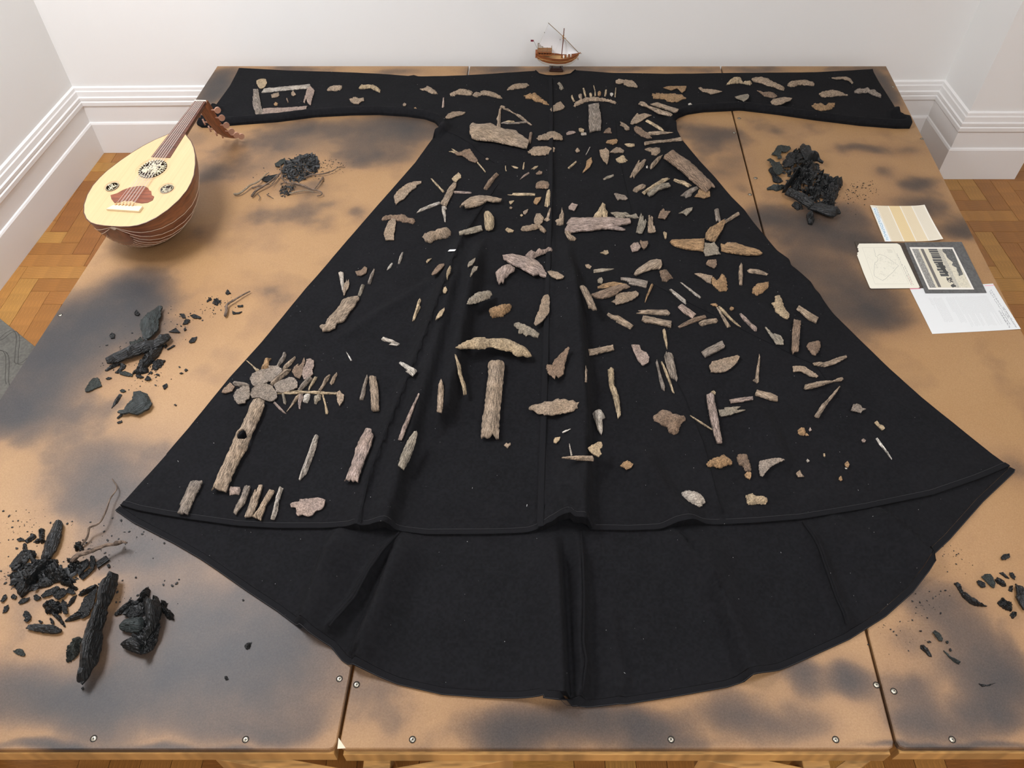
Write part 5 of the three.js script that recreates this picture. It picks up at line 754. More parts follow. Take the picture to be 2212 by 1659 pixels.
bark("wood_splinter","s12","g","short grey twig-like bark beside the brown leaf by the palm",[-855,-1563,7,-4,32,6,14,5,1,10,-26,-2,-21,-6]);
bark("bark_curl","s18","o","orange-brown horn of bark rising from the palm's crown",[-780,-1618,3,-21,0,-20,19,-6,-5,12,4,20,6,11,-12,6]);
bark("twig","s8","y","pale bone-like twig at the robe's edge above the palm's crown",[-836,-1658,6,2,19,18,16,15,8,2,1,8,-8,2,-8,-12,-16,-19]);
bark("bark_strip","s11","g","grey club-shaped strip rising from the palm's crown",[-735,-1633,4,-24,5,-16,0,-16,6,-5,6,9,-1,24,-6,12,-9,22]);
bark("wood_splinter","s10","t","pointed brown splinter rising beside the club-shaped strip",[-714,-1614,2,-19,15,-24,12,-20,3,8,-9,28,-13,19,-5,10]);
bark("wood_splinter","s14","t","long slanting splinter lying over the palm's crown flakes",[-739,-1559,17,-26,17,-27,19,-10,-6,18,-22,30,-15,23]);
bark("bark_flake","f13","d","brown forked bark flake next to the mauve slab by the palm",[-681,-1607,4,-23,8,-12,3,12,7,-12,5,-24,6,13,-2,31,1,27,-3,17,-17,-9]);
bark("bark_slab","f12","p","mauve-brown knobby bark slab at the outer end of the palm's crown",[-650,-1615,6,-23,-1,-22,11,-4,13,10,4,24,-3,15,6,18,-7,9,-18,12,-9,-19]);
bark("bark_strip","s13","g","grey slanting strip reaching down to the fishbone rail",[-650,-1533,7,-22,13,-23,9,-9,9,7,-10,17,-11,19,-10,18]);
bark("twig","s9","y","long pale straight twig forming the spine of the fishbone rail",[-710,-1522,36,-4,24,-4,36,1,42,2,43,3,1,6,-42,0,-56,-3,-47,3,-35,-1]);
bark("wood_splinter","s8","y","pale splinter with a dark hole, first rib above the fishbone rail",[-619,-1535,0,-15,6,-23,3,-13,10,-3,-4,20,-8,19,-4,17]);
bark("wood_splinter","s9","t","brown and cream hollow rib above the middle of the fishbone rail",[-588,-1533,7,-20,4,-27,11,-17,5,0,-3,21,-7,19,-10,26]);
bark("wood_splinter","s8","t","brown leaf-like splinter floating above the fishbone rail's end",[-558,-1563,5,-25,10,-19,3,9,-5,33,-7,9]);
bark("wood_splinter","s10","n","short greenish peg under the palm end of the fishbone rail",[-695,-1517,8,0,11,30,0,10,-7,-4]);
bark("wood_splinter","s9","p","pinkish slanting splinter below the palm's round flake",[-714,-1483,7,-2,16,17,24,27,-8,-3,-20,-18]);
bark("wood_splinter","s7","t","brown needle splinter slanting down from the fishbone rail",[-668,-1449,7,-21,9,-36,9,-12,4,4,-9,26,-10,21]);
bark("wood_splinter","s9","p","pinkish upright rib below the fishbone rail",[-643,-1513,11,-6,4,14,-3,21,2,24,-4,0,-8,-27]);
bark("bark_chip","r11","w","white knobbly chip hanging from the fishbone rail",[-626,-1488,-1,-24,10,-6,8,1,1,20,-4,14,-10,-2]);
bark("bark_chip","r11","n","pale greenish lichen-covered chip hanging from the fishbone rail",[-596,-1508,10,-7,10,2,1,16,-7,7,-2,13,-7,-4]);
bark("twig","s8","y","pale matchstick-like twig slanting below the fishbone rail",[-574,-1517,4,0,14,36,12,33,-1,8,-6,-1,-8,-32]);
bark("bark_flake","f10","t","tan arrow-shaped flake ending the fishbone rail",[-530,-1519,8,-11,7,11,9,7,1,24,-9,19,-9,-19]);
bark("wood_splinter","s17","s","pale split wooden stake between the palm trunk and the rosy slab",[-570,-1359,13,2,-1,38,-5,48,-7,44,-4,5,-10,17,-3,-3,3,-34,7,-54]);
bark("bark_slab","c18","g","grey grooved slab with a torn side alone near the robe's corner",[-878,-1195,8,-3,17,1,5,-2,-1,22,-5,30,-2,33,-1,25,-27,-3,2,-27,-5,0,3,-22]);
bark("bark_chip","r10","p","small pinkish-brown chip at the foot of the palm trunk",[-771,-1175,1,-9,27,2,4,11,-1,13,-11,-2,-15,3]);
bark("bark_strip","c16","g","smooth grey-green stake, first of four standing by the palm's foot",[-729,-1182,15,0,1,17,-2,38,-12,23,-4,14,-7,-6,2,-25,6,-27]);
bark("bark_strip","c17","t","split brown stake with a side spur among the four by the palm's foot",[-697,-1172,4,13,2,-27,10,0,0,33,-1,46,-4,22,-19,3,2,-25,1,-37]);
bark("bark_strip","c17","t","flared brown stake with a notch at its foot among the four stakes",[-659,-1171,15,5,-6,22,-7,23,-3,50,-9,-5,-3,-8,-1,7,-11,-6,10,-24,6,-29]);
bark("bark_strip","s15","s","thin silvery curled stake, last of the four by the palm's foot",[-635,-1180,11,2,-2,18,-1,27,4,26,-3,30,-10,-1,0,-38,-1,-32]);
bark("bark_flake","f12","p","broad pinkish ragged bark flake above the front hem beside the stakes",[-594,-1125,6,-5,16,-4,0,-7,23,-2,22,-4,25,9,0,14,-4,14,-16,9,-5,11,-12,5,-15,-6,-11,4,-5,-3,-8,-25,-11,0]);
coal("charcoal_slab","c34","k","smooth upright charcoal slab with rounded top in the front corner heap",[-1195,-962,-3,-14,-6,-27,0,-35,0,-30,2,-8,14,2,7,8,6,23,6,27,1,26,-5,24,-11,8]);
coal("charcoal_stick","s42","k","long diagonal charcoal stick lying over the front corner heap",[-1219,-870,-2,-13,8,-22,7,-28,12,-20,13,-13,11,4,-4,24,-10,21,-8,20,-5,19,-11,16]);
coal("charcoal_flake","f22","k","broad flaky charcoal sheet under the diagonal stick",[-1271,-948,3,-21,8,-21,9,-5,19,5,2,16,-8,21,1,18,-20,2]);
coal("charcoal_flake","f18","k","torn charcoal sheet at the outer side of the diagonal stick",[-1260,-918,6,-10,18,-3,6,10,-3,20,-3,9,-14,-1,-1,-13]);
coal("charcoal_stick","s14","k","fibrous charcoal strip fanning from the diagonal stick's lower end",[-1207,-883,10,-15,23,-5,24,-4,10,3,-11,11,-27,7,-18,7]);
coal("charcoal_lump","r34","k","crumpled glossy charcoal lump at the middle of the front corner heap",[-1184,-935,1,-15,22,2,23,5,16,13,15,15,-4,13,-13,-3,-19,3,-25,-10]);
coal("charcoal_lump","r22","k","ragged charcoal fragment trailing from the crumpled glossy lump",[-1134,-913,15,-3,16,5,10,15,14,8,-4,7,-23,-12,-18,-5]);
coal("charcoal_chip","r20","k","small charcoal lump behind the crumpled glossy one",[-1179,-960,6,-8,14,2,4,6,-7,8,-10,3]);
coal("charcoal_chip","s16","k","knobbed charcoal peg beside the smooth upright slab",[-1243,-1052,4,-7,10,4,10,28,8,8,-11,6,-9,-14]);
coal("charcoal_chip","s14","k","bent charcoal peg beyond the knobbed peg",[-1268,-1021,10,-13,-2,-8,14,3,4,7,-8,12,-9,6]);
coal("charcoal_chip","f7","k","small leaf-like charcoal chip at the outermost end of the bent peg",[-1289,-1024,7,-6,10,3,4,6,-13,2]);
coal("charcoal_chip","s10","k","slim charcoal shard under the bent peg",[-1267,-1010,7,-3,15,24,-5,5,-10,-8]);
coal("charcoal_chip","r12","k","small charcoal lump at the foot of the knobbed peg",[-1242,-1019,5,-8,8,1,3,11,-10,0]);
coal("charcoal_curl","r24","k","spiky burnt curl where the long thin twig begins",[-1129,-998,-4,-16,13,-4,9,12,17,24,-11,-1,-11,-12,-6,4]);
coal("charcoal_chip","s12","k","dark pod-like charcoal chip under the forked branch",[-1098,-986,6,-13,16,3,0,5,-12,4]);
coal("charcoal_curl","r30","k","frilly charcoal curl under the thick end of the forked branch",[-1138,-965,4,-6,20,4,15,8,4,18,-6,15,-12,0,-9,-13,-2,-18]);
coal("charcoal_flake","f20","k","folded charcoal flake beside the frilly curl",[-1098,-933,2,-21,12,-13,12,11,3,13,-8,15,-8,10]);
coal("charcoal_chip","f16","k","upright charcoal sliver beside the grey charcoal plank",[-1078,-975,10,1,12,20,1,18,-10,-6]);
coal("charcoal_plank","c12","k","straight grey charcoal plank with a rolled end",[-1058,-957,7,-8,12,-11,13,11,-22,24]);
coal("charcoal_chip","f12","k","ragged charcoal strip below the grey charcoal plank",[-1086,-917,6,-10,16,-13,9,0,-10,18,-9,13]);
coal("charcoal_chip","f7","k","tiny square charcoal chip between the grey plank and the big log",[-1029,-950,5,-4,6,8,-4,3]);
coal("charcoal_log","c75","k","large long charred log with deep grooves at the front corner",[-1000,-912,4,-6,18,6,8,25,-1,27,-3,31,7,32,1,32,7,14,6,37,3,19,-8,23,-4,23,-5,8,-14,-6,-7,-33,-7,-34,-3,-31,-3,-31,-1,-35,-3,-33,-2,-36,5,-17]);
coal("charcoal_slab","f26","k","ribbed charcoal plate leaning against the large charred log",[-1052,-814,-2,-30,2,-19,21,-22,3,-5,4,17,3,34,-2,23,-15,10]);
coal("charcoal_stick","s20","k","rolled charcoal stick above the ribbed plate",[-1071,-869,10,-14,27,-13,6,5,-10,11,-24,13]);
coal("charcoal_stick","s18","k","pointed charcoal strip below the ribbed plate",[-1078,-801,4,-8,18,-16,29,0,-13,14,-23,9]);
coal("charcoal_flake","f14","k","toothed charcoal flake in the lower cluster beside the log",[-1160,-866,6,-14,22,-13,10,6,-6,14,-13,8,-14,4]);
coal("charcoal_flake","f16","k","wide crinkled charcoal flake overlapping the toothed flake",[-1132,-868,6,-12,17,-4,12,9,-4,12,-11,9,-13,-7]);
coal("charcoal_flake","f12","k","square charcoal flake next to the wide crinkled one",[-1104,-881,4,-6,13,4,10,11,-9,3,-12,-5]);
coal("charcoal_lump","r30","k","burnt frilly charcoal lump in the lower cluster",[-1146,-839,3,-14,17,-3,21,8,9,12,1,11,-16,6,-21,-3,-2,-10]);
coal("charcoal_flake","f18","k","smooth leaf-shaped charcoal flake over the burnt frilly lump",[-1104,-843,1,-14,11,7,11,19,7,14,-9,0,-12,-12]);
coal("charcoal_stick","s12","k","slim charcoal shard between the leaf-shaped flake and the plate",[-1088,-841,2,-17,11,-12,0,17,-8,14]);
coal("charcoal_stick","s14","k","curved charcoal shard pointing away from the lower cluster",[-1117,-819,4,-6,17,8,18,19,7,11,-5,-1,-16,-13]);
coal("charcoal_slab","c20","k","wavy boat-shaped charcoal piece lying apart below the cluster",[-1161,-781,4,-8,17,-3,27,2,15,0,24,12,-1,7,-18,3,-21,-2,-26,-5]);
coal("charcoal_chip","f8","k","small upright charcoal chip above the boat-shaped piece",[-1119,-811,9,4,8,9,0,5,-7,-3]);
coal("charcoal_chip","f10","k","crescent charcoal chip with bitten edge",[-1184,-814,-1,-13,7,0,13,11,4,11,-5,7,-10,-3,1,-8]);
coal("charcoal_chip","f9","k","ragged winged charcoal chip above the bitten crescent",[-1209,-849,4,-10,18,-3,-1,7,-6,6,-12,4]);
coal("charcoal_chip","f9","k","curled charcoal chip next to the toothed flake",[-1178,-866,3,-4,16,7,-1,5,-7,4,-8,-3]);
coal("charcoal_chip","f8","k","round charcoal chip beside the ragged winged chip",[-1235,-865,4,-7,10,6,0,8,-11,-2]);
coal("charcoal_chip","f8","k","oblong charcoal chip closest to the platform's outer edge",[-1255,-852,1,-15,5,-4,5,9,-3,12]);
coal("charcoal_chip","f8","k","crooked charcoal chip below the oblong chip near the outer edge",[-1236,-821,-3,-17,8,-5,4,12,-4,7]);
coal("charcoal_lump","r34","K","porous grey-green charcoal lump against the large log's lower end",[-1046,-728,1,-13,9,-17,7,-4,15,5,6,9,-3,16,-7,15,-8,14,-10,0]);
coal("charcoal_flake","f5","K","pale grey ash flake lying alone near the platform's outer edge",[-1171,-727,10,-6,9,0,13,14,-1,4,-16,-4]);
coal("charcoal_chip","f7","k","tiny charcoal chip at the end of the boat-shaped piece",[-1142,-802,4,-2,8,4,-3,5]);
coal("charcoal_stick","s26","k","straight charcoal stick on top of the small charcoal heap beside the log",[-929,-837,5,-12,13,-22,6,-17,7,4,3,18,-11,17,-10,12]);
coal("charcoal_stick","s20","k","slanting charcoal stick at the log side of the small heap",[-964,-818,5,-12,15,-16,7,-10,13,5,-8,17,-17,14,-12,5]);
coal("charcoal_slab","f24","k","dull charcoal slab under the slanting stick",[-942,-817,6,-16,14,-6,17,14,13,4,-11,8,-21,4]);
coal("charcoal_lump","c70","k","tall curved charcoal chunk forming the core of the small heap",[-891,-838,8,-7,15,10,-5,-15,10,-4,10,12,10,25,4,19,-6,32,-10,22,2,13,-12,-17,3,-25,-12,-30,-6,-14]);
coal("charcoal_lump","r30","k","dark charcoal piece sticking out behind the tall curved chunk",[-859,-846,-3,-10,18,8,-1,12,22,14,7,16,-13,0,-22,-19]);
coal("charcoal_lump","c34","K","shiny grey charcoal block with flat faces",[-931,-800,17,-5,23,-3,9,10,5,19,-9,8,-15,2,-16,-2,-17,-6,-4,-9]);
coal("charcoal_lump","c40","k","dark wedge-shaped charcoal block lowest in the small heap",[-918,-738,4,-8,21,-12,18,5,14,15,-1,23,-19,-5,-29,-11]);
coal("charcoal_slab","f50","k","dark overhanging charcoal slab beside the wedge-shaped block",[-863,-743,5,-25,13,-29,9,16,0,29,-5,25,-4,15,-12,2,-7,-9]);
coal("charcoal_flake","c36","K","large smooth leaf-like charcoal flake below the lute",[-1215,-1805,-7,-31,6,-22,19,-26,10,-16,16,-3,0,23,9,22,-2,22,12,43,-7,22,-8,14,-9,7,6,12,-14,-8,-14,-25]);
coal("charcoal_flake","f12","K","small grey tail flake under the large leaf-like flake",[-1233,-1744,22,-5,5,-21,10,9,6,12,-12,9,-24,8]);
coal("charcoal_curl","c46","k","long rolled charcoal bark across the heap below the lute",[-1275,-1661,22,-18,23,-17,20,-20,31,-12,37,-13,5,-21,28,-6,11,13,-7,18,-18,21,-27,25,-40,20,-31,20,-17,9,-25,2]);
coal("charcoal_curl","s34","k","second rolled charcoal bark branching under the long one",[-1178,-1607,9,-27,-2,-24,13,-32,27,-28,13,-13,-1,33,-8,32,-14,28,-16,23]);
coal("charcoal_chip","s12","k","slim charcoal shard at the outer tip of the long rolled bark",[-1270,-1622,12,-23,17,-12,11,8,-16,14,-17,15]);
coal("charcoal_chip","s12","k","bent charcoal shard below the long rolled bark",[-1235,-1612,9,-25,-11,-16,26,8,0,13,-14,22]);
coal("charcoal_chip","r18","k","layered charcoal chip beside the second rolled bark",[-1124,-1627,-7,-31,11,-12,25,4,0,20,-16,23]);
coal("charcoal_chip","r16","k","splintery charcoal chip at the foot of the second rolled bark",[-1170,-1608,5,-20,24,-7,10,19,-16,8,-13,4]);
coal("charcoal_chip","f9","K","flat grey-green charcoal chip below the bent shard",[-1225,-1615,22,-2,27,12,0,9,-21,-3,-19,-6]);
coal("charcoal_chip","f9","k","dark lens-shaped charcoal chip next to the flat grey-green one",[-1167,-1599,14,-4,14,11,-9,4,-13,-6]);
coal("charcoal_chip","f10","k","small winged charcoal chip under the splintery chip",[-1133,-1582,4,-17,13,10,4,7,-13,4]);
coal("charcoal_flake","f10","K","grey-green tapering charcoal slab at the outer side of the heap below the lute",[-1302,-1544,3,-23,6,-21,15,-2,14,20,8,13,-16,11,-15,13,-10,0]);
coal("charcoal_stick","s8","k","slim charcoal sliver beside the ridged charcoal shell",[-1197,-1469,-1,-34,6,-22,9,2,-3,31]);
coal("charcoal_chip","f6","K","oval grey charcoal chip above the slim sliver",[-1195,-1540,7,-5,13,8,-8,6,-8,-3]);
coal("charcoal_flake","c34","K","large ridged shell-like charcoal flake, lowest of the heap below the lute",[-1167,-1445,3,-7,15,-3,1,-22,9,-14,-5,-33,21,-4,23,12,16,25,9,11,-2,21,-11,7,-17,16,-11,-2,-13,-5,-26,4]);
coal("charcoal_chip","f5","k","@small charcoal chip scattered around the heap below the lute",[-1167,-1430,4,-14,7,-4,2,9,-9,11]);
coal("charcoal_chip","f5","k","@small charcoal chip scattered around the heap below the lute",[-1161,-1415,11,-8,4,7,-11,6]);
coal("charcoal_chip","f7","k","@small charcoal chip scattered around the heap below the lute",[-1264,-1883,5,-15,16,18,-2,11,-13,-5]);
coal("charcoal_chip","f7","k","@small charcoal chip scattered around the heap below the lute",[-1309,-1776,3,-13,13,7,4,17,-11,2]);
coal("charcoal_chip","f7","k","@small charcoal chip scattered around the heap below the lute",[-1111,-1878,17,0,11,20,-11,0]);
coal("charcoal_chip","f7","k","@small charcoal chip scattered around the heap below the lute",[-1073,-1871,14,-4,26,13,-2,8,-25,-4]);
coal("charcoal_chip","f7","k","@small charcoal chip scattered around the heap below the lute",[-1085,-1827,2,-24,17,2,-5,19]);
coal("charcoal_chip","f7","k","@small charcoal chip scattered around the heap below the lute",[-1042,-1746,4,-19,17,-4,-3,23,-12,5]);
coal("charcoal_chip","f7","k","@small charcoal chip scattered around the heap below the lute",[-1070,-1556,10,-12,6,12,-7,13]);
coal("charcoal_chip","f7","k","@small charcoal chip scattered around the heap below the lute",[-1121,-1793,19,-17,20,21,-19,0]);
coal("charcoal_chip","f7","k","@small charcoal chip scattered around the heap below the lute",[-1103,-1713,15,-19,7,2,-18,19]);
coal("charcoal_chip","f7","k","@small charcoal chip scattered around the heap below the lute",[-1118,-1728,5,-10,7,10,-5,9]);
coal("charcoal_chip","f7","k","@small charcoal chip scattered around the heap below the lute",[-1076,-1806,4,-6,6,8,-5,7]);
coal("charcoal_chip","r12","k","@small charcoal chip scattered around the heap below the lute",[-1015,-1949,8,-9,18,14,-7,23,-12,-5]);
coal("charcoal_chip","r9","k","@small charcoal chip scattered around the heap below the lute",[-1038,-1944,9,-18,7,13,-11,12]);
coal("charcoal_chip","r9","k","@small charcoal chip scattered around the heap below the lute",[-984,-1984,3,-20,17,23,-11,7]);
coal("charcoal_chip","f6","k","@small charcoal chip scattered around the heap below the lute",[-927,-1919,19,-2,1,8,-16,1]);
coal("charcoal_chip","f6","k","@small charcoal chip scattered around the heap below the lute",[-939,-1894,16,9,19,-5,-6,9,-22,4]);
coal("charcoal_chip","f5","k","@small charcoal chip scattered around the heap below the lute",[-1255,-1587,6,-7,12,3,-6,7]);
coal("charcoal_chip","f5","k","@small charcoal chip scattered around the heap below the lute",[-1108,-1605,6,-4,8,4,-5,5]);
coal("charcoal_chip","f5","k","@small charcoal chip scattered around the heap below the lute",[-1034,-1610,6,-5,7,5,-6,3]);
coal("charcoal_chip","f5","k","@small charcoal chip scattered around the heap below the lute",[-1023,-1624,5,-5,7,5,-5,7]);
coal("charcoal_chip","f5","k","@small charcoal chip scattered around the heap below the lute",[-1014,-1482,3,-4,6,4,-3,4]);
coal("charcoal_chip","f5","k","@small charcoal chip scattered around the heap below the lute",[-1129,-1610,3,-10,8,6,-2,7]);
coal("charcoal_chip","f14","k","chunky charcoal chip lying apart beyond the scattered chips by the robe's hem",[1250,-973,10,-7,16,-3,-2,10,-12,6,-13,3]);
coal("charcoal_flake","f9","K","pale grey-green charcoal flake among chips by the robe's back hem",[1178,-917,9,-7,16,-2,4,9,0,16,-9,13,-6,-3,-8,-15]);
coal("charcoal_chip","f9","k","dark oblong chip touching the pale grey-green flake",[1162,-906,6,-3,12,8,-2,10,-10,2,-6,-7]);
coal("charcoal_chip","r14","k","torn dark chip between the pale flake and the platform's edge",[1210,-911,10,-8,13,12,-2,14,-10,-1,-9,-8]);
coal("charcoal_chip","s8","k","slim forked chip above the torn dark chip",[1229,-930,10,-2,5,11,4,7,-9,-3]);
coal("charcoal_chip","f9","k","pointed brownish chip above the torn dark chip",[1253,-929,8,0,3,10,-6,10,-5,-9]);
coal("charcoal_chip","r10","k","small spiky chip beside the big flake at the platform's edge",[1231,-884,12,-11,3,4,-7,13]);
coal("charcoal_stick","s18","k","curved bow-shaped charcoal stick lying alone near the robe's back hem",[1104,-901,7,-2,5,5,1,20,12,17,13,12,19,9,-12,0,-17,-2,-10,-7,-10,-15,-4,-24]);
coal("charcoal_flake","c26","k","large pointed charcoal flake at the platform's edge",[1251,-896,7,7,7,5,1,15,-14,41,-11,0,-3,-19,0,-15,8,-14]);
coal("charcoal_lump","r22","k","layered charcoal lump with pale streaks near the platform's edge",[1190,-848,18,-15,7,10,10,7,-10,19,-12,-5,-9,-9]);
coal("charcoal_chip","r14","k","round dark chip below the layered lump",[1207,-817,10,-9,9,2,-3,9,-12,6]);
coal("charcoal_flake","f11","K","speckled grey-green oblong flake near the front seam",[1003,-773,7,-4,8,7,4,14,-4,5,-8,-3,-4,-11]);
coal("charcoal_chip","s12","k","dark pod-shaped chip left of the speckled oblong flake",[964,-742,7,-1,8,12,2,16,-5,0,-7,-11,-7,-9]);
coal("charcoal_stick","s10","K","grey brush-like charcoal sliver below the speckled flake",[1014,-730,4,5,6,9,14,9,6,4,-6,6,-9,-6,-8,-11]);
coal("charcoal_chip","f5","k","@tiny charcoal chip near the speckled oblong flake",[1027,-752,6,-1,-1,6,-3,1]);
coal("charcoal_chip","f5","k","@tiny charcoal chip near the speckled oblong flake",[1029,-734,3,-1,0,7,-3,1]);
coal("charcoal_chip","f5","k","@tiny charcoal chip near the speckled oblong flake",[982,-751,7,-2,3,4,-7,1]);
coal("charcoal_chip","f5","k","@tiny charcoal chip near the speckled oblong flake",[974,-778,6,0,-1,2,-5,0]);
coal("charcoal_stick","s5","k","thin charcoal needle lying by itself near the platform's front",[1066,-653,6,2,14,1,20,-5,-17,7,-18,2]);
coal("charcoal_flake","f30","K","grey arched charcoal flake at the top of the tall heap by the papers",[1079,-2837,28,-43,12,-21,25,-5,27,5,0,21,-22,21,-15,5,-5,-9,-10,26,-7,37,-15,-4,2,-29,-13,-2]);
coal("charcoal_flake","f46","K","smooth grey-green charcoal leaf on the seam side of the tall heap",[1047,-2781,17,-15,19,15,17,8,0,49,-8,32,-17,14,-13,-2,-4,-20,5,-32,-6,-25,0,-20]);
coal("charcoal_flake","f14","k","dark charcoal sheet under the smooth grey-green leaf",[1044,-2728,14,-16,9,8,-5,32,14,28,9,27,-20,12,-19,-8,3,-43]);
coal("charcoal_curl","s20","K","shiny curled charcoal foot at the seam side of the tall heap",[1010,-2602,15,-11,16,-12,14,4,25,0,11,8,-26,19,-20,9,-13,-9,-21,2]);
coal("charcoal_stick","s60","k","long split charcoal strip crossing the tall heap",[1063,-2573,15,-27,27,-42,28,-40,34,-48,28,-40,5,8,-32,45,-30,51,-35,51,-26,38]);
coal("charcoal_lump","c70","k","black horn-like charcoal piece rising at the back of the tall heap",[1202,-2871,17,-19,7,11,0,26,15,14,-5,36,17,17,17,29,-8,12,-16,-17,-23,0,-27,0,-1,-41,-1,-34]);
coal("charcoal_flake","f40","k","dark folded charcoal sheet in front of the black horn",[1102,-2752,34,-58,14,-17,21,9,21,-13,7,29,-29,42,-38,28,-29,4]);
coal("charcoal_curl","r66","k","ring-like charcoal curl at the centre of the tall heap",[1149,-2696,28,-40,31,-17,30,17,0,24,-18,36,-23,35,-25,-4,-18,-20]);
coal("charcoal_lump","r40","k","matte charcoal lump below the long split strip",[1117,-2639,28,-24,22,0,-25,62,-34,34,-7,-19]);
coal("charcoal_stick","s64","k","flat charcoal stick leaning on the middle of the tall heap",[1133,-2525,24,-45,32,-57,13,-16,-15,43,-32,56]);
coal("charcoal_lump","r56","k","glossy crumpled charcoal lump at the papers side of the leaning stick",[1181,-2588,29,-46,35,-16,3,32,-24,49,-43,56,-17,-19]);
coal("charcoal_lump","r60","k","large cupped charcoal lump with a pointed rim toward the papers",[1241,-2611,25,-51,15,-8,12,24,22,0,13,-16,-14,43,-29,46,-18,41,-15,15,-25,-11,-4,-26]);
coal("charcoal_slab","c54","k","grooved charcoal slab at the near side of the tall heap",[1061,-2537,10,-20,17,1,19,19,21,19,14,29,15,25,6,18,-31,-3,-21,-33,-22,-33]);
coal("charcoal_slab","c46","k","broad split charcoal slab pointing toward the papers",[1129,-2448,29,-29,28,7,33,18,25,11,3,23,-17,5,-15,16,-25,-9,-30,-25]);
coal("charcoal_lump","r58","k","dark layered charcoal lump above the broad split slab",[1157,-2482,30,-15,44,-4,14,19,-8,29,-29,-4,-39,-7]);
coal("charcoal_stick","s26","k","stub of charcoal stick poking out at the foot of the tall heap",[1123,-2428,16,-14,11,7,-9,49,-13,20,-13,-6,3,-28]);
coal("charcoal_lump","r20","k","low charcoal lump under the grooved slab",[1081,-2490,19,-22,19,18,1,29,-26,4]);
coal("charcoal_lump","r44","k","ragged charcoal bridge between ring-like curl and cupped lump",[1234,-2699,26,20,1,27,-23,12,-15,-20]);
coal("charcoal_curl","r34","k","tangled burnt tendrils beside the black horn",[1171,-2860,26,-30,-2,25,14,0,-10,22,-17,-5]);
coal("charcoal_slab","f12","K","grey charcoal plate at the edge of the twig-covered ash heap",[-975,-2775,14,-24,20,-13,8,21,-11,24,-8,16,-15,0]);
coal("charcoal_slab","f22","k","black charcoal plate under the twigs of the ash heap",[-1006,-2656,13,-23,21,-4,26,-11,-4,15,-15,12,0,19,-21,4]);
coal("charcoal_chip","r7","k","lone charcoal chip between the charcoal heaps and the front seam, nearest the robe",[-553,-818,5,-3,4,6,-5,3]);
coal("charcoal_chip","r9","k","lone pointed charcoal chip midway between small heap and front seam",[-631,-738,4,-9,10,-4,1,11,-6,8]);
coal("charcoal_chip","r7","k","lone charcoal chip nearest the platform's front between heap and seam",[-662,-669,6,-1,6,6,-6,3]);
coal("charcoal_chip","r6","k","lone charcoal chip between robe edge and small heap",[-665,-858,3,-2,3,5,-4,1]);
coal("charcoal_chip","f6","k","tiny square charcoal chip below the large log's tip",[-979,-641,3,-4,3,4,-2,3]);

// twigs: tapering tubes, arched off the table
const twigMats = { b: new THREE.MeshStandardMaterial({ color: 0x806e60, map: barkMap, bumpMap: barkBump, bumpScale: 0.001, roughness: 0.9 }), B: new THREE.MeshStandardMaterial({ color: 0xa0937f, map: roughMap, bumpMap: roughBump, bumpScale: 0.001, roughness: 0.9 }) };
function T(name, r, col, label, lift, segs) {
  r /= 1000; lift /= 1000; const geos = [];
  let o0 = null;
  segs.forEach((sg, k) => {
    const P = decode(sg); if (!o0) o0 = P[Math.floor(P.length / 2)];
    const pts = P.map(([x, z], i) => { const t = i / (P.length - 1), y = k ? lift * 0.5 : lift * Math.sin(Math.PI * cl(t, 0.04, 0.96)) * 0.75; return V(x - o0[0], H + r + y + 0.003, z - o0[1]); });
    const c = new THREE.CatmullRomCurve3(pts, false, 'centripetal'), n = 30, g = new THREE.TubeGeometry(c, n, r * (k ? 0.7 : 1), 7), p = g.attributes.position;
    for (let i = 0; i <= n; i++) { const q = c.getPointAt(i / n), s = (1 - 0.55 * i / n) * (1 + 0.22 * ns(i * 0.7, k, r * 9000)); for (let j = 0; j < 8; j++) { const m = i * 8 + j; p.setXYZ(m, q.x + (p.getX(m) - q.x) * s, q.y + (p.getY(m) - q.y) * s, q.z + (p.getZ(m) - q.z) * s); } }
    g.computeVertexNormals(); const uv = g.attributes.uv; for (let i = 0; i < uv.count; i++) uv.setXY(i, uv.getX(i) * 0.2, uv.getY(i) * 0.02); geos.push(g);
    const cap = new THREE.IcosahedronGeometry(r * 0.9, 1); cap.translate(pts[0].x, pts[0].y, pts[0].z); geos.push(cap);
  });
  const o = mesh(name, merge(geos), twigMats[col]); o.position.set(o0[0], 0, o0[1]); tag(o, label, name === 'branch' ? 'branch' : 'twig');
}
T("twig",3.2,"b","long thin arching twig beside the front corner charcoal heap",30,[[-1110,-1007,9,-19,1,-13,1,-6,22,-14,4,-39,-5,-40,2,-39,-27,-34]]);
T("branch",7.5,"b","thick forked branch lying across the front corner charcoal heap",38,[[-1114,-959,15,-9,33,-5,21,-8,15,-10,19,-8,5,-11],[-1011,-999,12,-4,15,3]]);
T("twig",5,"b","knobby grey-brown twig lying apart from the heap below the lute",6,[[-953,-1865,-1,-22,-4,-27,18,-23,22,-28,20,-21]]);
T("twig",4.5,"B","mossy grey twig pointing toward the lute from the ash heap",10,[[-1088,-2556,17,2,17,-20,18,-33,22,-19,13,-30,10,-35,6,-15]]);
T("branch",5,"b","forked brown branch with a pale broken tip on the ash heap",14,[[-1016,-2542,10,-29,19,-22,18,-19,16,-26,12,-34,7,-23,-15,-63],[-939,-2672,-6,30,-7,30]]);
T("twig",4,"b","thin twig crossing in front of the ash heap",12,[[-927,-2689,10,38,20,23,32,11],[-897,-2628,-23,5]]);
T("twig",4.5,"b","grey twig with a hooked tip at the near side of the ash heap",10,[[-878,-2630,23,8,35,19,26,22,34,11,16,14,-3,11,-15,2]]);
T("twig",3.5,"B","pale straight twig joining the hooked twig",7,[[-872,-2561,37,-10,37,-5,16,4]]);
T("twig",2.5,"b","slender curved stem lying on the ash heap",14,[[-876,-2748,22,13,32,32,34,15]]);
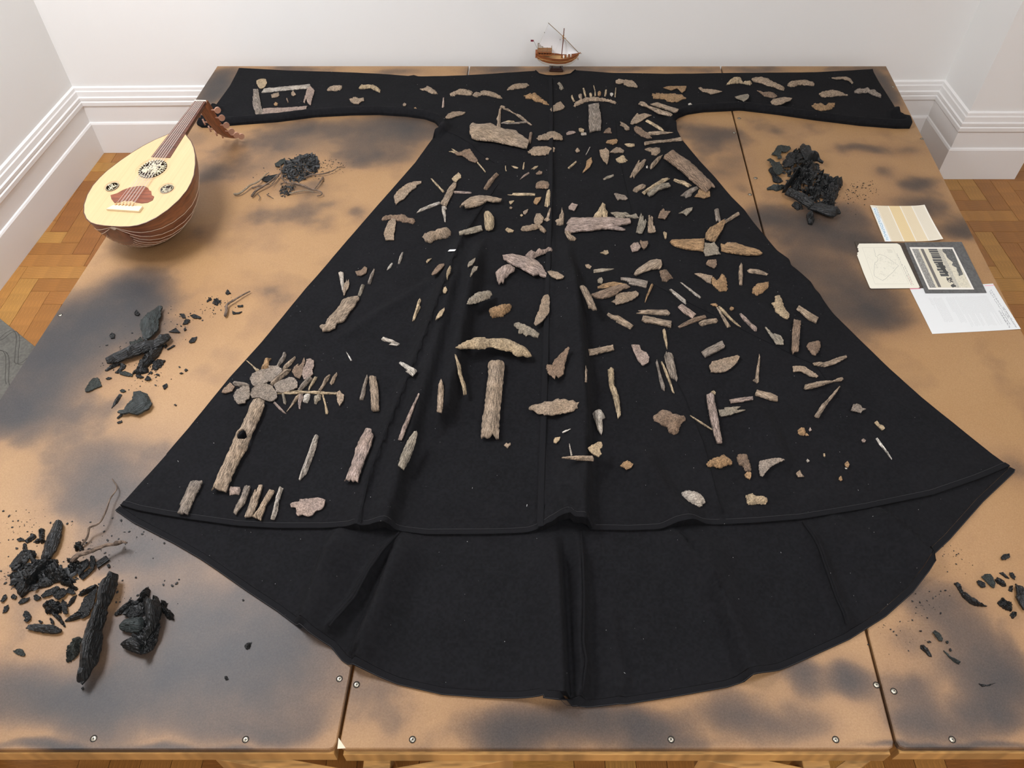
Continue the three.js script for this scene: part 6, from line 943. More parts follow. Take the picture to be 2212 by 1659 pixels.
T("twig",3.2,"b","long slender stem curving away from the ash heap toward the robe",8,[[-833,-2671,27,-14,47,-7,36,-24,18,-27,24,-2]]);
T("twig",4,"b","short thick twig under the long slender stem",6,[[-760,-2671,-4,31,-15,47]]);
T("twig",2.2,"b","tiny twig below the mossy grey twig",3,[[-998,-2561,14,26,-1,18]]);
T("twig",2.2,"b","tiny straight twig lying apart below the ash heap",3,[[-961,-2557,31,27]]);
T("twig",3.5,"b","thin twig lying beside the forked brown branch",9,[[-1028,-2600,29,-4,35,-19]]);

// crumbs nobody could count
function crumbs(name, label, poly, n, size, seed, spots, top = 0.03) {
  const r = seeded(seed), g = new THREE.IcosahedronGeometry(1, 0), p = g.attributes.position; for (let i = 0; i < p.count; i++) { const k = 0.6 + 0.7 * Math.abs(ns(p.getX(i) * 3, p.getY(i) * 3, p.getZ(i) * 3 + seed)); p.setXYZ(i, p.getX(i) * k, p.getY(i) * k, p.getZ(i) * k); } g.computeVertexNormals();
  const im = new THREE.InstancedMesh(g, std(0x191c1d, 0.55), n), m = new THREE.Matrix4(), q = new THREE.Quaternion(), e = new THREE.Euler();
  for (let k = 0; k < n; k++) {
    let x, z, hgt = 0;
    if (poly) { let x0 = 9, x1 = -9, z0 = 9, z1 = -9; for (const [a, b] of poly) { x0 = Math.min(x0, a); x1 = Math.max(x1, a); z0 = Math.min(z0, b); z1 = Math.max(z1, b); } do { x = x0 + r() * (x1 - x0); z = z0 + r() * (z1 - z0); } while (!inside(poly, x, z)); hgt = Math.min(top, nearest(poly, x, z)[2] * 0.6) * r(); }
    else { const [sx, sz, sr] = spots[k % spots.length], a = r() * 6.283, d = sr * Math.sqrt(-Math.log(1 - r() * 0.95)) * 0.8; x = sx + Math.cos(a) * d; z = sz + Math.sin(a) * d * 0.8; }
    if (!poly && groundAt(x, z) > 0) { k--; continue; }
    const s = size * (0.3 + 1.2 * r() ** 3), f = poly ? 0.3 : 0.6; e.set(r() * (poly ? 0.8 : 0.2), r() * 6, r() * (poly ? 0.8 : 0.2)); q.setFromEuler(e);
    m.compose(V(x, H + 0.001 + hgt + s * f * 0.6, z), q, V(s * (1 + r() * (poly ? 1.8 : 1)), s * f * (poly ? 0.8 : 1), s * (poly ? 0.75 : 1))); im.setMatrixAt(k, m);
    im.setColorAt(k, lin(0.55, 0.6, 0.6).multiplyScalar(0.35 + r() * 0.7));
  }
  im.name = numbered(name); im.castShadow = im.receiveShadow = true; scene.add(im); tag(im, label, 'charcoal', null, 'stuff');
}
crumbs('charred_litter', 'heap of charred leaf litter and ash under the twigs', ASH, 900, 0.0075, 5);
crumbs('charcoal_rubble', 'charcoal rubble filling the core of the tall heap near the papers', HEAP1, 520, 0.0105, 8, null, 0.05);
crumbs('charcoal_rubble', 'charcoal rubble filling the core of the front corner heap', HEAP2, 330, 0.0095, 9, null, 0.02);
crumbs('charcoal_rubble', 'charcoal rubble under the small heap beside the charred log', HEAP3, 170, 0.0095, 10, null, 0.03);
crumbs('charred_litter', 'small clump of charred crumbs at the near side of the ash heap', ASH2, 130, 0.005, 6);
const dust = (name, label, n, size, seed, spots) => crumbs(name, label, null, n, size, seed, spots);
{ const ctr = (P) => P.reduce((a, [x, z]) => [a[0] + x / P.length, a[1] + z / P.length], [0, 0]), A = ctr(ASH);
  dust('charcoal_dust', 'fine charcoal crumbs strewn around the ash heap with twigs', 420, 0.0022, 21, [[A[0], A[1], 0.12], [A[0] + 0.12, A[1] - 0.02, 0.07], [A[0] - 0.05, A[1] + 0.08, 0.12]]);
  dust('charcoal_dust', 'fine charcoal crumbs strewn around the heap below the lute', 300, 0.0028, 22, [[-1.13, -1.83, 0.09], [-1.22, -1.72, 0.1], [-1.0, -1.92, 0.07], [-1.14, -1.6, 0.08]]);
  dust('charcoal_dust', 'fine charcoal crumbs strewn around the front corner heaps', 320, 0.0026, 23, [[-1.28, -1.07, 0.08], [-1.12, -1.0, 0.1], [-1.28, -0.92, 0.06], [-0.93, -0.86, 0.09], [-1.0, -1.05, 0.1]]);
  dust('charcoal_dust', 'fine charcoal crumbs beside the tall heap near the papers', 260, 0.0022, 24, [[1.36, -2.56, 0.06], [1.22, -2.5, 0.1], [1.4, -2.62, 0.05]]);
  dust('charcoal_dust', 'fine charcoal crumbs among the chips near the back hem', 120, 0.002, 25, [[1.0, -0.86, 0.08], [1.13, -0.98, 0.06], [0.92, -0.78, 0.07]]); }

// ---------------------------------------------------------------- papers and album
function quadSheet(Q, y, thick, mat, name, parent, curl = 0) {     // Q: back-left, back-right, front-right, front-left
  const n = 10, pos = [], uv = [], idx = [], P = (u, v) => { const x = (Q[0][0] * (1 - u) + Q[1][0] * u) * (1 - v) + (Q[3][0] * (1 - u) + Q[2][0] * u) * v, z = (Q[0][1] * (1 - u) + Q[1][1] * u) * (1 - v) + (Q[3][1] * (1 - u) + Q[2][1] * u) * v; return [x, z]; };
  const lift = (u, v) => curl * (Math.pow(u, 6) * v * v + 0.35 * Math.pow(1 - u, 6) * (1 - v) + 0.5 * Math.pow(u, 8) * (1 - v)), N = n + 1;
  for (const s of [1, 0]) for (let j = 0; j <= n; j++) for (let i = 0; i <= n; i++) { const [x, z] = P(i / n, j / n); pos.push(x, y + lift(i / n, j / n) + (s ? thick : 0), z); uv.push(i / n, 1 - j / n); }
  for (let j = 0; j < n; j++) for (let i = 0; i < n; i++) { const a = j * N + i, o = N * N; idx.push(a, a + N, a + 1, a + 1, a + N, a + N + 1, a + o, a + 1 + o, a + N + o, a + 1 + o, a + N + 1 + o, a + N + o); }
  const rim = []; for (let i = 0; i < n; i++) rim.push([i, i + 1]); for (let i = 0; i < n; i++) rim.push([n + i * N, n + (i + 1) * N]); for (let i = n; i > 0; i--) rim.push([n * N + i, n * N + i - 1]); for (let i = n; i > 0; i--) rim.push([i * N, (i - 1) * N]);
  for (const [a, b] of rim) { const k = pos.length / 3; for (const q of [a, b, b + N * N, a + N * N]) { pos.push(pos[q * 3], pos[q * 3 + 1], pos[q * 3 + 2]); uv.push(uv[q * 2], uv[q * 2 + 1]); } idx.push(k, k + 1, k + 2, k, k + 2, k + 3); }
  const g = new THREE.BufferGeometry(); g.setAttribute('position', new THREE.Float32BufferAttribute(pos, 3)); g.setAttribute('uv', new THREE.Float32BufferAttribute(uv, 2)); g.setIndex(idx); g.computeVertexNormals();
  return mesh(name, g, mat, parent);
}
const scrawl = (c, r, x0, y0, x1, y1, amp, n) => { c.beginPath(); for (let i = 0; i <= n; i++) { const t = i / n, x = x0 + (x1 - x0) * t + (r() - 0.5) * amp, y = y0 + (y1 - y0) * t + (r() - 0.5) * amp; if (r() < 0.12) c.moveTo(x, y); else c.lineTo(x, y); } c.stroke(); };
{
  // cream sheet with printed columns
  const t1 = canvasTex(640, 640, (c, w, h) => { const r = seeded(51); c.fillStyle = '#e4dcc8'; c.fillRect(0, 0, w, h); const cols = ['#e0d5ba', '#e3cd9e', '#e3d4b4', '#e0d9c6'];
    for (let k = 0; k < 4; k++) { c.fillStyle = cols[k]; c.fillRect(84 + k * 138, 0, 128, h); c.fillStyle = '#ece8dd'; c.fillRect(212 + k * 138, 0, 10, h); }
    c.fillStyle = '#e6eef0'; c.fillRect(10, 40, 60, h - 40); c.strokeStyle = '#5f9dbd'; c.lineWidth = 2.2; for (const x of [28, 44]) scrawl(c, r, x, 60, x, h - 20, 20, 160);
    c.strokeStyle = '#4a5a60'; c.lineWidth = 1.5; scrawl(c, r, 62, 20, 62, 230, 14, 60);
    c.strokeStyle = 'rgba(150,130,95,0.45)'; c.lineWidth = 1; for (let k = 0; k < 4; k++) for (let x = 98 + k * 138; x < 205 + k * 138; x += 11) { let y = 20 + r() * 20; while (y < h - 30) { const l = 6 + r() * 22; c.beginPath(); c.moveTo(x, y); c.lineTo(x, y + l); c.stroke(); y += l + 5; } } });
  tag(quadSheet(SHEET, H + 0.0012, 0.0004, new THREE.MeshStandardMaterial({ map: t1, roughness: 0.8 }), 'printed_sheet', null, 0.012), 'cream sheet with yellow printed columns and blue handwriting along its side', 'paper');
  // letter, mostly uncovered, partly under the album
  const t2 = canvasTex(1024, 720, (c, w, h) => { const r = seeded(52); c.fillStyle = '#dcdfde'; c.fillRect(0, 0, w, h); c.fillStyle = '#e893a4'; c.fillRect(0, 8, 130, 16); c.fillRect(w - 110, 22, 110, 9);
    c.strokeStyle = 'rgba(60,62,66,0.5)'; c.lineWidth = 1.2; let x = 170; const blocks = [[170, 200, 0.35], [214, 330, 0.75], [370, 470, 0.8], [480, 600, 0.92], [610, 730, 0.92], [740, 860, 0.92]];
    for (const [a, b, f] of blocks) for (let q = a; q < b; q += 13) { let y = 170 + r() * 20; const end = 170 + (h - 220) * f * (r() < 0.2 ? 0.6 : 1); while (y < end) { const l = 4 + r() * 16; c.beginPath(); c.moveTo(q + r(), y); c.lineTo(q + r(), y + l); c.stroke(); y += l + 4; } }
    c.strokeStyle = 'rgba(40,42,50,0.75)'; c.lineWidth = 1.8; for (const [q, a, b] of [[930, 120, 640], [955, 90, 560], [980, 380, 700], [905, 430, 690]]) scrawl(c, r, q, a, q + 6, b, 20, 110); });
  tag(quadSheet(LETTER, H + 0.0010, 0.0004, new THREE.MeshStandardMaterial({ map: t2, roughness: 0.82 }), 'letter', null, 0.002), 'white typed letter with handwritten notes partly under the album', 'paper');
  // album: two stiff grey leaves
  const al = thing('album', 'open grey album leaves carrying the map and the old photograph', 'album', [0, 0, 0]);
  const gm = dtex(128, 128, (i, j) => { const k = 0.36 + 0.08 * (tn(i / 128, j / 128, 40, 40) - 0.5); return [k, k, k * 0.985]; }, {}), gb = dtex(128, 128, (i, j) => { const k = 0.9 + 0.2 * (tn(i / 128, j / 128, 40, 40) - 0.5); return [0.29 * k, 0.255 * k, 0.22 * k]; }, {});
  quadSheet(ALBL, H + 0.0016, 0.0012, new THREE.MeshStandardMaterial({ map: gb, roughness: 0.9 }), 'leaf', al, 0); quadSheet(ALBR, H + 0.0030, 0.0014, new THREE.MeshStandardMaterial({ map: gm, roughness: 0.9 }), 'leaf', al, 0);
  // torn map
  const t3 = canvasTex(640, 640, (c, w, h) => { const r = seeded(53); c.fillStyle = '#e3e0cf'; c.fillRect(0, 0, w, h); c.strokeStyle = 'rgba(90,88,78,0.35)'; c.lineWidth = 2; c.strokeRect(80, 60, 440, 520);
    c.strokeStyle = 'rgba(70,72,72,0.65)'; c.lineWidth = 2.2; c.beginPath(); const coast = [[245, 70], [235, 150], [225, 190], [250, 200], [235, 240], [205, 270], [180, 275], [150, 330], [120, 420], [110, 470], [150, 500], [190, 530], [240, 510], [300, 470], [380, 420], [440, 370], [490, 330], [450, 280], [400, 220], [340, 180], [290, 165], [255, 180]]; coast.forEach(([x, y], i) => { const a = x + (r() - 0.5) * 8, b = y + (r() - 0.5) * 8; i ? c.lineTo(a, b) : c.moveTo(a, b); }); c.stroke();
    c.lineWidth = 1; c.strokeStyle = 'rgba(95,92,84,0.4)'; for (let k = 0; k < 26; k++) { let x = 160 + r() * 280, y = 220 + r() * 260; c.beginPath(); c.moveTo(x, y); for (let q = 0; q < 7; q++) { x += (r() - 0.5) * 60; y += (r() - 0.5) * 50; c.lineTo(x, y); } c.stroke(); }
    c.fillStyle = 'rgba(80,78,70,0.45)'; for (let k = 0; k < 420; k++) c.fillRect(90 + r() * 420, 80 + r() * 480, 1.5 + r() * 4, 1.4); for (let k = 0; k < 6; k++) c.fillRect(420, 90 + k * 9, 60 + r() * 20, 1.6);
    c.strokeStyle = 'rgba(50,50,55,0.7)'; c.lineWidth = 1.8; scrawl(c, r, 540, 150, 545, 600, 16, 110); scrawl(c, r, 570, 330, 572, 590, 14, 70); c.strokeStyle = 'rgba(180,70,60,0.6)'; scrawl(c, r, 556, 470, 560, 580, 10, 24); });
  const mp = prism(MAPP, H + 0.0030, H + 0.0036, 0.0002), mu = mp.attributes.uv;    // uv across the sheet
  { const [A, B, C, D] = MAPQ; for (let i = 0; i < mu.count; i++) { const x = mu.getX(i), z = mu.getY(i); let u = 0.5, v = 0.5; for (let k = 0; k < 8; k++) { const fx = (A[0] * (1 - u) + B[0] * u) * (1 - v) + (D[0] * (1 - u) + C[0] * u) * v - x, fz = (A[1] * (1 - u) + B[1] * u) * (1 - v) + (D[1] * (1 - u) + C[1] * u) * v - z; const ax = (B[0] - A[0]) * (1 - v) + (C[0] - D[0]) * v, az = (B[1] - A[1]) * (1 - v) + (C[1] - D[1]) * v, bx = (D[0] - A[0]) * (1 - u) + (C[0] - B[0]) * u, bz = (D[1] - A[1]) * (1 - u) + (C[1] - B[1]) * u, dd = ax * bz - az * bx; u -= (fx * bz - fz * bx) / dd; v -= (ax * fz - az * fx) / dd; } mu.setXY(i, u, 1 - v); } }
  tag(mesh('map', mp, new THREE.MeshStandardMaterial({ map: t3, roughness: 0.85 })), 'torn cream paper map with handwritten notes lying on the album', 'map');
  // old photograph of a harbour below mountains (turned sideways, white border)
  const t4 = canvasTex(640, 640, (c, w, h) => { const r = seeded(54); c.fillStyle = '#e9e6dc'; c.fillRect(0, 0, w, h); const m = 26; c.save(); c.beginPath(); c.rect(m, m, w - 2 * m, h - 2 * m); c.clip();
    c.fillStyle = '#d8d2bc'; c.fillRect(m, m, w, h);
    c.fillStyle = '#8b8a84'; c.fillRect(m, m, 90, h); for (let k = 0; k < 900; k++) { c.fillStyle = r() < 0.5 ? '#d8d8d2' : '#4e4e4c'; c.fillRect(m + r() * 92, m + r() * 590, 2 + r() * 5, 2 + r() * 3); }
    c.fillStyle = '#6d6a66'; c.fillRect(150, m, 44, h - 60); c.fillStyle = '#4c4e4e'; let y = m; while (y < 420) { const l = 22 + r() * 34; c.fillRect(250 + r() * 24, y, 110 + r() * 30, l * 0.8); y += l; }
    c.fillStyle = '#bdb9aa'; c.fillRect(390, m, 60, h); c.fillStyle = '#585a59'; c.beginPath(); c.moveTo(440, m); for (let q = 0; q <= 10; q++) c.lineTo(450 + r() * 70 + q * 4, m + q * 42); c.lineTo(590, 420); c.lineTo(620, m); c.fill();
    c.fillStyle = '#3f4140'; c.beginPath(); c.moveTo(300, 250); c.lineTo(370, 230); c.lineTo(382, 400); c.lineTo(350, 440); c.lineTo(310, 330); c.fill();
    for (let k = 0; k < 26; k++) { c.fillStyle = '#474848'; c.beginPath(); c.arc(330 + r() * 70, 470 + r() * 130, 4 + r() * 13, 0, 7); c.fill(); } for (let k = 0; k < 1500; k++) { c.fillStyle = r() < 0.5 ? 'rgba(240,238,228,0.55)' : 'rgba(50,50,48,0.5)'; c.fillRect(400 + r() * 220, m + r() * 590, 2 + r() * 4, 2 + r() * 3); } c.restore(); });
  tag(quadSheet(PHOTO, H + 0.0047, 0.0004, new THREE.MeshStandardMaterial({ map: t4, roughness: 0.5 }), 'photograph', null, 0), 'black-and-white photograph with white border mounted on the album', 'photo');
}
// grey board on the floor beside the platform
{
  const t = thing('grey_board', 'grey floor board with incised wavy double lines beside the platform', 'board', [0, 0, 0]);
  const gm = dtex(256, 256, (i, j) => { const k = 0.385 + 0.07 * (tn(i / 256, j / 256, 50, 50) - 0.5) + 0.05 * (tn2(i / 256, j / 256, 7, 7) - 0.5); return [k, k * 0.985, k * 0.92]; }, { rx: 3, ry: 3 });
  mesh('slab', prism(GREYB, 0.0008, 0.02, 0.002), new THREE.MeshStandardMaterial({ map: gm, roughness: 0.9 }), t);
  for (const L of GLINES) for (const o of [0, 0.016]) mesh('incised_line', tube(L.map(([x, z]) => V(x + o, 0.0198, z + o * 0.4)), 0.0011, 60, 5), std(0x3c3a35, 0.9), t);
}

// ---------------------------------------------------------------- lute (oud) lying on its back
{
  const S = 1.02, t = thing('oud', 'pear-shaped wooden oud lute lying on its ribbed back', 'lute');
  const X = V(0.9789, 0.0751, 0.1902), Yv = V(0.1825, 0.0985, -0.9783), N = V(-0.0922, 0.9923, 0.0827), O = V(-1.3164, 0.6941, -2.3209);
  t.matrix.makeBasis(X, N, Yv.clone().negate()).setPosition(O).multiply(new THREE.Matrix4().makeScale(S, S, S)); t.matrix.decompose(t.position, t.quaternion, t.scale);
  const P = (u, v, w) => V(u, w, -v);         // u across, v toward the neck, w above the soundboard
  const half = [[-0.196, 0.0], [-0.1955, 0.03], [-0.192, 0.062], [-0.184, 0.088], [-0.168, 0.112], [-0.140, 0.138], [-0.10, 0.160], [-0.05, 0.176], [0.0, 0.182], [0.04, 0.179], [0.08, 0.171], [0.14, 0.149], [0.19, 0.125], [0.23, 0.101], [0.265, 0.074], [0.29, 0.048], [0.31, 0.028]];
  const hw = (v) => { for (let i = 0; i < half.length - 1; i++) if (v <= half[i + 1][0]) { const k = (v - half[i][0]) / (half[i + 1][0] - half[i][0]); return half[i][1] + (half[i + 1][1] - half[i][1]) * k; } return 0.028; };
  const vs = half.map((q) => q[0]), fine = []; for (let i = 0; i < vs.length - 1; i++) for (let k = 0; k < 3; k++) fine.push(vs[i] + (vs[i + 1] - vs[i]) * k / 3); fine.push(0.31);
  const dp = (v) => 0.188 * hw(v) / 0.182 * (1 - 0.08 * cl((v - 0.1) / 0.2)), bowl = (v, a) => P(-Math.cos(a) * hw(v), v, -Math.sin(a) * dp(v));
  const ribA = new THREE.MeshPhysicalMaterial({ color: 0x7c4a33, map: grainMap, roughness: 0.35, clearcoat: 0.5, clearcoatRoughness: 0.25, side: THREE.DoubleSide }), ribB = ribA.clone(); ribB.color.set(0x8a5539);
  const white = std(0xe4cfb8, 0.5), maple = std(0xf0d9a8, 0.5), dark = new THREE.MeshPhysicalMaterial({ color: 0x5a3526, map: grainMap, roughness: 0.4, clearcoat: 0.4 });
  const NR = 17, cuts = []; for (let k = 0; k <= NR; k++) { const f = k / NR; cuts.push(Math.PI * (f < 0.5 ? 0.5 * Math.pow(2 * f, 0.72) : 1 - 0.5 * Math.pow(2 * (1 - f), 0.72))); }
  for (let k = 0; k < NR; k++) {
    const pos = [], uv = [], idx = [], m = 4;
    fine.forEach((v) => { for (let j = 0; j <= m; j++) { const a = cuts[k] + (cuts[k + 1] - cuts[k]) * j / m, p = bowl(v, a); pos.push(p.x, p.y, p.z); uv.push(v, a * 0.12); } });
    for (let i = 0; i < fine.length - 1; i++) for (let j = 0; j < m; j++) { const a = i * (m + 1) + j, b = a + m + 1; idx.push(a, b, a + 1, a + 1, b, b + 1); }
    const g = new THREE.BufferGeometry(); g.setAttribute('position', new THREE.Float32BufferAttribute(pos, 3)); g.setAttribute('uv', new THREE.Float32BufferAttribute(uv, 2)); g.setIndex(idx); g.computeVertexNormals();
    mesh('rib', g, k % 2 ? ribA : ribB, t);
    if (k) mesh('purfling', tube(fine.map((v) => bowl(v, cuts[k])), 0.0009, 60, 5), white, t);
  }
  // soundboard
  const shp = new THREE.Shape(); const rimPts = [...fine.map((v) => [hw(v), v]), ...fine.slice().reverse().map((v) => [-hw(v), v])];
  rimPts.forEach(([u, v], i) => i ? shp.lineTo(u, v) : shp.moveTo(u, v));
  const flat = (shape, w, th, bev = 0.0004) => { const g = new THREE.ExtrudeGeometry(shape, { depth: th, bevelEnabled: bev > 0, bevelThickness: bev, bevelSize: bev, bevelSegments: 1, curveSegments: 24 }); g.rotateX(-Math.PI / 2); g.translate(0, w, 0); return g; };
  const spruce = new THREE.MeshPhysicalMaterial({ color: 0xd3b386, map: dtex(256, 64, (i, j) => { const k = 0.97 + 0.05 * (tn(i / 256, j / 64, 64, 2) - 0.5); return [k, k, k * 0.99]; }, { rx: 5, ry: 2 }), roughness: 0.42, clearcoat: 0.15 });
  for (const [u, v, r] of [[0, 0.1027, 0.0668], [-0.105, -0.002, 0.0318], [0.105, 0.002, 0.0316]]) { const h = new THREE.Path(); h.absarc(u, v, r * 0.775, 0, 6.2832, true); shp.holes.push(h); }
  mesh('soundboard', flat(shp, -0.0005, 0.003), spruce, t);
  mesh('edge_binding', merge([tube(fine.map((v) => P(hw(v) + 0.0006, v, 0.0015)), 0.0022, 90, 6), tube(fine.map((v) => P(-hw(v) - 0.0006, v, 0.0015)), 0.0022, 90, 6)]), dark, t);
  // roses: inlaid ring, dark opening, pale pierced lattice
  const W0 = 0.0036;
  for (const [u, v, r, seed] of [[0, 0.1027, 0.0668, 1], [-0.105, -0.002, 0.0318, 2], [0.105, 0.002, 0.0316, 3]]) {
    const rr = seeded(seed), ringGeo = (a, b, w) => { const s = new THREE.Shape(); s.absarc(u, v, b, 0, 6.2832); const h = new THREE.Path(); h.absarc(u, v, a, 0, 6.2832, true); s.holes.push(h); return flat(s, w, 0.0005, 0); };
    const rose = mesh('rose', merge([ringGeo(r * 0.92, r, W0), ringGeo(r * 0.82, r * 0.86, W0)]), std(0x8a5a2c, 0.5), t);
   
    const gs = [ringGeo(r * 0.60, r * 0.65, W0 + 0.0005), ringGeo(r * 0.72, r * 0.80, W0 + 0.0005)], q = r * 0.62;
    for (let k = 0; k < 28; k++) { const a = k / 28 * 6.2832, g = box(r * 0.12, 0.0006, r * 0.045, r * 0.69, W0 + 0.0008, 0); g.rotateY(a); g.translate(u, 0, -v); gs.push(g); }
    for (let k = 0; k < (r > 0.05 ? 50 : 26); k++) {       // scrolling stems
      const a = rr() * 6.28, d = Math.sqrt(rr()) * q * 0.85, sx = u + Math.cos(a) * d, sy = v + Math.sin(a) * d, pts = []; let th = rr() * 6.28; const cv = (rr() - 0.5) * 3; let x = sx, y = sy;
      for (let m = 0; m < 6; m++) { if (Math.hypot(x - u, y - v) < q) pts.push(P(x, y, W0 + 0.0006)); x += Math.cos(th) * r * 0.09; y += Math.sin(th) * r * 0.09; th += cv * 0.35; }
      if (pts.length > 2) { const g = tube(pts, r * 0.026, 10, 4); g.scale(1, 1, 1); gs.push(g); }
    }
    mesh('lattice', merge(gs.map((g) => { const n = g.index ? g.toNonIndexed() : g; for (const k of Object.keys(n.attributes)) if (!['position', 'normal', 'uv'].includes(k)) n.deleteAttribute(k); return n; })), std(0xe2d8b8, 0.6), rose);
  }
  const pg = new THREE.Shape(); PICK.forEach(([u, v], i) => i ? pg.lineTo(u, v) : pg.moveTo(u, v));
  mesh('pickguard', flat(pg, W0, 0.0006, 0), new THREE.MeshPhysicalMaterial({ color: 0x8c4f38, map: grainMap, roughness: 0.4 }), t);
  const bs = new THREE.Shape(); BRIDGE.forEach(([u, v], i) => i ? bs.lineTo(u, v) : bs.moveTo(u, v));
  const br = mesh('bridge', flat(bs, W0, 0.007, 0.001), std(0xe3d2ad, 0.5), t);
  const bv = -0.112, bu = 0.0;
  for (let k = 0; k < 6; k++) { const u = -0.032 + k * 0.0128; mesh('string_tie', merge([rbox(0.0055, 0.004, 0.009, u, W0 + 0.008, -(bv + 0.012), 0.001), rbox(0.003, 0.003, 0.006, u, W0 + 0.0095, -(bv + 0.02), 0.0008)]), std(0xb08a58, 0.6), br); }
  // neck, fingerboard, nut
  { const pos = [], uv = [], idx = [], m = 8, st = [[0.27, 0.044, 0.045], [0.31, 0.0285, 0.032], [0.36, 0.0272, 0.028], [0.508, 0.0232, 0.024]];
    st.forEach(([v, a, d]) => { for (let j = 0; j <= m; j++) { const q = Math.PI * j / m; const p = P(-Math.cos(q) * a, v, -Math.sin(q) * d + 0.002); pos.push(p.x, p.y, p.z); uv.push(v, q * 0.02); } });
    for (let i = 0; i < st.length - 1; i++) for (let j = 0; j < m; j++) { const a = i * (m + 1) + j, b = a + m + 1; idx.push(a, b, a + 1, a + 1, b, b + 1); }
    const g = new THREE.BufferGeometry(); g.setAttribute('position', new THREE.Float32BufferAttribute(pos, 3)); g.setAttribute('uv', new THREE.Float32BufferAttribute(uv, 2)); g.setIndex(idx); g.computeVertexNormals();
    const nk = mesh('neck', g, dark, t); const fb = new THREE.Shape(); [[-0.0365, 0.166], [0.0375, 0.166], [0.0235, 0.508], [-0.0235, 0.508]].forEach(([u, v], i) => i ? fb.lineTo(u, v) : fb.moveTo(u, v));
    mesh('fingerboard', flat(fb, 0.0026, 0.0022), new THREE.MeshPhysicalMaterial({ color: 0x6e4436, map: grainMap, roughness: 0.4 }), nk); mesh('nut', rbox(0.048, 0.007, 0.006, 0, 0.004, -0.511, 0.0015), std(0xf3eee0, 0.4), nk); }
  for (let k = 0; k < 11; k++) { const c = Math.floor((k + 1) / 2), o = (k + 1) % 2 ? 0.0017 : -0.0017, f = c - 2.5; mesh('string', tube([P(f * 0.0125 + (k ? o : 0), bv + 0.014, W0 + 0.0095), P(f * 0.0066 + (k ? o * 0.6 : 0), 0.511, 0.0082)], 0.0006, 2, 4), std(0xd8cec4, 0.4), t); }
  // pegbox bending back, twelve pegs with round heads
  const pb = [[0.512, -0.006, 0.021, 0.015], [0.523, -0.05, 0.0195, 0.0145], [0.530, -0.10, 0.0175, 0.013], [0.548, -0.152, 0.0155, 0.0115], [0.578, -0.196, 0.013, 0.010], [0.612, -0.228, 0.011, 0.008]];
  { const pos = [], uv = [], idx = []; pb.forEach(([v, w, a, d], i) => { const [v2, w2] = pb[Math.min(i + 1, 5)], [v1, w1] = pb[Math.max(i - 1, 0)], l = Math.hypot(v2 - v1, w2 - w1), nv = -(w2 - w1) / l, nw = (v2 - v1) / l; for (const [su, sd] of [[-1, 1], [1, 1], [1, -1], [-1, -1]]) { const p = P(su * a, v + nv * d * sd, w + nw * d * sd); pos.push(p.x, p.y, p.z); uv.push(w, su * 0.02 + sd * 0.01); } });
    for (let i = 0; i < 5; i++) for (let j = 0; j < 4; j++) { const a = i * 4 + j, b = i * 4 + (j + 1) % 4; idx.push(a, b, a + 4, b, b + 4, a + 4); } idx.push(0, 2, 1, 0, 3, 2, 20, 21, 22, 20, 22, 23);
    let g = new THREE.BufferGeometry(); g.setAttribute('position', new THREE.Float32BufferAttribute(pos, 3)); g.setAttribute('uv', new THREE.Float32BufferAttribute(uv, 2)); g.setIndex(idx); g = toCreasedNormals(g, 0.6);
    const pbm = mesh('pegbox', g, new THREE.MeshPhysicalMaterial({ color: 0x9a5f3c, map: grainMap, roughness: 0.4, side: THREE.DoubleSide }), t);
    const slot = []; for (let i = 0; i < 5; i++) { const [v, w, a, d] = pb[i], [v2, w2] = pb[i + 1]; const q = box(a * 1.1, 0.002, Math.hypot(v2 - v, w2 - w)); q.rotateX(Math.atan2(w2 - w, -(v2 - v)) * -1); q.translate(0, (w + w2) / 2 + 0.0, -((v + v2) / 2 + d * 1.02)); slot.push(q); }
    mesh('string_slot', merge(slot), std(0x5c3a28, 0.7), pbm);
    const pegM = std(0xb98c74, 0.45);
    for (let k = 0; k < 12; k++) { const side = k % 2 ? 1 : -1, f = 0.5 + Math.floor(k / 2) * 0.8 + (k % 2) * 0.3, i = Math.min(4, Math.floor(f)), q = f - i, v = pb[i][0] + (pb[i + 1][0] - pb[i][0]) * q, w = pb[i][1] + (pb[i + 1][1] - pb[i][1]) * q, a = pb[i][2];
      const sh = new THREE.CylinderGeometry(0.0028, 0.0036, 0.022, 8); sh.rotateZ(Math.PI / 2); sh.translate(side * (a + 0.011), w, -v); const hd = new THREE.CylinderGeometry(0.0125, 0.0125, 0.006, 16); hd.rotateX(Math.PI / 2); hd.rotateY(0.9 * side); hd.translate(side * (a + 0.027), w, -v); mesh('peg', merge([sh, hd]), pegM, pbm); } }
  // end clasp at the tail
  { const pos = [], uv = [], idx = [], m = 14; for (let i = 0; i <= 4; i++) for (let j = 0; j <= m; j++) { const a = Math.PI * (0.14 + 0.72 * j / m), v = -0.1958 + 0.011 * (i / 4) * Math.sin(Math.PI * j / m), p = bowl(v, a).multiplyScalar(1.014); pos.push(p.x, p.y, p.z); uv.push(j * 0.01, i * 0.01); } for (let i = 0; i < 4; i++) for (let j = 0; j < m; j++) { const a = i * (m + 1) + j, b = a + m + 1; idx.push(a, b, a + 1, a + 1, b, b + 1); }
    const g = new THREE.BufferGeometry(); g.setAttribute('position', new THREE.Float32BufferAttribute(pos, 3)); g.setAttribute('uv', new THREE.Float32BufferAttribute(uv, 2)); g.setIndex(idx); g.computeVertexNormals(); mesh('end_clasp', g, ribA, t); }
}

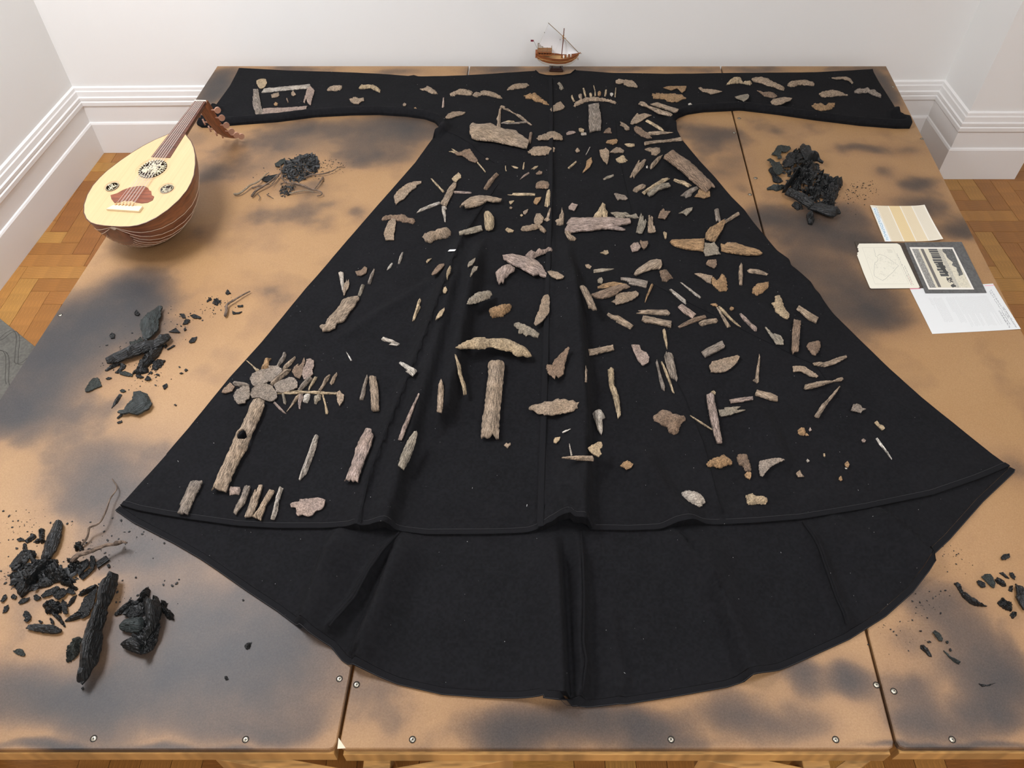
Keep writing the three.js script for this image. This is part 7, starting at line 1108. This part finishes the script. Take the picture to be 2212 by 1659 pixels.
// ---------------------------------------------------------------- model dhow on its stand
{
  const t = thing('model_ship', 'small wooden model dhow with white sail on a dark stand', 'model ship', [SHIP[0], H + 0.001, SHIP[1]]);
  t.rotation.y = -0.04;
  const wood = new THREE.MeshStandardMaterial({ color: 0xa8683a, map: grainMap, roughness: 0.55 }), wood2 = std(0x8a4e28, 0.6), pale = std(0xc79a62, 0.6), cream = std(0xf1ece0, 0.7), darkw = std(0x2a120d, 0.35), spar = std(0x8b7350, 0.7), rope = std(0x6a6458, 0.9);
  mesh('stand_base', merge([rbox(0.066, 0.010, 0.046, -0.006, 0.005, 0, 0.002), rbox(0.058, 0.004, 0.038, -0.006, 0.012, 0, 0.001)]), darkw, t);
  mesh('stand_post', merge([rbox(0.005, 0.02, 0.02, -0.026, 0.02, 0, 0.001), rbox(0.005, 0.02, 0.02, 0.014, 0.02, 0, 0.001)]), darkw, t);
  // lofted hull: stations along the length
  const B = 0.020, st = [[-0.100, 0.058, 0.040, 0.015], [-0.094, 0.060, 0.026, 0.021], [-0.075, 0.057, 0.012, 0.025], [-0.045, 0.050, 0.003, 0.027], [-0.005, 0.045, 0.0, 0.027], [0.035, 0.045, 0.002, 0.023], [0.065, 0.050, 0.012, 0.015], [0.085, 0.057, 0.028, 0.007], [0.098, 0.063, 0.05, 0.0015]];
  const sec = (x, sheer, keel, b, f) => { const a = f * 2 - 1, w = Math.pow(Math.abs(a), 0.55) * Math.sign(a); return [x, B + keel + (sheer - keel) * Math.pow(Math.abs(a), 1.7), b * w]; };
  const loft = (f0, f1, sides) => { const pos = [], uv = [], idx = [], m = 6; let base = 0; for (const s of sides) { st.forEach(([x, sh, ke, b]) => { for (let j = 0; j <= m; j++) { const f = 0.5 + s * 0.5 * (f0 + (f1 - f0) * j / m), p = sec(x, sh, ke, b, f); pos.push(...p); uv.push(x, j * 0.01); } }); for (let i = 0; i < st.length - 1; i++) for (let j = 0; j < m; j++) { const a = base + i * (m + 1) + j, c = a + m + 1; idx.push(a, a + 1, c, a + 1, c + 1, c); } base = pos.length / 3; } const g = new THREE.BufferGeometry(); g.setAttribute('position', new THREE.Float32BufferAttribute(pos, 3)); g.setAttribute('uv', new THREE.Float32BufferAttribute(uv, 2)); g.setIndex(idx); g.computeVertexNormals(); return g; };
  const dbl = (m) => { const c = m.clone(); c.side = THREE.DoubleSide; return c; };
  mesh('lower_hull', loft(0, 0.55, [1, -1]), dbl(cream), t); const hull = mesh('hull', loft(0.55, 1, [1, -1]), dbl(wood), t);
  for (const f of [0.62, 0.78, 0.9, 1]) for (const s of [1, -1]) mesh('strake', tube(st.map(([x, sh, ke, b]) => { const p = sec(x, sh, ke, b, 0.5 + s * 0.5 * f); return V(p[0], p[1], p[2] * 1.03); }), f === 1 ? 0.0014 : 0.0009, 40, 5), f === 0.78 ? pale : wood2, hull);
  const deck = new THREE.Shape(); st.forEach(([x, , , b], i) => i ? deck.lineTo(x, b * 0.93) : deck.moveTo(x, b * 0.93)); st.slice().reverse().forEach(([x, , , b]) => deck.lineTo(x, -b * 0.93)); const dg = new THREE.ExtrudeGeometry(deck, { depth: 0.001, bevelEnabled: false }); dg.rotateX(-Math.PI / 2); dg.translate(0, B + 0.038, 0); mesh('deck', dg, pale, t);
  // raised stern with openings and rail
  const ca = mesh('stern_cabin', merge([box(0.066, 0.006, 0.044, -0.064, B + 0.060, 0), box(0.066, 0.0025, 0.048, -0.064, B + 0.0735, 0), box(0.003, 0.016, 0.044, -0.0965, B + 0.067, 0)]), wood, t);
  for (let k = 0; k < 6; k++) for (const s of [1, -1]) mesh('stanchion', box(0.0024, 0.0115, 0.0018, -0.094 + k * 0.0125, B + 0.067, s * 0.021), wood2, ca);
  const rl = mesh('stern_rail', merge([0.081, 0.088, 0.095].flatMap((y) => [1, -1].map((s) => box(0.068, 0.0019, 0.0019, -0.064, B + y, s * 0.022)))), spar, t);
  for (let k = 0; k < 4; k++) for (const s of [1, -1]) mesh('rail_post', box(0.0024, 0.023, 0.0024, -0.096 + k * 0.0215, B + 0.086, s * 0.022), spar, rl);
  mesh('stern_gallery', merge([rbox(0.010, 0.020, 0.034, -0.100, B + 0.055, 0), rbox(0.014, 0.004, 0.040, -0.101, B + 0.066, 0, 0.001), rbox(0.014, 0.004, 0.040, -0.101, B + 0.047, 0, 0.001)]), wood2, t);
  for (let k = 0; k < 7; k++) mesh('deck_fitting', rbox(0.006, 0.010, 0.006 + rnd() * 0.01, 0.018 + k * 0.0085, B + 0.048, (rnd() - 0.5) * 0.02, 0.001), k % 2 ? cream : wood2, t);
  const bow = mesh('stem_post', tube([V(0.082, B + 0.05, 0), V(0.095, B + 0.060, 0), V(0.106, B + 0.066, 0)], 0.0022, 10, 6), wood, t);
  mesh('bowsprit', tube([V(0.085, B + 0.058, 0), V(0.112, B + 0.062, 0.0)], 0.001, 3, 5), spar, t);
  mesh('anchor', merge([tube([V(0.095, B + 0.044, 0.008), V(0.095, B + 0.034, 0.008)], 0.0007, 2, 4), tube([V(0.091, B + 0.037, 0.008), V(0.095, B + 0.034, 0.008), V(0.099, B + 0.037, 0.008)], 0.0007, 6, 4)]), rope, t);
  // mast, yard and lateen sail
  mesh('mast', tube([V(0.016, B + 0.04, 0), V(0.020, B + 0.11, 0), V(0.0225, B + 0.178, 0)], 0.0021, 8, 7), std(0x6b3a26, 0.6), t);
  mesh('yard', tube([V(-0.052, B + 0.200, -0.004), V(0.018, B + 0.139, -0.004), V(0.098, B + 0.062, -0.003)], 0.0014, 10, 6), spar, t);
  mesh('yard_lashing', merge([0.139, 0.132, 0.145].map((y, i) => { const g = new THREE.TorusGeometry(0.0034, 0.001, 6, 12); g.rotateX(Math.PI / 2); g.translate(0.0195 + i * 0.0008, B + y, 0); return g; }).concat([rbox(0.004, 0.006, 0.004, 0.031, B + 0.131, 0.001, 0.001)])), pale, t);
  { const A = V(-0.050, B + 0.197, -0.004), C = V(0.094, B + 0.064, -0.003), D = V(-0.090, B + 0.094, -0.018), n = 14, pos = [], uv = [], idx = []; for (let i = 0; i <= n; i++) for (let j = 0; j <= n; j++) { const a = i / n, b = j / n, top = A.clone().lerp(C, a), p = top.clone().lerp(D.clone().lerp(C, a), b); p.z += -0.012 * Math.sin(Math.PI * a) * Math.sin(Math.PI * b * 0.7); p.y -= 0.03 * Math.sin(Math.PI * a) * b * b; pos.push(p.x, p.y, p.z); uv.push(a, b); } for (let i = 0; i < n; i++) for (let j = 0; j < n; j++) { const q = i * (n + 1) + j; idx.push(q, q + 1, q + n + 1, q + 1, q + n + 2, q + n + 1); } const g = new THREE.BufferGeometry(); g.setAttribute('position', new THREE.Float32BufferAttribute(pos, 3)); g.setAttribute('uv', new THREE.Float32BufferAttribute(uv, 2)); g.setIndex(idx); g.computeVertexNormals();
    mesh('sail', g, new THREE.MeshStandardMaterial({ color: 0xf4f5f5, roughness: 0.9, side: THREE.DoubleSide }), t);
    mesh('rigging', merge([tube([A, V(-0.07, B + 0.15, -0.01), D], 0.0004, 6, 4), tube([V(0.0225, B + 0.176, 0), V(-0.02, B + 0.06, 0.02)], 0.0003, 2, 4), tube([V(0.0225, B + 0.17, 0), V(0.05, B + 0.05, 0.015)], 0.0003, 2, 4)]), std(0xd8d4ca, 0.9), t);
    mesh('rigging_block', merge([[-0.068, 0.153, -0.01], [-0.092, 0.098, -0.017], [0.006, 0.127, 0.003]].map(([x, y, z]) => rbox(0.0026, 0.005, 0.0026, x, B + y, z, 0.0008))), rope, t); }
  mesh('flagpole', tube([V(-0.098, B + 0.078, 0), V(-0.117, B + 0.118, 0)], 0.0006, 2, 5), rope, t);
  mesh('flag', rbox(0.014, 0.009, 0.0006, -0.1245, B + 0.118, 0, 0.0003), std(0x7c2636, 0.8), t);
}
renderer.render(scene, camera);
